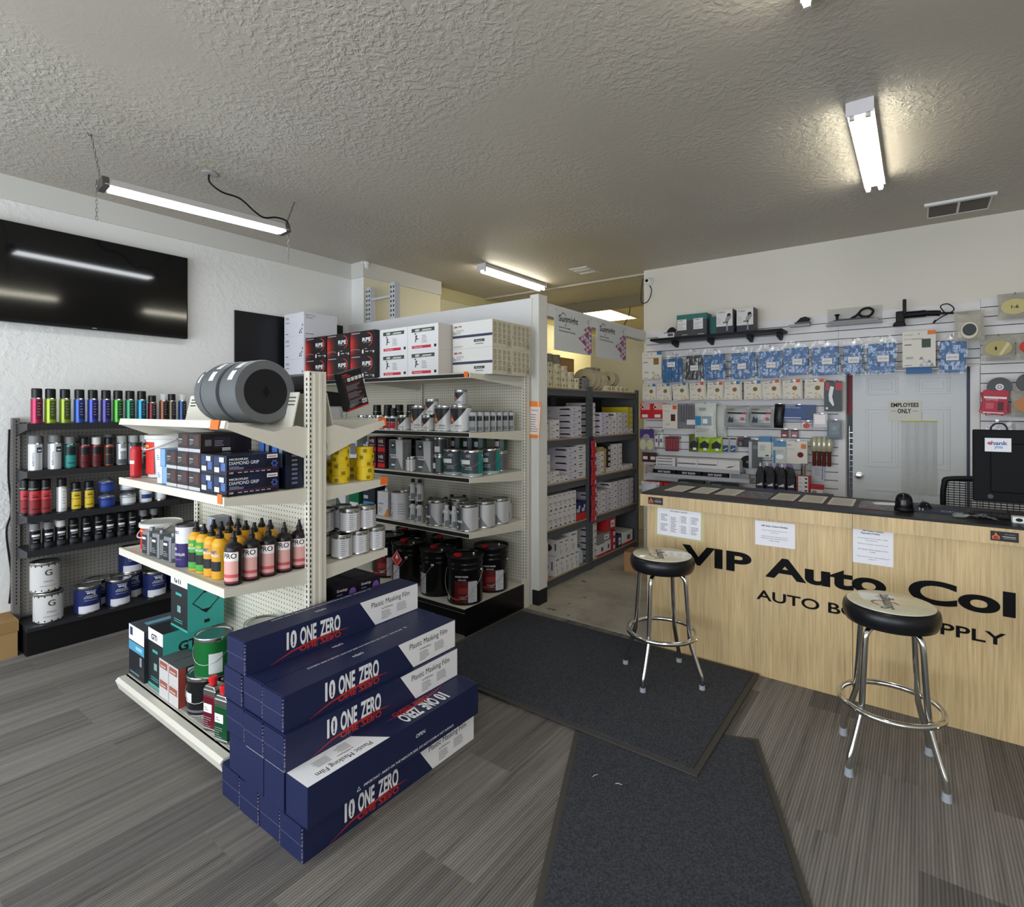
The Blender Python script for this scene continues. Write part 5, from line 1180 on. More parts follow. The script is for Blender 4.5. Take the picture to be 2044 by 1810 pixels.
def otin():
    t = thing('thinner_tin', (0, 0, 0)); s = MB().box((-.065, 0, 0), (.065, .1, .21), mat('cfcfd3', .4, .1)).add([(.02, -.001, .0), (.064, -.001, .0), (.064, -.001, .07), (.045, -.001, .05)], [(0, 1, 2, 3)], ORG).rect((-.05, 0, .1), X_, Z_, .06, .012, M_GREY).lines((-.05, 0, .03), X_, Z_, .05, .05, 5, M_GREY)
    s.build('tin_body', t, bev=.004); MB().lathe([(.016, .21), (.016, .235), (0, .235)], CAPW, (.0, .05, 0), 16).build('cap', t); return t
put('otin', otin, (-3.735, 3.14, zC), .05, 'white rectangular tin with orange corner', 'tin')
def opail():
    t = thing('thinner_can', (0, 0, 0)); r = .083; h = .225
    s = MB().lathe([(0, 0), (r, 0), (r, h-.01), (r*1.02, h)], mat('cfcfd6', .4, .1), seg=30)
    a = -PI/2; R_ = r+.001
    s.add([(R_*math.cos(a+u), R_*math.sin(a+u), z) for u, z in ((-.9, .0), (-.35, .0), (-.1, .07), (-.45, .045), (-.9, .06))], [(0, 1, 2, 3, 4)], ORG)
    s.ctext('H2P', r, a-.5, .165, .03, .018, M_INK, .01).lines if 0 else None
    for k in range(5): s.cpatch(r, a+.5, a+1.2, .05+.02*k, .055+.02*k, M_GREY)
    s.cpatch(r, a-.6, a-.2, .125, .135, M_GREY).cpatch(r, a-.6, a-.3, .09, .105, M_GREY)
    s.build('can_body', t); MB().lathe([(r*1.02, h), (r*.9, h+.002), (r*.88, h-.004), (0, h-.004)], M_STEEL, seg=30).lathe([(.018, h-.004), (.018, h+.012), (0, h+.012)], CAPW, (.02, 0, 0), 14).build('lid', t); return t
put('opail', opail, (-3.525, 3.165, zC), 0, 'round white can with orange corner and small white cap', 'paint can')
def wbot():
    t = thing('hardener_bottle', (0, 0, 0)); r, h = .033, .15; a = -PI/2
    s = MB().lathe([(0, 0), (r, 0), (r, h-.03), (r*.9, h-.02), (r*.45, h-.005), (r*.45, h)], [SG]*5, seg=20)
    s.cpatch(r, a-1.1, a-.1, .012, h-.035, mat('55585c', .4)).cpatch(r, a-.75, a-.15, h*.55, h*.72, mat('1d2b26', .4), off=.0012).cpatch(r, a-.7, a-.2, .02, .035, FW, off=.0012).cpatch(r, a+.2, a+1.1, .012, .06, TG)
    s.build('bottle_body', t); MB().lathe([(r*.5, h-.004), (r*.5, h+.024), (0, h+.026)], CAPW, seg=14).build('cap', t); return t
def bbot():
    t = wbot(); t.children[1].data.materials[0] = CAPB; return t
grp = 'silver tin bottles on the third shelf'
for i, x in enumerate((-3.355, -3.275)):
    for k in range(2): put('bbot', bbot, (x, 3.14, zC+.176*k), .1, 'black-capped silver tin bottle, %s column, %s of two' % (['left', 'right'][i], ['lower', 'upper'][k]), 'bottle', grp)
put('wbot', wbot, (-2.965, 3.13, zC), .15, 'white-capped silver tin bottle in front, left of the pair', 'bottle', grp)
put('wbot', wbot, (-2.885, 3.13, zC), .15, 'white-capped silver tin bottle in front, right of the pair', 'bottle', grp)
def pg():
    t = thing('paint_can', (0, 0, 0)); r, h = .083, .20; a = -PI/2
    s = MB().lathe([(0, 0), (r*1.01, 0), (r*1.01, .006), (r, .01), (r, h-.02), (r*1.02, h-.014), (r*1.02, h-.004)], [M_STEEL, M_STEEL, M_STEEL, SG, M_STEEL, M_STEEL], seg=32); n = 8
    s.cpatch(r, a-1.2, a-.15, .012, h-.022, mat('4d5054', .4)).cpatch(r, a-.15, a+.05, .012, h-.022, TG)
    for i in range(n):
        u0 = a-.15+.9*i/n; u1 = a-.15+.9*(i+1)/n; z = .012+.10*(1-(i+.5)/n); s.cpatch(r, u0, u1, .012, z, TG, seg=1, off=.0009)
    R_ = r+.0016; s.add([(R_*math.cos(a-.62+.30*math.cos(2*PI*k/16)), R_*math.sin(a-.62+.30*math.cos(2*PI*k/16)), .145+.026*math.sin(2*PI*k/16)) for k in range(16)], [tuple(range(16))], mat('1d2b26', .4)); s.cpatch(r, a-.8, a-.45, .141, .151, FW, off=.002)
    s.ctext('PRIMER', r, a-.42, .065, .075, .017, FW, .02).cpatch(r, a-.8, a-.5, .025, .037, FW, off=.0012)
    for k in range(12): s.cpatch(r, a+.85, a+1.3, .02+.013*k, .024+.013*k, M_GREY, seg=2)
    s.build('can_body', t); MB().lathe([(r*1.02, h-.004), (r*1.0, h), (r*.9, h-.001), (r*.86, h-.006), (0, h-.006)], M_STEEL, seg=32).build('lid', t); return t
for i, (x, y, w_) in enumerate(((-3.11, 3.165, 'left of the white-capped pair'), (-2.775, 3.165, 'front right, nearest'), (-2.755, 3.345, 'second along the shelf end'), (-2.755, 3.53, 'third along the shelf end'), (-3.02, 3.33, 'in the back row'))):
    put('pg', pg, (x, y, zC), .2, 'silver paint can lettered PRIMER, %s' % w_, 'paint can', 'silver primer cans')
for i, (x, y) in enumerate(((-3.34, 3.33), (-3.25, 3.42), (-3.19, 3.33), (-3.13, 3.50), (-3.20, 3.60), (-2.98, 3.56), (-2.90, 3.47), (-3.3, 3.55))):
    put('bbot', bbot, (x, y, zC), .1, 'black-capped silver tin bottle in the rear rows of the third shelf', 'bottle', 'rear row black-capped bottles')
for i, (x, y) in enumerate(((-2.90, 3.30), (-2.87, 3.385), (-2.86, 3.62), (-2.78, 3.68))):
    put('wbot', wbot, (x, y, zC), .1, 'white-capped silver tin bottle in the rear rows of the third shelf', 'bottle', 'rear row white-capped bottles')

# base deck: five gallon pails
PBK = mat('141416', .22, name='black_pail_enamel')
def pail():
    t = thing('steel_pail', (0, 0, 0)); r, h = .143, .352; a = -PI/2
    s = MB().slathe([(0, 0), (r*.93, 0), (r*.95, .006), (r*.955, h*.72), (r*.985, h*.735), (r*.985, h*.75), (r*.97, h*.765), (r*.985, h*.83), (r*1.0, h*.845), (r*.985, h*.86), (r*.985, h-.02), (r*1.03, h-.012), (r*1.03, h-.002)], PBK, seg=48)
    rr = r*.955; s.cpatch(rr, a-.15, a+.95, .02, h*.52, mat('5c1c1c', .4), seg=16).cpatch(rr, a+.05, a+.75, .085, .13, mat('8c2d2a', .4), off=.001).cpatch(rr, a+.62, a+1.15, .02, h*.50, mat('cfd0da', .5), off=.0016)
    for k in range(14): s.cpatch(rr, a+.68, a+1.1-.1*(k % 3), .03+.0105*k, .033+.0105*k, M_GREY, off=.0022)
    s.ctext('LACQUER THINNER', rr, a+.25, .205, .10, .014, FW, .01).ctext('HIGH GLOSS', rr, a+.28, .185, .06, .010, FW).cpatch(rr, a+.05, a+.55, .045, .052, M_GREY, off=.0016).cpatch(rr, a+.1, a+.5, .06, .066, M_GREY, off=.0016)
    R_ = rr+.001; s.add([(R_*math.cos(a-.62+.12*math.cos(2*PI*k/16)), R_*math.sin(a-.62+.12*math.cos(2*PI*k/16)), .045+.019*math.sin(2*PI*k/16)) for k in range(16)], [tuple(range(16))], mat('c9c6ae', .4))
    s.build('pail_body', t)
    MB().lathe([(r*1.03, h-.002), (r*1.01, h+.004), (r*.95, h+.001), (r*.93, h-.008), (0, h-.008)], PBK, seg=48).build('lid', t)
    MB().lathe([(.030, h-.008), (.032, h+.006), (.022, h+.010), (0, h+.008)], mat('b3242b', .35), (-.04, -.045, 0), 20).build('pour_spout', t)
    MB().lathe([(.008, h-.008), (.006, h+.004), (0, h+.004)], M_WHITE, (.05, .05, 0), 8).build('bung', t)
    for sx in (-1, 1): MB().lathe([(0, 0), (.017, 0), (.013, .007), (.006, .010), (0, .010)], M_STEEL, seg=14).build('handle_ear', t, (sx*r*.955, 0, h*.70), (0, sx*PI/2, 0))
    hb_ = [((r+.008)*math.cos(PI*k/16), -(r+.006)*math.sin(PI*k/16), h*.70-.20*math.sin(PI*k/16)) for k in range(17)]
    MB().tube(hb_, .0022, M_STEEL, 6).build('wire_handle', t); MB().tube(hb_[7:10], .007, mat('a02a2c', .4), 8).build('grip', t)
    return t
for i, (x, y, rz) in enumerate(((-3.455, 3.185, -.9), (-3.10, 3.17, -1.1), (-2.80, 3.16, .28), (-2.725-.09, 3.50, .32), (-3.33, 3.52, 0), (-3.80, 3.25, .2), (-3.85, 3.58, .2))):
    put('pail', pail, (x, y, .2005), rz, 'glossy black five gallon pail, %s' % ['front row left with red diamond', 'front row middle', 'front row right, nearest the viewer', 'at the right end behind the nearest one', 'back row middle', 'half hidden by the gondola, front', 'half hidden by the gondola, back'][i], 'pail', 'black five gallon pails')
tag(MB().add([(0, 0, .07), (.065, 0, 0), (0, 0, -.07), (-.065, 0, 0)], [(3, 2, 1, 0)], mat('c8443c', .4)).add([(0, -.0006, .062), (.057, -.0006, 0), (0, -.0006, -.062), (-.057, -.0006, 0)], [(3, 2, 1, 0)], mat('e3d2ce', .5)).add([(0, -.001, .057), (.052, -.001, 0), (0, -.001, -.057), (-.052, -.001, 0)], [(3, 2, 1, 0)], mat('c23a33', .4))
    .add([(-.012, -.0015, .0), (.012, -.0015, .0), (.015, -.0015, .015), (.002, -.0015, .04), (-.006, -.0015, .028), (-.014, -.0015, .016)], [(0, 1, 2, 3, 4, 5)], FW).build('hazard_sticker', None, (-3.43, 3.033, .44), 0), 'red diamond flammable hazard sticker on the left black pail', 'sticker')

# price flag on the post
tag(MB().box((0, -.05, -.155), (.002, .05, .155), mat('f58a2e', .5, name='orange_flyer')).rect((.002, -.048, -.125), Y_, Z_, .092, .235, mat('f3e3de', .6), .0006).text('VIP Auto Color', (.002, -.035, .075), Y_, Z_, .06, .010, M_INK, .02, .0012).lines((.002, -.04, -.10), Y_, Z_, .075, .16, 8, M_INK, .2, 4, .0012)
    .build('flyer', None, (-2.61, 3.835, 1.575), (math.radians(-3), 0, math.radians(-75))), 'orange-edged paper flyer pinned to the white post', 'flyer')

# ================================================================ STORAGE RACK GOODS
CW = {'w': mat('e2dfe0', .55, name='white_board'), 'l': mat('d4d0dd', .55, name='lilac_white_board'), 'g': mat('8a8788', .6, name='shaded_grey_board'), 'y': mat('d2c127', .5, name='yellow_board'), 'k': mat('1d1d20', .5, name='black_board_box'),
      't': mat('bda468', .6, name='tan_board'), 'r': mat('b8242a', .5, name='red_board'), 'n': mat('24305c', .5, name='navy_board'), 'c': mat('b38b5d', .75, name='kraft_board')}
MK = mat('55545a', .6, name='print_dark_grey')
def rc(w, d, h, c, style):
    def make():
        s = MB().box((-d, 0, 0), (0, w, h), CW[c])
        if style == 0:      # small logo lower right, text upper left
            s.rect((0, .10*w, .62*h), Y_, Z_, .22*w, .08*h, MK).rect((0, .10*w, .78*h), Y_, Z_, .16*w, .06*h, MK).rect((0, .12*w, .12*h), Y_, Z_, .40*w, .06*h, MK)
            s.add([(.001, .62*w, .2*h), (.001, .92*w, .2*h), (.001, .80*w, .42*h), (.001, .70*w, .34*h)], [(0, 1, 2, 3)], M_INK)
            s.rect((-d, 0, .15*h), X_, Z_, .3*d, .07*h, MK).rect((-d+.05*d, 0, .75*h), X_, Z_, .18*d, .08*h, MK).add([(-.42*d, -.001, .42*h), (-.04*d, -.001, .42*h), (-.1*d, -.001, .66*h), (-.38*d, -.001, .62*h)], [(0, 1, 2, 3)], M_INK)
        elif style == 1:    # upright carton
            s.rect((0, .12*w, .86*h), Y_, Z_, .5*w, .04*h, MK).rect((0, .12*w, .52*h), Y_, Z_, .7*w, .03*h, MK).rect((0, .12*w, .46*h), Y_, Z_, .7*w, .02*h, MK).rect((0, .55*w, .30*h), Y_, Z_, .12*w, .10*h, MK).add([(.001, .2*w, .08*h), (.001, .85*w, .08*h), (.001, .7*w, .18*h)], [(0, 1, 2)], M_INK).rect((0, .0, 0), Y_, Z_, .03*w, h, mat('f0f0ee', .5), .001)
        elif style == 2:    # brown oval picture
            s.rect((0, .2*w, .8*h), Y_, Z_, .6*w, .06*h, MK).rect((0, .25*w, .5*h), Y_, Z_, .12*w, .12*h, MK).lines((0, .3*w, .1*h), Y_, Z_, .4*w, .3*h, 5, M_GREY)
            n = 14; s.add([(-.42*d+.2*d*math.cos(2*PI*k/n), -.001, .45*h+.26*h*math.sin(2*PI*k/n)) for k in range(n)], [tuple(range(n))], mat('5b3026', .5)).rect((-.13*d, 0, .3*h), X_, Z_, .05*d, .45*h, mat('4b5a86', .5)).rect((-.92*d, 0, .2*h), X_, Z_, .04*d, .6*h, mat('4b5a86', .5))
        elif style == 3:    # white with a red base
            s.rect((0, 0, 0), Y_, Z_, w, .18*h, CW['r'], .001).rect((-d, 0, 0), X_, Z_, d, .18*h, CW['r'], .001).rect((0, .45*w, .35*h), Y_, Z_, .3*w, .35*h, MK)
        elif style == 4:    # coloured box with a white label
            s.rect((0, .45*w, .2*h), Y_, Z_, .42*w, .55*h, CW['w'], .001).rect((0, .55*w, .4*h), Y_, Z_, .2*w, .12*h, MK, .0016)
        elif style == 5:    # script lettering
            s.text('DG', (0, .55*w, .12*h), Y_, Z_, .35*w, .25*h, M_INK, 0, .001).rect((0, .6*w, .7*h), Y_, Z_, .15*w, .06*h, MK).rect((0, .05*w, .25*h), Y_, Z_, .3*w, .04*h, MK)
        elif style == 6:    # two lines of dark print
            s.rect((0, .15*w, .62*h), Y_, Z_, .5*w, .12*h, MK).rect((0, .2*w, .34*h), Y_, Z_, .38*w, .10*h, MK).rect((0, 0, 0), Y_, Z_, w, .03*h, MK, .001)
        return s.build('carton')
    return make
CN = {'w': 'white', 'l': 'lilac-white', 'g': 'shaded grey', 'y': 'yellow', 'k': 'black', 't': 'tan', 'r': 'red', 'n': 'navy', 'c': 'brown'}
def stack(y0, w, z, n, h, d, c, style, where, x=-2.752, jit=.003):
    if y0 > 5.05: y0 = 5.085+(y0-5.10)*1.17; w *= 1.17
    for k in range(n):
        put('rc%s%d_%.3f_%.3f_%.3f' % (c, style, w, d, h), rc(w-.002, d, h-.001, c, style), (x+rng.uniform(-jit, 0), y0+.001, z+.0005+h*k), 0, '%s carton, %s up, %s' % (CN[c], ORD[k], where), 'box', 'cartons: '+where)
zA_, zB_, zC_, zD_ = 1.3855, .9655, .5405, .0855
nb, fbay = 'near storage bay', 'far storage bay'
# near bay, upper shelf
stack(4.165, .10, zA_, 2, .062, .30, 'w', 0, nb+' upper shelf by the post')
stack(4.295, .165, zA_, 3, .060, .33, 'w', 0, nb+' upper shelf short stack')
stack(4.70, .185, zA_, 5, .062, .36, 'l', 0, nb+' upper shelf tall front stack')
stack(4.30, .16, zA_, 4, .062, .16, 'g', 0, nb+' upper shelf rear left', -3.01)
# near bay, second shelf
stack(4.165, .13, zB_, 3, .092, .30, 'w', 5, nb+' second shelf by the post')
stack(4.305, .155, zB_, 2, .058, .30, 'w', 0, nb+' second shelf low stack')
stack(4.465, .16, zB_, 1, .062, .30, 'w', 0, nb+' second shelf single')
stack(4.63, .165, zB_, 5, .066, .38, 'l', 0, nb+' second shelf tall stack')
stack(4.80, .175, zB_, 4, .086, .36, 'w', 6, nb+' second shelf right stack')
stack(4.32, .14, zB_, 4, .062, .12, 'g', 0, nb+' second shelf rear', -3.06)
# near bay, third shelf: upright cartons in two rows
for j in range(2):
    for k in range(7):
        put('rcup', rc(.083, .30, .158, 'w', 1), (-2.752, 4.175+.086*k, zC_+.0005+.1595*j), 0, 'upright white carton, %s row, %s from the post, near bay third shelf' % (['lower', 'upper'][j], ORD[k]), 'box', 'upright white cartons on the near bay third shelf')
def rbx():
    s = MB().box((-.25, 0, 0), (0, .098, .185), CW['n']).rect((0, 0, 0), Y_, Z_, .098, .075, mat('c9342f', .5), .001).rect((0, .01, .085), Y_, Z_, .06, .035, mat('c9c9d8', .5), .001).add([(.0015, .05, .12), (.0015, .08, .12), (.0015, .08, .15), (.0015, .05, .15)], [(0, 1, 2, 3)], CW['w']); return s.build('carton')
for i, y in enumerate((4.785, 4.887)): put('rbx', rbx, (-2.756, y, zC_+.0005), 0, 'navy and red carton, %s one, near bay third shelf' % ['left', 'right'][i], 'box', 'navy and red cartons')
stack(4.79, .18, zC_, 4, .07, .12, 'g', 6, nb+' third shelf rear', -3.03)
# near bay, bottom
stack(4.16, .10, zD_, 3, .115, .30, 'w', 2, nb+' bottom shelf by the post')
stack(4.38, .09, zD_, 1, .18, .32, 'w', 2, nb+' bottom lower row first')
for k in range(4): stack(4.472+.092*k, .09, zD_, 1, .18, .30, 'w', 2, nb+' bottom lower row %s' % ORD[k+1])
for k in range(2): stack(4.44+.105*k, .10, zD_+.181, 1, .15, .32, 'w', 2, nb+' bottom upper row %s' % ORD[k])
stack(4.655, .15, zD_+.181, 1, .19, .30, 'w', 2, nb+' bottom upper row right')
stack(4.56, .40, zD_, 5, .075, .08, 'l', 0, nb+' bottom shelf rear wide stack', -3.09)
def jugb():
    t = thing('water_bottle', (0, 0, 0)); m1 = mat('b9d3da', .12, alpha=.75, name='pale_blue_clear_plastic')
    MB().slathe([(0, 0), (.055, 0), (.062, .02), (.062, .10), (.05, .14), (.02, .165), (.02, .18)], m1, seg=20).build('bottle_body', t); MB().lathe([(.022, .17), (.022, .19), (0, .19)], mat('3a73a8', .4), seg=14).build('cap', t); return t
put('jugb', jugb, (-2.82, 4.915, zD_), 0, 'pale blue clear bottle at the right of the near bay bottom', 'bottle')
# hanging strip of red packs between the bays
t = thing('hanging_strip', (-2.735+.02, 5.0, 0), 0, 'hanging strip of red packets clipped to the upright between the storage bays', 'packets')
MB().box((-.002, .0, .52), (0, .07, 1.39), CW['n']).build('backing_strip', t)
for k in range(9):
    a = random.Random(k).uniform(-.2, .2)
    s = MB().box((0, -.055, -.045), (.012, .055, .045), mat('c7282e', .45, name='red_packet')).rect((.012, .02, -.03), Y_, Z_, .03, .04, CW['w'], .001).rect((.012, -.045, .0), Y_, Z_, .06, .006, M_INK, .001)
    s.build('packet', t, (.003+.004*(k % 2), .06, 1.30-.094*k), (a, 0, .1))
# far bay
fy = 5.10
stack(fy, .085, zA_, 5, .07, .30, 'w', 0, fbay+' upper shelf narrow stack')
stack(fy+.20, .15, zA_, 4, .062, .30, 'l', 0, fbay+' upper shelf second stack')
stack(fy+.36, .135, zA_, 3, .062, .34, 'w', 0, fbay+' upper shelf third stack'); stack(fy+.50, .13, zA_, 4, .062, .34, 'w', 0, fbay+' upper shelf fourth stack'); stack(fy+.635, .13, zA_, 4, .062, .34, 'l', 0, fbay+' upper shelf fifth stack')
stack(fy+.775, .12, zA_, 1, .062, .34, 'w', 0, fbay+' upper shelf under the yellow ones'); stack(fy+.775, .12, zA_+.0625, 4, .062, .34, 'y', 4, fbay+' upper shelf yellow stack')
stack(fy+.13, .32, zA_+.0, 5, .065, .05, 'y', 0, fbay+' upper shelf rear yellow', -3.12)
stack(fy+.12, .13, zB_, 4, .062, .32, 'w', 0, fbay+' second shelf first stack'); stack(fy+.12, .13, zB_+.249, 1, .045, .32, 't', 0, fbay+' second shelf tan on top')
stack(fy+.255, .045, zB_, 4, .068, .30, 't', 0, fbay+' second shelf thin tan stack'); stack(fy+.305, .085, zB_+.062, 4, .062, .30, 'k', 4, fbay+' second shelf black stack'); stack(fy+.305, .085, zB_, 1, .06, .30, 'w', 0, fbay+' second shelf under the black ones')
stack(fy+.395, .115, zB_, 5, .062, .30, 'w', 0, fbay+' second shelf right stack'); stack(fy+.515, .125, zB_, 5, .062, .30, 'w', 0, fbay+' second shelf rightmost tall stack')
stack(fy+.645, .12, zB_, 1, .055, .30, 'w', 0, fbay+' second shelf low one'); stack(fy+.77, .12, zB_, 1, .055, .30, 'w', 0, fbay+' second shelf low end one')
for i, n in enumerate((4, 4, 4, 5, 5, 5, 5)):
    stack(fy+.015+.128*i, .126, zC_, n, .062+.0*i, .32, 'w' if i % 2 else 'l', 0, fbay+' third shelf %s column' % ORD[i])
stack(fy, .11, zD_, 6, .068, .30, 'w', 0, fbay+' bottom shelf narrow stack')
stack(fy+.13, .15, zD_, 1, .125, .28, 'w', 3, fbay+' bottom shelf open one'); stack(fy+.285, .11, zD_, 1, .135, .28, 'w', 3, fbay+' bottom shelf second one'); stack(fy+.15, .24, zD_+.136, 1, .10, .30, 'g', 4, fbay+' bottom shelf on the red and white ones')
stack(fy+.40, .10, zD_, 3, .075, .24, 'r', 4, fbay+' bottom shelf red stack'); stack(fy+.30, .20, zD_+.237, 1, .145, .30, 'r', 4, fbay+' bottom shelf big red on top')
stack(fy+.51, .12, zD_, 1, .15, .22, 'n', 4, fbay+' bottom shelf'); stack(fy+.65, .24, zD_, 1, .15, .30, 'w', 3, fbay+' bottom shelf end')
# tops of the racks: masking tape and paper rolls
TPC = mat('ddd5bd', .6, name='cream_tape_roll'); TPE = mat('b9ab8a', .7, name='tape_edge'); TPG = mat('a9a6a0', .55, name='grey_wrapped_roll')
def mtape(r, h, m1, key):
    def make():
        s = MB().lathe([(r*.55, 0), (r, 0), (r, h), (r*.55, h), (r*.55, 0)], [TPE, m1, TPE, TPE], seg=22)
        for k in range(5): s.cpatch(r, -.8+.42*k, -.62+.42*k, h*.25, h*.75, mat('5b5a50', .6) if k % 2 else mat('c9b84a', .6), seg=2, off=.0009)
        return s.build('tape_roll')
    return make
zT = 1.8705
cols_ = [(4.22, 5, .062, 'w'), (4.355, 4, .060, 'w'), (4.49, 4, .058, 'w'), (4.62, 4, .055, 'w'), (4.74, 3, .056, 'w'), (4.86, 2, .056, 'w')]
for i, (y, n, h, _) in enumerate(cols_):
    for k in range(n): put('mt%.3f' % h, mtape(.060, h-.002, TPC, ''), (-2.83, y, zT+h*k), rng.uniform(-.4, .4), 'cream tape roll, %s up, %s stack from the post on the rack top' % (ORD[k], ORD[i]), 'tape roll', 'cream tape rolls on the near rack top')
for i, (y, n) in enumerate(((4.33, 5), (4.46, 5), (4.60, 5), (4.74, 5))):
    for k in range(n): put('mtg', mtape(.062, .068, TPG, ''), (-2.99, y, zT+.07*k), rng.uniform(-.4, .4), 'grey wrapped roll in the rear stacks on the near rack top', 'tape roll', 'grey wrapped rolls on the near rack top')
stack(4.93, .12, zT, 3, .04, .28, 'g', 0, 'flat stack on the rack top between the bays')
put('kraftb', lambda: MB().box((-.2, 0, 0), (0, .26, .20), CW['c']).rect((-.2, 0, .06), X_, Z_, .10, .10, CW['w'], .001).rect((-.165, 0, .08), X_, Z_, .03, .06, M_RED, .0015).build('carton'), (-3.0, 4.90, zT+.14), 0, 'orange-brown cardboard carton with white label on the rack top', 'box')
put('kraftc', lambda: MB().box((-.2, 0, 0), (0, .27, .138), CW['c']).build('carton'), (-3.0, 4.895, zT+.0005), 0, 'flat kraft carton below the labelled one on the rack top', 'box')
def proll(r, h):
    def make():
        s = MB().lathe([(r*.32, 0), (r, 0), (r, h), (r*.32, h), (r*.32, 0)], [TPE, TPC, TPE, TPE], seg=40)
        for k in range(8): s.cpatch(r, .785*k, .785*k+.2, h*.4, h*.6, mat('8d8670', .6), seg=2, off=.0009)
        return s.build('paper_roll')
    return make
for i, (x, y) in enumerate(((-2.86, 5.13), (-2.87, 5.27), (-2.88, 5.39), (-2.89, 5.48))):
    put('proll%d' % (i > 1), proll(.115, .11 if i < 2 else .085), (x, y, zT+.1155), (-PI/2, 0, .30), 'masking paper roll standing on edge on the far rack top, %s from the left' % ORD[i], 'paper roll', 'masking paper rolls on the far rack top')
for i, (x, y) in enumerate(((-2.87, 5.70), (-2.89, 5.82))):
    put('proll3', proll(.085, .10), (x, y, zT+.065+.0855), (-PI/2, 0, .30), 'smaller masking paper roll lying on low rolls, %s' % ['left one', 'right one'][i], 'paper roll', 'smaller masking paper rolls')
for i in range(5): put('mt0.062', mtape(.060, .060, TPC, ''), (-2.83, 5.53+.122*i if i else 5.55, zT), rng.uniform(-.4, .4), 'cream tape roll in the single low row on the far rack top', 'tape roll', 'low row of tape rolls on the far rack top')
for i in range(2):
    for k in range(2): put('mtw', mtape(.062, .075, TPG, ''), (-3.10, 5.70+.13*i, zT+.135+.076*k), 0, 'clear wrapped roll on the far rack top behind the paper rolls', 'tape roll', 'clear wrapped rolls on the far rack top')
put('shelfbox', lambda: MB().box((-.19, 0, 0), (0, .34, .134), TPC).build('carton'), (-3.005, 5.62, zT+.0005), 0, 'cream carton behind the paper rolls on the far rack top', 'box')
# signs hanging from the header beam
def sign():
    t = thing('hanging_sign', (0, 0, 0)); sm = mat('d3d5d6', .35, name='pale_grey_sign_board')
    s = MB().box((-.005, 0, 0), (0, .68, .37), sm)
    m1 = mat('33343a', .5, name='sign_ink')
    s.text('Sun', (0, .070, .262), Y_, Z_, .135, .058, m1, .02, .001).text('might', (0, .215, .246), Y_, Z_, .20, .078, m1, .02, .001)
    P = [(.10, .310), (.125, .335), (.155, .343), (.185, .330), (.207, .290), (.203, .25), (.175, .225)]
    for k, (p, q) in enumerate(zip(P, P[1:])): s.add([(.0014, p[0], p[1]-.005), (.0014, q[0], q[1]-.004), (.0014, q[0], q[1]+.004), (.0014, p[0], p[1]+.005)], [(0, 1, 2, 3)], mat('a8405a', .5) if k < 3 else m1)
    s.text('Experience Sunmight', (0, .075, .200), Y_, Z_, .20, .020, m1, .01, .001).text('Premium Abrasive Technology', (0, .075, .168), Y_, Z_, .29, .020, m1, .01, .001)
    cs = [mat(c, .5) for c in ('b85c86', 'a0447c', 'c98aa8', '75698a', 'b0567f')]; k = 0; W_, H_ = .0515, .0465
    for c in range(5):
        for r in range(-1, 13):
            yy = .421+W_*c; zz = .004+H_/2*r; k += 1
            if abs(zz+H_/2-.144)/.140 > (yy+W_*.75-.405)/.215 or zz < .002 or zz+H_ > .30: continue
            A = (r+c) % 2
            if A: s.add([(.001, yy, zz+H_/2), (.001, yy+W_, zz), (.001, yy+W_, zz+H_)], [(0, 1, 2)], cs[(k*3+c) % 5])
            elif (k*7+c) % 5 == 0: s.add([(.001, yy, zz), (.001, yy+W_, zz+H_/2), (.001, yy, zz+H_)], [(0, 1, 2)], cs[3])
    s.add([(.001, .59, .315), (.001, .625, .272), (.001, .625, .352)], [(0, 1, 2)], mat('b9b0bb', .5))
    s.build('sign_board', t, bev=.002)
    MB().box((0, .012, .352), (.003, .02, .36), M_STEEL).box((0, .66, .352), (.003, .668, .36), M_STEEL).build('screw', t)
    return t
for i, y in enumerate((4.085, 4.865)): put('sign', sign, (-2.572, y, 2.19), 0, 'pale grey sign with pink triangles on the header beam, %s' % ['nearer one', 'farther one'][i], 'sign', 'pale signs on the header beam')
tag(MB().box((-.14, -.11, 0), (.14, .11, .20), CW['c']).box((-.14, -.11, .198), (.0, .11, .202), mat('9c774c', .8)).build('carton', None, (-2.30, 5.32, .0045), .1), 'plain brown cardboard box on the concrete floor beside the far rack', 'box')

# ================================================================ SLATWALL
SW = mat('e3e1e3', .5, name='slatwall_board'); SG_ = mat('4a3c3c', .7, name='slat_groove')
def slat(x0, x1, z0, z1, label, loc=(0, 0, 0)):
    t = thing('slatwall_panel', loc, 0, label, 'slatwall'); s = MB()
    z = z1
    s.box((x0, YW-.006, z0), (x1, YW-.001, z1), SG_)
    while z > z0+.01:
        s.box((x0, YW-.02, max(z-.073, z0)), (x1, YW-.006, z), SW); z -= .080
    s.build('board', t); return t
slat(-2.56, -.62, .25, 2.575, 'large white slatwall panel left of the white door')
slat(-.618, .418, 2.055, 2.575, 'white slatwall panel above the white door')
slat(.42, 1.9, .25, 2.60, 'white slatwall panel right of the white door')
YP = 5.97
hook_m = M_STEEL
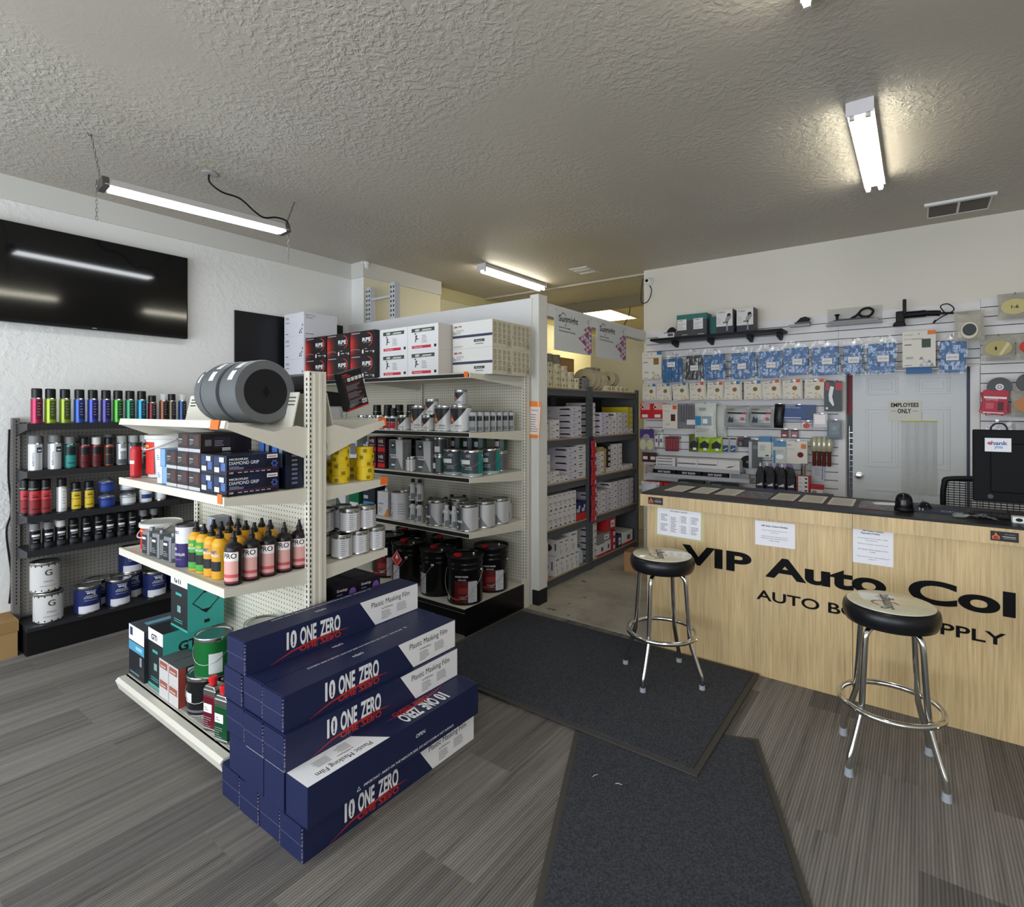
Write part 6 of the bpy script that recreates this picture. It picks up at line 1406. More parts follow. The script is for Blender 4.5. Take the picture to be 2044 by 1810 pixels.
# black shelf high on the left
t = thing('wall_shelf', (0, 0, 0), 0, 'black shelf on brackets high on the left slatwall', 'shelf')
MB().box((-2.40, 5.80, 2.425), (-1.06, 6.075, 2.45), M_BLK).build('board', t, bev=.003)
for x in (-2.19, -1.80, -1.40, -1.12): MB().box((x-.02, 5.95, 2.39), (x+.02, 6.08, 2.426), M_BLK).prism([(6.08, 2.365), (6.08, 2.39), (5.95, 2.39)], 'x', x-.015, x+.015, M_BLK).build('bracket', t)
tgn = mat('2f6d68', .45); dgn = mat('3f4044', .45)
def tbox():
    s = MB().box((-.16, 0, 0), (.16, .17, .235), dgn).box((-.1605, -.0005, .17), (.1605, .17, .2352), tgn)
    for x in (-.155, .02): s.rect((x, 0, .07), X_, Z_, .10, .115, CW['w'], .001).text('TURBO', (x+.01, 0, .165), X_, Z_, .055, .012, M_INK, .02, .0015).lines((x+.01, 0, .08), X_, Z_, .08, .07, 6, M_GREY, .3, 2, .0015).rect((x+.05, 0, .015), X_, Z_, .06, .004, CW['w'], .001)
    return s.build('carton', bev=.002)
put('tbox', tbox, (-1.95, 5.84, 2.4505), 0, 'teal and grey carton pair on the black shelf, front', 'box')
put('tbox2', lambda: MB().box((-.09, 0, 0), (.09, .1, .20), tgn).build('carton'), (-1.70, 5.94, 2.4505), 0, 'teal carton behind the front pair on the black shelf', 'box')
def gunbox():
    s = MB().box((-.085, 0, 0), (.085, .14, .24), {'*': mat('45403f', .45), '-y': mat('2d2c3c', .45)}).rect((-.085, 0, .07), X_, Z_, .16, .17, mat('d5d3d2', .5), .001).text('TURBO', (-.075, 0, .205), X_, Z_, .075, .018, M_GREY, .02, .0015).lines((-.075, 0, .10), X_, Z_, .045, .07, 5, M_GREY, .2, 1, .0015)
    s.add([(.0, -.002, .12), (.03, -.002, .11), (.065, -.002, .16), (.06, -.002, .185), (.03, -.002, .19), (.01, -.002, .15)], [(0, 1, 2, 3, 4, 5)], mat('8f9094', .4)).add([(.02, -.0025, .165), (.06, -.0025, .18), (.05, -.0025, .20), (.025, -.0025, .195)], [(0, 1, 2, 3)], M_INK).rect((-.02, 0, .10), X_, Z_, .05, .016, mat('6f7074', .4), .002).rect((.015, 0, .02), X_, Z_, .014, .09, mat('8f9094', .4), .002)
    return s.build('carton', bev=.002)
put('gunbox', gunbox, (-1.60, 5.82, 2.4505), 0, 'spray gun carton with grey cup picture, left one on the black shelf', 'box', 'spray gun cartons')
put('gunbox', gunbox, (-1.41, 5.86, 2.4505), 0, 'spray gun carton with grey cup picture, right one on the black shelf', 'box', 'spray gun cartons')
wt = thing('sanding_block', (-2.24, 5.86, 2.4505), 0, 'small hand sander on a white box at the left end of black shelf', 'sander')
MB().box((-.09, 0, 0), (.09, .12, .055), CW['w']).rect((.02, 0, .02), X_, Z_, .06, .03, MK, .001).build('carton', wt)
def sander(s):
    s.slathe([(0, -.03), (.03, -.028), (.048, -.01), (.045, .012), (.02, .028), (0, .03)], M_BLK, (0, 0, 0), 20)
    return s
hs = MB().box((-.07, -.03, 0), (.06, .03, .014), mat('6f7074', .4)).prism([(-.04, .014), (.05, .014), (.055, .045), (.03, .07), (.0, .066), (-.03, .035)], 'y', -.022, .022, M_BLK)
hs.build('sander_body', wt, (.03, .06, .055), 0, .004)
# tools on the wall to the right of the shelf
t = thing('sanding_block', (-.93, 6.0, 2.50), 0, 'small black hand sander on a clear bracket left of the long one', 'sander')
MB().box((-.10, -.03, -.02), (.08, .07, .0), mat('b9bab9', .3, alpha=.7)).build('holder', t); MB().box((-.05, -.03, 0), (.085, .03, .02), mat('55565a', .4)).prism([(-.04, .02), (.07, .02), (.085, .05), (.04, .07), (.0, .06)], 'y', -.022, .022, M_BLK).build('sander_body', t, bev=.004)
t = thing('hand_file', (-.49, 5.99, 2.47), 0, 'long grey file board sander with black looped handle on a clear bracket', 'sander')
MB().box((-.22, -.035, -.012), (.22, .08, .0), mat('b9bab9', .3, alpha=.6)).quad((-.22, .085, 0), (.22, .085, 0), (.22, .085, .16), (-.22, .085, .16), mat('c9cac6', .3, alpha=.5)).build('holder', t)
MB().box((-.19, -.03, 0), (.20, .03, .028), mat('8a8b8b', .35)).prism([(-.17, .028), (.17, .028), (.10, .042), (-.13, .042)], 'y', -.025, .025, mat('3b3c40', .4)).build('file_board', t, bev=.004)
MB().lathe([(.012, .04), (.012, .075), (.022, .082), (.020, .092), (0, .095)], M_BLK, (-.13, 0, 0), 16).build('knob', t)
MB().tube(smooth([(-.02, 0, .04), (.03, 0, .07), (.07, 0, .115), (.12, 0, .125), (.155, 0, .095), (.13, 0, .055), (.08, 0, .05), (.05, 0, .07), (.045, 0, .09)]), .011, M_BLK, 8).build('handle', t)
t = thing('angle_polisher', (0, 0, 0), 0, 'black electric polisher with coiled cord hanging above the blue packs', 'power tool')
MB().tube([(-.13, 5.98, 2.50), (.05, 5.98, 2.50)], .030, M_BLK, 12).tube([(.05, 5.98, 2.50), (.12, 5.98, 2.495), (.15, 5.98, 2.49)], .024, M_BLK, 12).build('motor_body', t)
MB().box((-.05, 5.99, 2.485), (-.03, 6.079, 2.50), M_STEEL).build('hook', t)
MB().box((-.165, 5.95, 2.42), (-.10, 6.01, 2.535), M_BLK).prism([(-.19, 2.405), (-.09, 2.405), (-.10, 2.44), (-.175, 2.44)], 'y', 5.94, 6.02, M_BLK).build('gear_head', t, bev=.008)
MB().box((-.115, 5.93, 2.50), (-.088, 5.96, 2.635), M_BLK).build('side_handle', t, bev=.006)
MB().tube(smooth([(.15, 5.98, 2.49), (.22, 5.98, 2.485), (.30, 5.98, 2.475), (.34, 5.98, 2.47)]), .010, M_BLK, 6).tube(smooth([(.18, 5.98, 2.49), (.15, 5.98, 2.55), (.20, 5.98, 2.565), (.24, 5.98, 2.51), (.16, 5.98, 2.46), (.12, 5.98, 2.43)]), .005, M_BLK, 6).tube([(.12, 5.98, 2.435), (.10, 5.98, 2.41)], .009, M_BLK, 6).build('power_cord', t)
def hookm():
    s = MB().tube([(0, .08, 0), (0, -.06, 0), (0, -.068, .012)], .0028, hook_m, 6).box((-.012, .076, -.015), (.012, .080, .015), hook_m); return s.build('display_hook')
def hook(x, z, y=6.0, lab='steel display hook on the slatwall carrying packs'): put('hook', hookm, (x, y, z), 0, lab, 'hook', 'display hooks on the slatwall')
# blue sheet bags
def bluebag(w, col, lw=.09, lx=.0, lz=.14, seed=0):
    def make():
        t = thing('sandpaper_bag', (0, 0, 0)); bm_ = mat(col, .35, noise=(14, {'28659e': '255b90'}.get(col, '2c2d30')), name='sandpaper_sheets')
        MB().prism([(-w/2*.96, .0), (w/2*.94, .004), (w/2*.98, .255), (w/2*.93, .268), (-w/2*.9, .262)], 'y', -.03, .0, bm_).build('sheets', t, bev=.004)
        rnd = random.Random(seed); s = MB(); nx = 8; nz = 10; P = {}
        for i in range(nx+1):
            for j in range(nz+1):
                u = i/nx; v = j/nz; ww = w*1.08*(1 if v < .82 else 1-.65*(v-.82)/.18*(.6)); P[i, j] = ((u-.5)*ww, -.036-.008*rnd.random(), -.012+.345*v)
        for i in range(nx):
            for j in range(nz): s.add([P[i, j], P[i+1, j], P[i+1, j+1], P[i, j+1]], [(0, 1, 2, 3)], M_CLEAR, True)
        s.build('clear_pouch', t)
        MB().rect((lx-lw/2, -.047, lz-.03), X_, Z_, lw, .055, CW['w']).text('HPC P320', (lx-lw/2+.012, -.0475, lz-.008), X_, Z_, lw-.024, .010, M_INK, .0, .001).build('label', t)
        return t
    return make
BL = '28659e'
bags = [(-2.19, 1.965, .23, BL, 'leftmost'), (-1.955, 1.985, .19, '34353a', 'the charcoal one'), (-1.735, 1.98, .235, BL, 'third from the left'), (-1.455, 1.98, .245, BL, 'fourth from the left'), (-1.20, 1.98, .235, BL, 'fifth from the left'), (-.965, 2.0, .235, BL, 'sixth from the left'), (-.71, 1.99, .235, BL, 'seventh from the left'),
        (-.49, 1.99, .16, BL, 'the narrow one'), (-.275, 1.99, .225, BL, 'just left of the white pack'), (.225, 1.975, .185, BL, 'rightmost')]
for i, (x, z, w, c, n) in enumerate(bags):
    put('bag%.3f%s' % (w, c), bluebag(w, c, .085, .01*(i % 3), .13 if i else .20, i), (x, YP-.03+.01*(i % 2), z), (0, math.radians((-1, 1, -2, 0, 1, 0, -1, 0, 0, 1)[i]), 0), '%s sandpaper sheets in clear bag, %s of the hanging row' % ('charcoal' if c != BL else 'blue', n), 'pack', 'bagged sandpaper sheets'); hook(x, z+.315, lab='steel display hook carrying the %s sandpaper bag' % n)
put('bagb', lambda: MB().box((-.09, -.02, 0), (.09, 0, .10), mat(BL, .4)).build('sandpaper_sheets'), (-.0, YP-.01, 1.975), 0, 'blue sandpaper sheets showing below the white pack', 'pack')
def tri(s, x, z, w, cs, k=0, y=-.001):
    for r in range(3):
        for c in range(3-r if k else 3):
            a = x+w*c+(w/2 if r % 2 else 0); b = z+w*.8*r
            s.add([(a, y, b), (a+w, y, b), (a+w/2, y, b+w*.78)], [(0, 1, 2)], cs[(r+c) % len(cs)])
gold = [mat('b08b3e', .5), mat('c9b98e', .5), mat('a9a29a', .5)]; silv = [mat('a9a8b0', .5), mat('c4c3c9', .5), mat('8e8d96', .5)]
def sheetpack(c1, sq, tr):
    def make():
        s = MB().box((-.115, -.02, 0), (.115, 0, .31), mat('dedad2', .5, name='white_sheet_pack'))
        s.rect((.06, -.02, .275), X_, Z_, .055, .035, c1, .001).text('Sunmight', (-.10, -.021, .272), X_, Z_, .06, .016, M_GREY).text('9" x 11" Sanding Sheets', (-.10, -.021, .235), X_, Z_, .13, .014, M_INK).rect((-.10, -.02, .19), X_, Z_, .05, .008, MK).rect((.02, -.02, .165), X_, Z_, .062, .075, sq, .001).rect((-.09, -.02, .07), X_, Z_, .05, .02, mat('b5b2ac', .5))
        tri(s, .0, .005, .036, tr, 1, -.021); s.rect((-.10, -.02, .012), X_, Z_, .05, .006, M_GREY); return s.build('sanding_sheet_pack')
    return make
put('shp1', sheetpack(mat('2f78ad', .5), mat('8a6a30', .8), gold), (-2.44, YP, 2.01), 0, 'white pack of gold sanding sheets at the far left of the slatwall', 'pack'); hook(-2.44, 2.29)
put('shp2', sheetpack(mat('e07a34', .5), mat('4d5a55', .8), silv), (-.0, YP-.06, 2.03), 0, 'white pack of waterproof sanding sheets between blue bags above the door', 'pack'); hook(-.0, 2.31, 5.95)
# disc packs in a row
def discpack(tc, dc):
    def make():
        t = thing('sanding_disc_pack', (0, 0, 0)); cr = mat('dcd6ca', .5, name='white_disc_pack_card')
        s = MB()
        for k in range(3): s.box((-.086+.006*k, -.010*(k+1), -.003*(2-k)), (.082+.006*(2-k), -.010*k, .178), cr)
        y = -.031; s.rect((.042, -.030, .155), X_, Z_, .036, .03, tc, .001)
        n = 18; s.add([(.028+.022*math.cos(2*PI*k/n), y-.001, .10+.022*math.sin(2*PI*k/n)) for k in range(n)], [tuple(range(n))], dc)
        s.rect((-.06, -.03, .156), X_, Z_, .035, .006, M_GREY, .001).rect((-.012, -.03, .158), X_, Z_, .03, .008, mat('4a4a4a', .6), .001).text('6" Gold Discs', (-.062, y, .128), X_, Z_, .06, .008, M_GREY).rect((-.062, -.03, .112), X_, Z_, .028, .005, M_GREY, .001).rect((-.05, -.03, .045), X_, Z_, .035, .014, mat('c1bdb4', .5), .001).rect((-.062, -.03, .010), X_, Z_, .03, .005, M_GREY, .001)
        tri(s, .005, .005, .022, [mat('c0a070', .5), mat('dbcdb0', .5), mat('b9a286', .5)], 1, y-.0005)
        s.build('card_pack', t); return t
    return make
bl_, or_ = mat('2f78ad', .5, name='blue_corner'), mat('d9572f', .5, name='orange_corner')
dg, dob = mat('7f7436', .8, name='olive_gold_disc'), mat('9a6a3a', .8, name='brown_gold_disc')
for i, (x, tc, dc) in enumerate(((-2.475, bl_, dg), (-2.31, bl_, dg), (-2.11, bl_, dg), (-1.925, or_, dob), (-1.745, or_, dg), (-1.565, bl_, dob), (-1.365, bl_, dg), (-1.18, or_, dob), (-1.0, or_, dob), (-.81, or_, dg))):
    put('dp%s%s' % (tc.name, dc.name), discpack(tc, dc), (x, YP+.01, 1.772), (0, math.radians((0, 0, -6, -3, 2, 0, 0, -5, -2, 2)[i]), 0), 'white sanding disc pack with %s corner, %s from the left' % ('blue' if tc is bl_ else 'orange', ORD[i]), 'pack', 'row of sanding disc packs'); hook(x, 1.945, 6.0, 'steel display hook of the %s sanding disc pack' % ORD[i])
# third row
def flat(w, h, c, art=None, y=.02, al=None):
    def make():
        s = MB().box((-w/2, -y, 0), (w/2, 0, h), mat(c, .4) if not al else al)
        if art: art(s)
        return s.build('hanging_pack')
    return make
def pillow(w, h, d, m, art=None, seed=1, name='hanging_pack'):
    def make():
        s = MB(); rnd = random.Random(seed); n = 8; P = {}
        for sgn in (1, -1):
            for i in range(n+1):
                for j in range(n+1):
                    u = i/n*2-1; v = j/n*2-1; b = d*max(0, (1-u*u)*(1-v*v))**.5
                    P[sgn, i, j] = (u*w/2*(1-.06*(1-abs(v))), -sgn*(b/2+.002*rnd.random()), (v+1)/2*h)
        for sgn in (1, -1):
            for i in range(n):
                for j in range(n):
                    q = [P[sgn, i, j], P[sgn, i+1, j], P[sgn, i+1, j+1], P[sgn, i, j+1]]
                    s.add(q if sgn > 0 else q[::-1], [(0, 1, 2, 3)], m, True)
        if art: art(s, -d/2-.004)
        return s.build(name)
    return make
def one(mk, loc, label, cat='pack', rot=0, grp=None, hk=True, hz=None):
    o = mk(); o.location = loc; o.rotation_euler = (0, math.radians(rot), 0); tag(o, label, cat, grp)
    if cat == 'pack': hook(loc[0], loc[2]+max(v.co.z for v in o.data.vertices)-.008)
    return o
def a_red(s): s.rect((-.06, -.02, .10), X_, Z_, .10, .075, mat('d9a9a6', .5), .001).rect((-.055, -.02, .012), X_, Z_, .07, .035, CW['w'], .0015).rect((-.07, -.02, .12), X_, Z_, .03, .02, mat('e0c9c6', .5), .001)
for i, x in enumerate((-2.515, -2.36)): put('redc', flat(.152, .17, 'c4222a', a_red), (x, 6.0-.01*i, 1.563), 0, 'red carded pack, %s one at the left of the third row' % ['left', 'right'][i], 'pack', 'red carded packs')
def a_soft(s): s.rect((.03, -.02, .215), X_, Z_, .045, .045, or_, .001).rect((.01, -.02, .085), X_, Z_, .05, .075, mat('4a2220', .7), .001).text('Soft Sanding', (-.065, -.0205, .19), X_, Z_, .06, .012, M_INK).text('Sunmight', (-.065, -.0205, .24), X_, Z_, .04, .010, M_GREY).rect((-.05, -.02, .04), X_, Z_, .05, .015, mat('b5b2ac', .5), .001)
one(flat(.170, .272, 'dcd6ca', a_soft), (-2.232, 5.98, 1.452), 'white soft sanding pack with dark red square in the third row')
def a_pad(s):
    for k in range(6): s.box((-.09+.028*k, -.032, .06), (-.066+.028*k, -.02, .24), mat('6d6c74', .8, name='grey_pad'))
    s.rect((-.005, -.032, .03), X_, Z_, .10, .055, CW['w'], .002)
one(flat(.21, .26, '7b7a82', a_pad, .02), (-2.037, 5.99, 1.469), 'bag of dark grey pads with white label in the third row')
def a_bagw(s, y):
    s.rect((-.10, y, .13), X_, Z_, .06, .10, mat('2f86b5', .5)).rect((-.03, y, .13), X_, Z_, .10, .10, mat('8fa3ad', .5)).rect((-.02, y-.001, .15), X_, Z_, .05, .05, FW).rect((-.06, y, .29), X_, Z_, .07, .03, mat('9b9d98', .5)).lines((-.09, y, .06), X_, Z_, .15, .05, 5, M_GREY, .3)
one(pillow(.23, .37, .05, mat('cfd3cc', .25, bump=(25, .6, .01), name='white_poly_bag'), a_bagw, 3), (-1.843, 5.97, 1.364), 'bulging white plastic bag with blue label hanging in the third row')
one(pillow(.16, .34, .04, mat('d3d5d0', .25, alpha=.8, bump=(25, .6, .01), name='white_poly_bag'), None, 4), (-1.72, 6.03, 1.374), 'plain white plastic bag partly behind the blue-labelled one')
def a_gun(s, y):
    s.text('SUNMIGHT', (-.09, y, .175), X_, Z_, .075, .018, mat('8c4a52', .5), .02).rect((-.09, y, .14), X_, Z_, .18, .016, M_INK).rect((.05, y-.001, .138), X_, Z_, .035, .022, M_RED)
    s.add([(-.085, y, .05), (-.03, y, .05), (-.03, y, .11), (-.045, y, .085), (-.07, y, .115)], [(0, 1, 2, 3, 4)], mat('2a3550', .5)).add([(.06+.018*math.cos(2*PI*k/12), y, .09+.018*math.sin(2*PI*k/12)) for k in range(12)], [tuple(range(12))], mat('c9525a', .5))
for i, x in enumerate((-1.517, -1.282)): put('gunbag', pillow(.24, .22, .07, mat('a9adae', .3, .1, bump=(20, .5, .01), name='grey_silver_bag'), a_gun, 5), (x, 5.96, 1.48), (0, .03, 0), 'silver grey and black bulging bag, %s of the two in third row' % ['left', 'right'][i], 'pack', 'silver grey bulging bags')
one(pillow(.09, .24, .05, mat('17161a', .35), None, 6), (-1.131, 5.99, 1.479), 'narrow black bag right of the silver grey bags', rot=4)
def a_blue(s): s.text('Surface Preparation', (-.12, -.0205, .115), X_, Z_, .14, .012, FW, .01).text('PROFESSIONAL', (-.13, -.0205, .135), X_, Z_, .10, .010, FW, .01).rect((.06, -.02, .03), X_, Z_, .09, .09, mat('4d5f78', .5), .001).rect((-.145, -.02, .02), X_, Z_, .17, .006, FW, .001).rect((-.145, -.02, .004), X_, Z_, .17, .006, mat('8fa3d0', .5), .001)
one(flat(.30, .15, '2f4a86', a_blue), (-.955, 6.03, 1.56), 'wide dark blue pack in the third row', rot=1)
def a_rdisc(s, y): s.add([(.03*math.cos(2*PI*k/14), y, .055+.025*math.sin(2*PI*k/14)) for k in range(14)], [tuple(range(14))], mat('c4382c', .4))
one(pillow(.12, .12, .03, M_CLEAR, a_rdisc, 7), (-.875, 5.98, 1.452), 'small clear bag holding a red disc')
def a_foil(s): s.rect((-.05, -.02, .03), X_, Z_, .09, .09, mat('e9dadb', .2), .001)
one(flat(.12, .13, 'c9ccd2', a_foil, .02), (-.755, 5.98, 1.493), 'bright foil pouch near the right edge of left slatwall')
def a_dark(s): s.rect((-.06, -.02, .20), X_, Z_, .03, .08, mat('a83a45', .4), .001).rect((.02, -.02, .20), X_, Z_, .055, .07, mat('b5303a', .4), .001).prism([(-.03, .10), (.0, .05), (.012, .06), (-.005, .14), (.01, .23), (-.02, .24), (-.035, .16)], 'y', -.035, -.02, mat('d5d5d8', .2)).rect((-.06, -.02, .02), X_, Z_, .02, .02, FW, .001)
one(flat(.145, .285, '3c4448', a_dark), (-.650, 5.97, 1.645), 'dark carded knife pack with red corners by the slatwall edge')
one(pillow(.125, .18, .04, mat('8f9aa6', .3, alpha=.8, bump=(20, .6, .01), name='grey_clear_bag'), None, 8), (-.640, 5.96, 1.382), 'clear bag of grey fittings at the right edge of left slatwall')
for i, (x, c) in enumerate(((-1.078, '8a2028'), (-.988, 'a06a6e'))): one(flat(.065, .085, '2b1a1e', lambda s, c=c: s.rect((-.028, -.01, .008), X_, Z_, .056, .06, mat(c, .4), .001).rect((-.02, -.01, .02), X_, Z_, .035, .015, FW, .0015), .01), (x, 6.03, 1.378), 'small %s carded pack below the blue pack' % ['dark red', 'pale red'][i])
# fourth row
def a_purp(s, y):
    s.rect((-.08, y+.008, .15), X_, Z_, .17, .10, mat('4d3a78', .4))
    for x in (-.04, .045): s.add([(x+.042*math.cos(2*PI*k/16), y+.004, .075+.06*math.sin(2*PI*k/16)) for k in range(16)], [tuple(range(16))], mat('c9c4a2', .6))
one(pillow(.185, .25, .05, mat('b9b8bd', .2, alpha=.6, bump=(20, .6, .01), name='clear_grey_bag'), a_purp, 9), (-2.50, 5.96, 1.190), 'clear bag of two cream pads with a purple header')
def a_bot(s, y):
    for x in (-.03, .025): s.rect((x-.018, y, .02), X_, Z_, .036, .12, mat('e4e4e6', .3)).rect((x-.010, y-.001, .07), X_, Z_, .02, .04, mat('5f6066', .3), .002)
one(pillow(.12, .20, .03, M_CLEAR, a_bot, 10), (-2.359, 5.98, 1.226), 'clear bag of small white bottles in the fourth row')
for k in range(5):
    hook(-2.275+.029*k, 1.352)
    put('clamp', flat(.028, .16, '7c3038', lambda s: s.rect((-.008, -.03, .02), X_, Z_, .016, .12, mat('9b4a50', .5), .001), .03), (-2.275+.029*k, 6.0, 1.20), 0, 'dark red carded pack in the close-packed set of the fourth row', 'pack', 'dark red carded packs in a close-packed set')
def a_green(s, y): s.add([(-.04, y, .04), (.05, y, .04), (.06, y, .09), (.01, y, .125), (-.04, y, .09)], [(0, 1, 2, 3, 4)], mat('232a22', .5)).rect((.0, y-.001, .02), X_, Z_, .035, .025, FW)
for i, (x, w) in enumerate(((-1.978, .10), (-1.865, .125), (-1.74, .13))): one(pillow(w, .19 if i == 0 else .165, .03, mat('5f6b2c' if i == 0 else '9fc033', .3, bump=(20, .4, .01)), a_green, 11), (x, 5.99, 1.205), ['olive', 'lime green', 'lime green'][i]+' respirator bag, %s of the three in fourth row' % ['left', 'middle', 'right'][i])
def a_bw(s): s.rect((-.028, -.01, .005), X_, Z_, .056, .07, mat('2d4a6e', .4), .001).add([(-.02, -.0125, .02), (.02, -.0125, .04), (.02, -.0125, .05), (-.02, -.0125, .03)], [(0, 1, 2, 3)], mat('d5dde6', .4)).rect((-.03, -.01, .14), X_, Z_, .06, .012, M_INK, .001)
for i, x in enumerate((-1.648, -1.573)): put('bw', flat(.07, .155, 'b5b6ba', a_bw, .01), (x, 6.03, 1.21), 0, 'grey carded pack with small blue picture, %s one' % ['left', 'right'][i], 'pack', 'grey carded packs with blue pictures')
one(flat(.125, .10, '1d1c20', lambda s: s.rect((-.055, -.01, .08), X_, Z_, .05, .01, M_RED, .001).lines((-.05, -.01, .01), X_, Z_, .035, .05, 4, mat('9a9aa0', .5), .5, 1, .001).rect((.0, -.01, .01), X_, Z_, .05, .07, mat('3c3b42', .5), .001), .01), (-1.462, 6.03, 1.274), 'black carded pack with red line in the fourth row')
one(flat(.12, .29, '55585f', lambda s: s.rect((-.06, -.02, .0), X_, Z_, .03, .27, mat('b9bbc0', .4), .001).lines((-.02, -.02, .2), X_, Z_, .06, .04, 3, mat('9a9ca2', .5), .5, 1, .001), .02), (-1.351, 6.02, 1.062), 'tall dark grey pack left of the white and blue packs')
for i, (x, z) in enumerate(((-1.25, 1.182), (-1.215, 1.178))): put('wbl', flat(.125, .155, 'd3d4cc', lambda s: s.lines((-.045, -.02, .07), X_, Z_, .07, .06, 6, M_GREY, .35).rect((.01, -.02, .012), X_, Z_, .03, .012, M_INK, .001).box((-.055, -.018, .155), (.055, -.002, .21), mat('2a6ca0', .3)), .02), (x, 5.97+.025*i, z), 0, 'white card pack with blue header, %s of the pair' % ['front', 'rear'][i], 'pack', 'white card packs with blue headers')
def a_oval(s): s.rect((-.055, -.02, .0), X_, Z_, .02, .13, mat('2a78b0', .4), .001).add([(.005+.035*math.cos(2*PI*k/16), -.0215, .065+.024*math.sin(2*PI*k/16)) for k in range(16)], [tuple(range(16))], FW).box((-.055, -.018, .16), (.06, -.002, .22), mat('2a6ca0', .3)).lines((-.03, -.02, .10), X_, Z_, .07, .04, 3, M_GREY, .3, 2)
one(flat(.125, .165, 'c3c6bf', a_oval), (-1.113, 5.97, 1.129), 'pale pack with white oval and blue header in the fourth row')
one(flat(.19, .225, 'd9d3c9', lambda s: s.rect((.04, -.02, .15), X_, Z_, .045, .045, mat('d9783a', .5), .001).add([(.035+.027*math.cos(2*PI*k/16), -.0215, .09+.027*math.sin(2*PI*k/16)) for k in range(16)], [tuple(range(16))], mat('6b2226', .7)).text('5" Discs', (-.085, -.0205, .14), X_, Z_, .07, .012, M_GREY).rect((-.085, -.02, .18), X_, Z_, .04, .008, M_GREY, .001)), (-.962, 5.985, 1.131), 'white disc pack with orange corner and dark red disc')
def bot2():
    t = thing('bagged_brush', (0, 0, 0)); 
    MB().slathe([(.014, .0), (.018, .01), (.016, .12), (.024, .14)], mat('5e2a20', .4), seg=10).build('handle', t); MB().slathe([(.024, .14), (.034, .16), (.034, .24), (.018, .28)], mat('b9b6a0', .2, .3), seg=12).build('bristle_head', t); return t
for k in range(4): put('brush', bot2, (-.81+.042*k, 5.98+.01*(k % 2), 1.12), 0, 'brown-handled brush in clear wrap hanging by the slatwall edge', 'brush', 'wrapped brown-handled brushes')
# lower shelves and what stands on them
SHW = mat('b9bac0', .4, name='pale_grey_wall_shelf')
def wshelf(x0, x1, z, label): 
    tag(MB().box((x0, 5.86, z-.02), (x1, 6.08, z), SHW).box((x0, 5.85, z-.035), (x1, 5.86, z+.004), SHW).build('wall_shelf'), label, 'shelf')
wshelf(-2.45, -1.37, .955, 'pale grey wall shelf carrying black tubes on left slatwall')
for k in range(3): put('thin', lambda: MB().box((-.11, 0, 0), (.11, .12, .032), CW['w']).rect((-.10, 0, .012), X_, Z_, .18, .008, MK).build('thin_carton'), (-2.253, 5.88, 1.0405+.033*k), 0, 'thin white carton, %s of the stack of three on the slatwall' % ORD[k], 'box', 'thin white cartons')
for i, x in enumerate((-2.015, -1.797, -1.579)):
    put('wlong%d' % (i == 2), (lambda i=i: (MB().box((-.108, 0, 0), (.108, .12, .095), CW['w']).rect((-.105, 0, .035), X_, Z_, .2, .012, MK).text('3M', (-.10, -.001, .062), X_, Z_, .018, .008, M_RED) if i < 2 else MB().box((-.108, 0, 0), (.108, .12, .095), CW['w']).prism([(-.03, .015), (.04, .03), (.08, .06), (.05, .04), (.0, .032)], 'y', -.002, 0, M_INK)).build('long_carton')), (x, 5.88, 1.0405), 0, 'white carton with %s, %s on the upper small shelf' % (('grey stripe', 'grey stripe', 'a black tool picture')[i], ORD[i]), 'box', 'white cartons on the upper small shelf')
wshelf(-2.37, -1.46, 1.04, 'narrow pale grey wall shelf carrying thin white cartons')
one(lambda: MB().lathe([(.015, 0), (.065, 0), (.065, .02), (.015, .02), (.015, 0)], M_BLK, seg=28).build('black_disc'), (-1.43, 6.03, 1.12), 'round black wheel behind the white cartons', 'disc').rotation_euler = (PI/2, 0, 0)
for i, x in enumerate((-2.264, -1.99, -1.715)):
    put('easy', lambda: MB().box((-.13, 0, 0), (.13, .05, .045), M_BLK).text('EASY BLEND', (-.07, -.001, .012), X_, Z_, .14, .022, FW, .02).build('long_carton'), (x, 5.87, .9555), 0, 'long black carton with white script, %s on the lower wall shelf' % ORD[i], 'box', 'long black cartons on the lower wall shelf')
one(lambda: MB().box((-.09, 0, 0), (.09, .06, .05), mat('9fa2a6', .25, alpha=.8)).box((-.10, 0, 0), (-.09, .06, .05), CW['w']).build('clear_packet'), (-1.47, 5.88, .9555), 'clear wrapped tube at the right end of the lower wall shelf')
def blot():
    t = thing('lotion_bottle', (0, 0, 0))
    s = MB().prism([(-.038, 0), (.038, 0), (.040, .15), (.022, .21), (.012, .235), (-.012, .235), (-.022, .21), (-.040, .15)], 'y', -.022, .022, mat('18171b', .3, name='black_bottle_plastic')).rect((-.033, -.022, .03), X_, Z_, .066, .10, mat('2c2a30', .4)).rect((-.026, -.022, .045), X_, Z_, .05, .012, FW, .0012).add([(-.01, -.0236, .06), (.02, -.0236, .075), (.025, -.0236, .065), (.0, -.0236, .052)], [(0, 1, 2, 3)], FW).rect((-.036, -.022, .0), X_, Z_, .072, .022, mat('4f4a9c', .4), .0012)
    s.build('bottle_body', t, bev=.005); return t
def lotw():
    t = blot(); MB().lathe([(.010, .235), (.010, .25), (.005, .27), (0, .272)], M_WHITE, seg=10).build('cap', t); return t
def lotp():
    t = blot(); MB().lathe([(.010, .235), (.010, .25), (.005, .27), (0, .272)], mat('8a63b8', .4), seg=10).build('cap', t); return t
wshelf(-1.345, -.70, .86, 'pale grey wall shelf carrying black polish bottles')
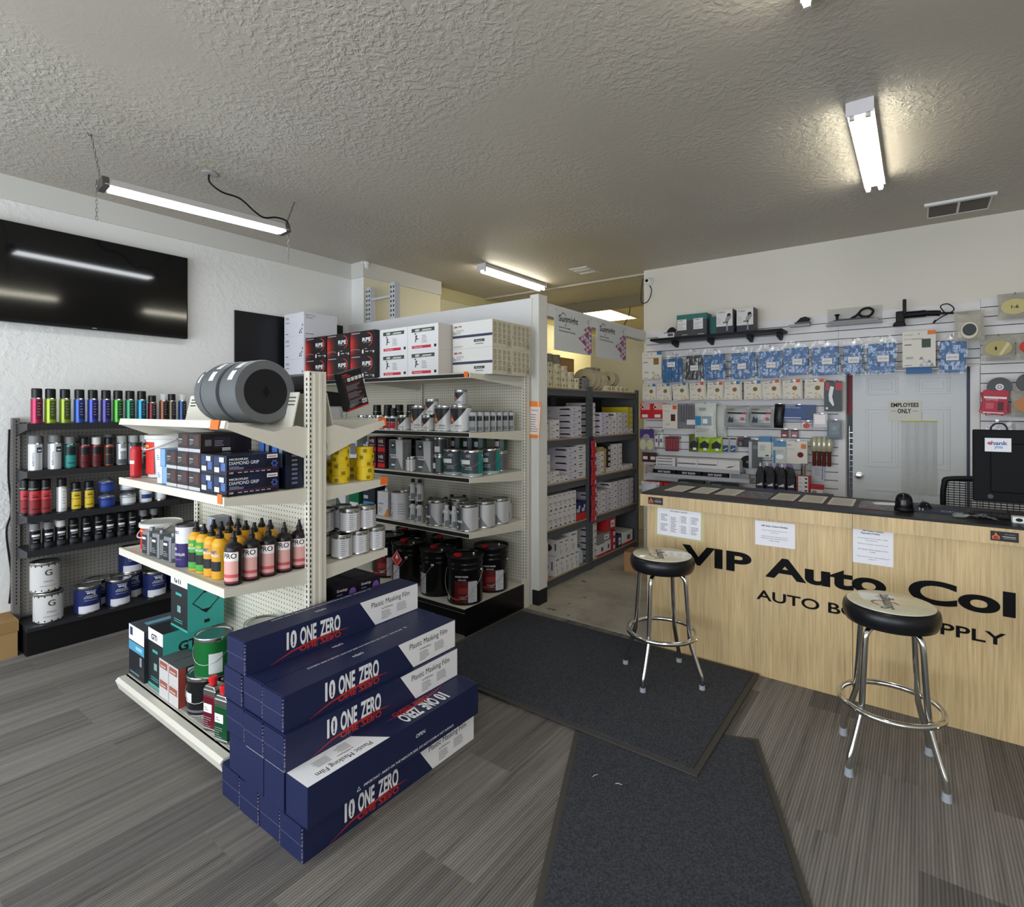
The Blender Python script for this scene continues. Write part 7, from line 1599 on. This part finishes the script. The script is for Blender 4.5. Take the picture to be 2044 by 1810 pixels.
for i, (x, k) in enumerate(((-1.278, 0), (-1.18, 1), (-1.08, 0), (-.995, 1))): put('lot%d' % k, lotp if k else lotw, (x, 5.90, .8605), 0, 'black polish bottle with %s nozzle, %s from left on slatwall shelf' % (['white', 'purple'][k], ORD[i]), 'bottle', 'black polish bottles on the slatwall shelf')
for i, (x, k) in enumerate(((-1.23, 0), (-1.135, 1), (-1.04, 1))): put('lot%d' % k, lotp if k else lotw, (x, 5.975, .8605), 0, 'black polish bottle with %s nozzle in the back row' % ['white', 'purple'][k], 'bottle', 'black polish bottles in the back row')
def redst():
    s = MB().box((-.055, 0, 0), (.055, .08, .165), CW['r']).rect((-.045, 0, .004), X_, Z_, .085, .157, CW['w'], .001)
    for k in range(4): s.lines((-.04, 0, .015+.038*k), X_, Z_, .03, .02, 2, M_GREY, .3, k, .0015).rect((.012, 0, .018+.038*k), X_, Z_, .02, .014, M_INK, .0015)
    return s.build('carton')
one(redst, (-.888, 5.88, .8605), 'upright red and white carton on the wall shelf beside the bottles', 'box')
tag(MB().lathe([(0, 0), (.028, 0), (.028, .115), (0, .12)], [M_CHROME]*3, seg=20).build('chrome_can', None, (-.888, 5.92, 1.0265)), 'shiny chrome can standing on the red and white carton', 'can')
one(lambda: MB().box((-.05, 0, 0), (.05, .09, .045), CW['w']).box((-.052, -.002, .045), (.052, .092, .085), CW['r']).rect((-.04, 0, .012), X_, Z_, .04, .02, M_GREY).build('carton'), (-.778, 5.89, .8605), 'low white and red carton at the right end of the bottle shelf', 'box')
def scis(s): s.lines((-.03, -.01, .06), X_, Z_, .06, .08, 7, M_GREY, .3).rect((.035, -.01, .02), X_, Z_, .007, .17, mat('3d6db0', .4), .001)
one(flat(.11, .20, 'c9cbd0', scis, .01), (-.788, 6.06, .963), 'pale carded pack with a blue pen above the red carton')
# bottom left of the slatwall: red cartons and a basket
wshelf(-2.55, -2.0, .80, 'pale grey wall shelf carrying red cartons on left slatwall')
for i, x in enumerate((-2.40, -2.15)): put('rcl', lambda: MB().box((-.12, 0, 0), (.12, .14, .055), CW['r']).rect((-.02, 0, .0), X_, Z_, .05, .045, CW['w'], .001).rect((.03, 0, .01), X_, Z_, .06, .03, mat('4d2024', .5), .001).build('carton'), (x, 5.87, .8005), 0, 'red carton, %s on the low left wall shelf' % ['left', 'right'][i], 'box', 'red cartons on the low wall shelf')
one(pillow(.19, .10, .03, mat('b9a9a4', .3, alpha=.85, bump=(30, .7, .01)), None, 13), (-2.45, 6.0, .93), 'crumpled clear packet above the red cartons')
for i, x in enumerate((-2.52, -2.43)):
    put('brc', flat(.08, .11, '4b2a24', lambda s: s.rect((-.03, -.02, .03), X_, Z_, .055, .035, CW['w'], .001), .02), (x, 5.98, 1.065), 0, 'dark brown packet with white label, %s below the purple bag' % ['left', 'right'][i], 'pack', 'dark brown packets')
for i, x in enumerate((-1.97, -1.63)): put('drk', lambda: MB().box((-.14, 0, 0), (.14, .05, .06), mat('1d2a24', .5)).rect((-.12, 0, .02), X_, Z_, .10, .02, mat('8fa39a', .5)).build('long_carton'), (x, 5.87, .8405), 0, 'long dark green carton just above the counter top', 'box', 'long dark green cartons')
wshelf(-1.97-.16, -1.45, .84, 'pale grey wall shelf carrying dark green cartons low on slatwall')
# right slatwall
def discbag(col, txt, w=.19, half=None):
    def art(s, y):
        n = 24; s.add([(.085*math.cos(2*PI*k/n), y, .10+.062*math.sin(2*PI*k/n)) for k in range(n)], [tuple(range(n))], mat(col, .5))
        if txt: s.text(txt, (-.022, y-.001, .085), X_, Z_, .045 if len(txt) > 1 else .012, .028, M_INK, .02)
        if half: s.add([(.0, y-.001, .045), (.02, y-.001, .042), (.07, y-.001, .13), (.055, y-.001, .148)], [(0, 1, 2, 3)], mat('d9d0a8', .5))
    return pillow(w+.02, .21, .03, mat('b5b2a4', .2, alpha=.5, bump=(18, .6, .01), name='clear_disc_bag'), art, 15)
one(discbag('c9bd84', '1-6'), (.62, 5.96, 2.39), 'clear bag holding a cream disc numbered 1-6')
one(discbag('b7aa72', '1', half=1), (.52, 5.95, 2.06), 'clear bag holding a tan disc numbered 1')
one(discbag('c8392a', '2'), (.73, 5.95, 2.06), 'clear bag holding a red disc numbered 2')
one(discbag('c8392a', ''), (.84, 5.96, 2.37), 'clear bag with a red disc at the right edge of view')
def a_pad2(s, y): n = 20; s.add([(.055*math.cos(2*PI*k/n), y, .085+.068*math.sin(2*PI*k/n)) for k in range(n)], [tuple(range(n))], mat('dcd6c4', .7)).add([(.045*math.cos(2*PI*k/n), y-.002, .09+.05*math.sin(2*PI*k/n)) for k in range(n)], [tuple(range(n))], mat('4c5055', .8))
one(pillow(.20, .25, .05, mat('c3beae', .2, alpha=.5, bump=(18, .6, .01), name='clear_disc_bag'), a_pad2, 16), (.335, 5.9, 2.23), 'clear bag with a white-rimmed grey pad at the corner above the door')
def reel():
    t = thing('plastic_reel', (0, 0, 0)); MB().lathe([(0, 0), (.078, 0), (.080, .012), (.078, .024), (0, .024)], mat('343a3e', .3), seg=28).build('reel_body', t)
    MB().lathe([(.0, .0245), (.026, .0245), (.026, .026), (.0, .026)], FW, seg=20).build('hub_label', t); t2 = MB().lathe([(.009, .0265), (.016, .0265), (.016, .027), (.009, .027)], M_GREY, seg=16).build('hub_ring', t); return t
put('reel', reel, (.53, 5.99, 1.845), (PI/2, 0, 0), 'dark wrapped reel with a white hub, left one beside the door', 'reel', 'dark wrapped reels')
put('reel', reel, (.71, 5.99, 1.875), (PI/2, 0, 0), 'dark wrapped reel with a white hub, right one beside the door', 'reel', 'dark wrapped reels')
def a_pink(s): s.rect((-.07, -.02, .125), X_, Z_, .14, .016, FW, .001).text('RAPTOR', (-.055, -.0205, .108), X_, Z_, .075, .014, mat('d9b8bc', .5), .02).rect((-.055, -.02, .04), X_, Z_, .05, .05, mat('d0566a', .4), .001).rect((.02, -.02, .03), X_, Z_, .035, .07, mat('4b1f2c', .4), .001).rect((-.07, -.02, .006), X_, Z_, .13, .008, FW, .001)
for i, (x, r_) in enumerate(((.49, 4), (.475, 12), (.52, -10))): put('pink', flat(.155, .19, 'b9283f', a_pink), (x, 5.94+.022*i, 1.625), (0, math.radians(r_), 0), 'crimson carded pack, %s of the fanned three beside the door' % ['front', 'left tilted', 'right tilted'][i], 'pack', 'crimson carded packs')
one(discbag('c98a5c', ''), (.70, 5.95, 1.60), 'clear bag with an orange-tan disc beside the crimson packs')
def ring_(s, y): s.tube([(.05*math.cos(2*PI*k/24), y, .06+.05*math.sin(2*PI*k/24)) for k in range(24)], .007, mat('1c2340', .4), 6, True)
one(pillow(.17, .13, .02, M_CLEAR, ring_, 17), (.525, 5.97, 1.44), 'clear bag with a dark blue ring just above the monitor')
one(pillow(.17, .10, .02, mat('c3c8cc', .25, alpha=.8), None, 18), (.71, 5.97, 1.46), 'pale clear packet right of the dark blue ring')

# ================================================================ COUNTER
t = CT = thing('counter', (0, 0, 0), 0, 'long light oak shop counter with black top and large black lettering', 'counter')
MB().box((-1.535, 3.662, 0), (-.304, 4.25, 1.03), M_WOOD).box((-.301, 3.662, 0), (2.2, 4.15, 1.03), M_WOOD).build('front_panel', t)
MB().box((-1.575, 3.632, .985), (-.302, 3.662, 1.066), M_WOOD).box((-.300, 3.632, .985), (2.25, 3.662, 1.066), M_WOOD).box((-1.575, 3.662, .985), (-1.54, 4.30, 1.066), M_WOOD).build('apron', t)
MB().box((-1.57, 3.640, 1.066), (-.47, 4.33, 1.0785), mat('222123', .4, spec=.2, name='black_laminate')).box((-.47, 3.640, 1.066), (2.25, 4.24, 1.0785), mat('222123', .4, spec=.2, name='black_laminate')).build('counter_top', t)
LT = mat('0c0c0e', .6, name='black_vinyl_letters', spec=.12); yl = 3.6605; s = MB()
for w_, x0, x1, asc in (('VIP', -1.285, -.845, 0), ('Auto', -.765, -.145, 0), ('Col', -.045, .385, 0), ('ors', .415, .80, 0)):
    s.text(w_, (x0, yl, .622), X_, Z_, x1-x0, .128 if w_ != 'ors' else .092, LT, .03501, .0008)
s.text('AUTO BODY SUPPLY', (-.815, yl, .474), X_, Z_, 1.165, .062, LT, .01601, .0008)
s.build('lettering', t)
# notices on the counter front
def notice(x0, z0, w, h, lines_, label, tilt=0, tape=None):
    s = MB()
    if tape: s.box((-.018, .0, -.012), (w+.02, .0012, h+.015), mat('d9cf9a', .5, alpha=.75, name='yellowed_tape'))
    s.box((0, -.0015, 0), (w, 0, h), M_PAPER)
    for (tx, x, z, ww, hh, b) in lines_:
        if tx == '#': s.lines((x, -.0015, z), X_, Z_, ww, hh, b, MK, .32, int(x*100), .0006)
        else: s.text(tx, (x, -.0015, z), X_, Z_, ww, hh, M_INK, b, .0006)
    tag(s.build('notice', None, (x0, 3.6612, z0), (0, math.radians(tilt), 0)), label, 'notice')
chk = [('PAINT PROJECT CHECKLIST', .09, .165, .12, .009, .02)]
for c in range(4):
    chk.append(('#', .025+.07*c, .10 if c != 1 else .085, .05, .05, 6)); chk.append(('#', .025+.07*c, .03, .05, .055, 6))
    for k in range(9): chk.append(('#', .014+.07*c, .032+.0135*k, .006, .006, 1))
notice(-1.462, .795, .30, .185, chk, 'paint project checklist sheet taped at the left end of counter front', 1, True)
notice(-.822, .815, .225, .150, [('VIP Auto Colors Notice', .035, .118, .15, .010, .03), ('Color match and spray cans are not', .04, .092, .14, .007, 0), ('guaranteed.', .09, .080, .045, .006, 0), ('Variance in color may occur due to', .035, .055, .15, .007, 0), ('different production batches, film mil, or', .035, .043, .15, .007, 0), ('metallic settings.', .08, .030, .06, .007, 0)], 'white notice sheet on the counter front, middle of the three', -.5)
notice(-.302, .790, .19, .200, [('VIP Auto Colors', .045, .182, .10, .009, .03), ('Payment Policy', .04, .166, .09, .010, .03), ('No fee applied to all credit or debit', .025, .140, .14, .007, 0), ('card payments.', .06, .128, .06, .007, 0), ('Minimum purchase amount for card', .025, .108, .14, .007, 0), ('All refunds will be issued as store', .025, .078, .14, .007, 0), ('credit.', .08, .066, .03, .006, 0), ('Thank you for your understanding and', .02, .036, .15, .007, 0), ('support!', .075, .024, .035, .007, 0)], 'white Payment Policy sheet on the counter front by the seam', 0)
def sticker():
    s = MB().box((0, -.001, 0), (.105, 0, .048), mat('1f1b1d', .35, name='black_sticker'))
    s.add([(.006, -.0015, .008), (.034, -.0015, .008), (.036, -.0015, .022), (.026, -.0015, .03), (.02, -.0015, .044), (.015, -.0015, .028), (.006, -.0015, .022)], [tuple(range(7))], mat('d9713f', .5)).add([(.011, -.002, .01), (.03, -.002, .01), (.03, -.002, .02), (.02, -.002, .026), (.011, -.002, .02)], [(0, 1, 2, 3, 4)], mat('8c3a2c', .5))
    s.text('VIP AUTO', (.052, -.0012, .032), X_, Z_, .04, .006, M_GREY, .01).rect((.045, -.001, .022), X_, Z_, .05, .003, mat('c9c9cc', .5)).rect((.05, -.001, .014), X_, Z_, .045, .003, M_GREY)
    return s.build('sticker')
put('stk', sticker, (-1.515, 3.6315, 1.003), 0, 'small black flame sticker on the counter edge, left end', 'sticker', 'black flame stickers on the counter edge')
put('stk', sticker, (.288, 3.6315, 1.003), 0, 'small black flame sticker on the counter edge, right end', 'sticker', 'black flame stickers on the counter edge')
# things on the counter
zc = 1.079
def sheet(w, d, seed, border='6f1f28'):
    def make():
        s = MB().box((0, 0, 0), (w, d, .0012), mat('5a2a30', .4) if border else M_PAPER).rect((.006, .006, .0013), X_, Y_, w-.012, d-.012, mat('d9d4c8', .4), .0004)
        for r in range(11): s.rect((.02, .03+(d-.07)/11*r, .0013), X_, Y_, w-.04, .006 if r % 3 else .010, mat('8d8a80', .5), .0009)
        return s.build('price_sheet')
    return make
gl_ = mat('77797c', .08, alpha=.25, name='clear_desk_film')
xs = [(-1.475, 3.79), (-1.30, 3.80), (-1.13, 3.82), (-.775, 3.82), (-.615, 3.83), (-.455, 3.82)]
for i, (x, y) in enumerate(xs): put('sht', sheet(.145, .34, i), (x, y, zc), .02, 'printed price sheet under film on the counter, %s from the left' % ORD[i], 'sheet', 'printed price sheets on the counter')
def leaflet():
    s = MB().box((0, 0, 0), (.20, .32, .0012), mat('35333a', .3)).rect((.0, .0, .0012), X_, Y_, .12, .03, mat('b0303a', .4)).rect((.02, .3, .0012), X_, Y_, .16, .015, mat('c9c6c2', .4))
    for r in range(6):
        for c in range(6): s.rect((.02+.028*c, .06+.037*r, .0012), X_, Y_, .02, .026, mat(('6f6a70', '8d5560', '5f7f66', '9a9690', '56607c')[(r*3+c) % 5], .4), .0004)
    return s.build('leaflet')
put('leaf', leaflet, (-.985, 3.80, zc), .02, 'dark leaflet of many small pictures between the price sheets, left', 'leaflet', 'dark picture leaflets on the counter')
put('leaf', leaflet, (-.29, 3.79, zc), .0, 'dark leaflet of many small pictures right of the price sheets', 'leaflet', 'dark picture leaflets on the counter')
tag(MB().box((0, 0, 0), (.15, .07, .0015), M_PAPER).box((.02, .02, .0015), (.16, .09, .003), M_PAPER).build('paper_slips', None, (-.215, 4.0, zc+.0014), .25), 'white curled paper slips behind the barcode scanner', 'paper')
t = thing('barcode_scanner', (-.068, 3.84, zc), 0, 'black barcode scanner standing on the counter', 'scanner')
MB().slathe([(0, 0), (.042, 0), (.045, .006), (.042, .05), (.040, .07), (.034, .088), (.02, .100), (0, .104)], M_BLKG, seg=32).build('scanner_body', t)
MB().slathe([(.0, .0), (.0455, .0), (.047, .01), (.046, .022)], M_BLK, seg=32).build('base_ring', t)
mp = thing('mouse_pad', (.07, 3.98, zc), 0, 'dark blue mouse pad printed with a white emblem', 'mouse pad')
s = MB().box((-.13, -.12, 0), (.15, .12, .003), mat('232c42', .6, name='navy_mouse_pad')).text('CP', (.03, -.06, .003), X_, Y_, .06, .04, mat('b9c4d6', .6), .02, .0006)
for x in (-.07, -.055): s.rect((x, -.08, .003), X_, Y_, .007, .12, mat('b9c4d6', .6), .0006)
s.build('pad', mp)
t = thing('computer_mouse', (.03, 4.03, zc+.003), math.radians(20), 'black computer mouse on the dark blue pad', 'mouse')
s = MB(); vs = []; fs = []
for j in range(7):
    for i in range(20):
        a = 2*PI*i/20; q = j/6; vs.append((.030*math.cos(a)*math.cos(q*PI/2), .055*math.sin(a)*math.cos(q*PI/2), .036*math.sin(q*PI/2)))
for j in range(6):
    for i in range(20): fs.append((j*20+i, j*20+(i+1) % 20, (j+1)*20+(i+1) % 20, (j+1)*20+i))
s.add(vs, fs, M_BLKG, True).build('mouse_body', t); MB().box((-.0025, .02, .028), (.0025, .035, .0375), M_GREY).build('scroll_wheel', t)
t = thing('monitor', (.52, 4.05, 0), 0, 'back of a black computer monitor with a thank you card', 'monitor')
MB().box((-.275, -.02, 1.145), (.33, .03, 1.545), mat('0b0b0d', .5, spec=.12, name='monitor_black')).box((-.2, -.03, 1.20), (.26, -.02, 1.47), mat('0d0d10', .5, spec=.12)).build('monitor_back', t, bev=.008)
MB().box((-.02, -.03, zc), (.06, .03, 1.16), M_BLK).box((-.12, -.10, zc), (.16, .10, zc+.012), M_BLK).build('stand', t)
s = MB().box((-.225, -.0330, 1.425), (-.115, -.0310, 1.50), M_PAPER).text('thank', (-.212, -.0332, 1.462), X_, Z_, .082, .022, mat('3f4f8c', .5), .02).text('you', (-.185, -.0332, 1.438), X_, Z_, .034, .018, mat('3f9cc4', .5), .02).rect((-.214, -.0332, 1.465), X_, Z_, .018, .010, mat('d0506a', .5), .001); s.build('card', t)
MB().lathe([(.012, 0), (.014, .002), (.012, .003), (0, .003)], mat('33343a', .3), seg=16).build('emblem', t, (-.20, -.021, 1.175), (PI/2, 0, 0))
t = thing('keyboard', (.30, 3.93, zc), math.radians(-8), 'black keyboard on the counter below the monitor', 'keyboard')
MB().box((-.08, -.055, 0), (.36, .06, .014), M_BLK).build('keyboard_base', t, bev=.003)
s = MB()
for r in range(5):
    for c in range(18): s.box((-.075+.0235*c, -.05+.021*r, .014), (-.0535+.0235*c, -.032+.021*r, .019), mat('1f1f23', .5))
s.build('keys', t)
def crump():
    s = MB(); rnd = random.Random(4); n = 9; P = {}
    for i in range(n+1):
        for j in range(6): P[i, j] = (-.09+.18*i/n+.006*rnd.random(), -.04+.016*j, .002+.022*rnd.random()*(1 if 0 < i < n else .3))
    for i in range(n):
        for j in range(5): s.add([P[i, j], P[i+1, j], P[i+1, j+1], P[i, j+1]], [(0, 1, 2, 3)], mat('8f9492', .15, alpha=.7, name='grey_wrap_film'), True)
    return s.build('crumpled_bag')
put('crump', crump, (.235, 3.81, zc+.001), .1, 'crumpled clear plastic bag lying on the counter', 'bag')
tag(MB().box((0, -.03, 0), (.05, .03, .03), M_WHITE).add([(.025+.014*math.cos(2*PI*k/14), -.0305, .016+.009*math.sin(2*PI*k/14)) for k in range(14)], [tuple(range(14))], M_INK).build('small_device', None, (.385, 3.80, zc)), 'small white device at the right edge of the counter view', 'device')
# clear bag hanging on the counter's left corner
one(pillow(.15, .12, .08, mat('a9adb0', .2, alpha=.65, bump=(22, .9, .01), name='clear_bin_bag'), None, 21), (-1.66, 4.02, .985), 'crumpled clear plastic bag hanging at the left end of the counter', 'bag')
# chair behind the counter
t = thing('office_chair', (.50, 4.65, 0), 0, 'black mesh-backed office chair behind the counter', 'chair')
P = smooth([(-.36, 0, .78), (-.37, -.02, 1.0), (-.365, -.03, 1.16), (-.32, -.03, 1.205), (0, -.03, 1.215), (.25, -.03, 1.205), (.29, -.03, 1.16), (.29, -.02, 1.0), (.28, 0, .78)], 5)
MB().tube(P, .017, M_BLK, 10).tube([(-.36, 0, .78), (.28, 0, .78)], .017, M_BLK, 8).build('back_frame', t)
s = MB()
for k in range(26): z = .80+.0155*k; s.box((-.36, -.028, z), (.285, -.022, z+.006), mat('2b2b2e', .6))
for k in range(22): x = -.345+.029*k; s.box((x, -.026, .79), (x+.004, -.020, 1.20), mat('2b2b2e', .6))
s.build('mesh_back', t)
MB().box((-.3, .0, .45), (.25, .48, .53), M_BLK).build('seat', t, bev=.03); MB().box((-.06, -.01, .48), (.0, .03, .85), M_BLK).build('back_stem', t)
MB().tube([(-.03, .24, .06), (-.03, .24, .46)], .03, M_BLK, 10).build('gas_column', t)
s = MB()
for k in range(5): a = 2*PI*k/5; s.tube([(-.03, .24, .10), (-.03+.30*math.cos(a), .24+.30*math.sin(a), .07)], .018, M_BLK, 6)
s.build('star_base', t)
for k in range(5): a = 2*PI*k/5; MB().tube([(-.03+.30*math.cos(a)-.02, .24+.30*math.sin(a), .03), (-.03+.30*math.cos(a)+.02, .24+.30*math.sin(a), .03)], .03, M_BLK, 12).build('castor', t)

# ================================================================ STOOLS
VN = mat('17171b', .32, name='black_vinyl_cushion')
def stool(ta):
  def make():
    t = thing('bar_stool', (0, 0, 0))
    MB().slathe([(.0, .665), (.158, .665), (.180, .671), (.190, .695), (.1925, .718), (.188, .740), (.180, .752), (.172, .757)], VN, seg=64).build('cushion', t)
    s = MB().slathe([(.1735, .755), (.175, .758), (.171, .7595), (.0, .7602)], mat('d3d0ba', .12, coat=.6, name='cream_vinyl_top'), seg=64)
    m1 = mat('3c3940', .4); xd = Vector((math.cos(ta), math.sin(ta), 0)); yd = Vector((-math.sin(ta), math.cos(ta), 0)); z = Vector((0, 0, .7603))
    s.text('Sunmight', z-xd*.118-yd*.020, xd, yd, .225, .070, m1, .012, .0006)
    P = [(-.075, .050), (-.055, .072), (-.03, .078), (-.01, .062), (.0, .03), (-.012, -.015), (-.035, -.028)]
    for k, (p, q) in enumerate(zip(P, P[1:])):
        a = z+xd*p[0]+yd*p[1]; b = z+xd*q[0]+yd*q[1]; d = (b-a).normalized(); e = Vector((-d.y, d.x, 0))*.003; u = Vector((0, 0, .0009))
        s.add([a-e+u, b-e+u, b+e+u, a+e+u], [(0, 1, 2, 3)], mat('a3403f', .4))
    s.build('seat_top', t)
    MB().lathe([(.0, .640), (.07, .640), (.07, .665), (0, .665)], M_BLK, seg=24).build('swivel_plate', t)
    for k in range(4):
        a = PI/2*k; c, s_ = math.cos(a), math.sin(a)
        prof = smooth([(.06, .656, 0), (.112, .654, 0), (.143, .632, 0), (.153, .59, 0), (.163, .45, 0), (.176, .29, 0), (.184, .25, 0), (.222, .14, 0), (.244, .085, 0), (.250, .05, 0), (.250, .03, 0)], 5)
        MB().tube([(p.x*c, p.x*s_, p.y) for p in prof], .0135, M_CHROME, 14).build('leg', t)
        MB().lathe([(0, 0), (.019, 0), (.0165, .035), (0, .036)], mat('9ba0a8', .5, name='grey_foot_cap'), seg=16).build('foot_cap', t, (.25*c, .25*s_, 0))
        MB().lathe([(0, 0), (.008, 0), (.006, .005), (0, .006)], M_CHROME, seg=10).build('rivet', t, (.216*c, .216*s_, .29), (0, PI/2, a))
    n = 64; MB().tube([(.203*math.cos(2*PI*k/n), .203*math.sin(2*PI*k/n), .29) for k in range(n)], .0135, M_CHROME, 12, True).build('foot_ring', t)
    return t
  return make
put('stool1', stool(math.radians(120)), (-1.265, 3.245, .0128), math.radians(-4), 'chrome bar stool with cream-topped black seat, left one standing on the mat', 'bar stool', 'bar stools at the counter')
put('stool2', stool(math.radians(45)), (-.107, 3.10, .0005), math.radians(54), 'chrome bar stool with cream-topped black seat, right one standing on the carpet', 'bar stool', 'bar stools at the counter')
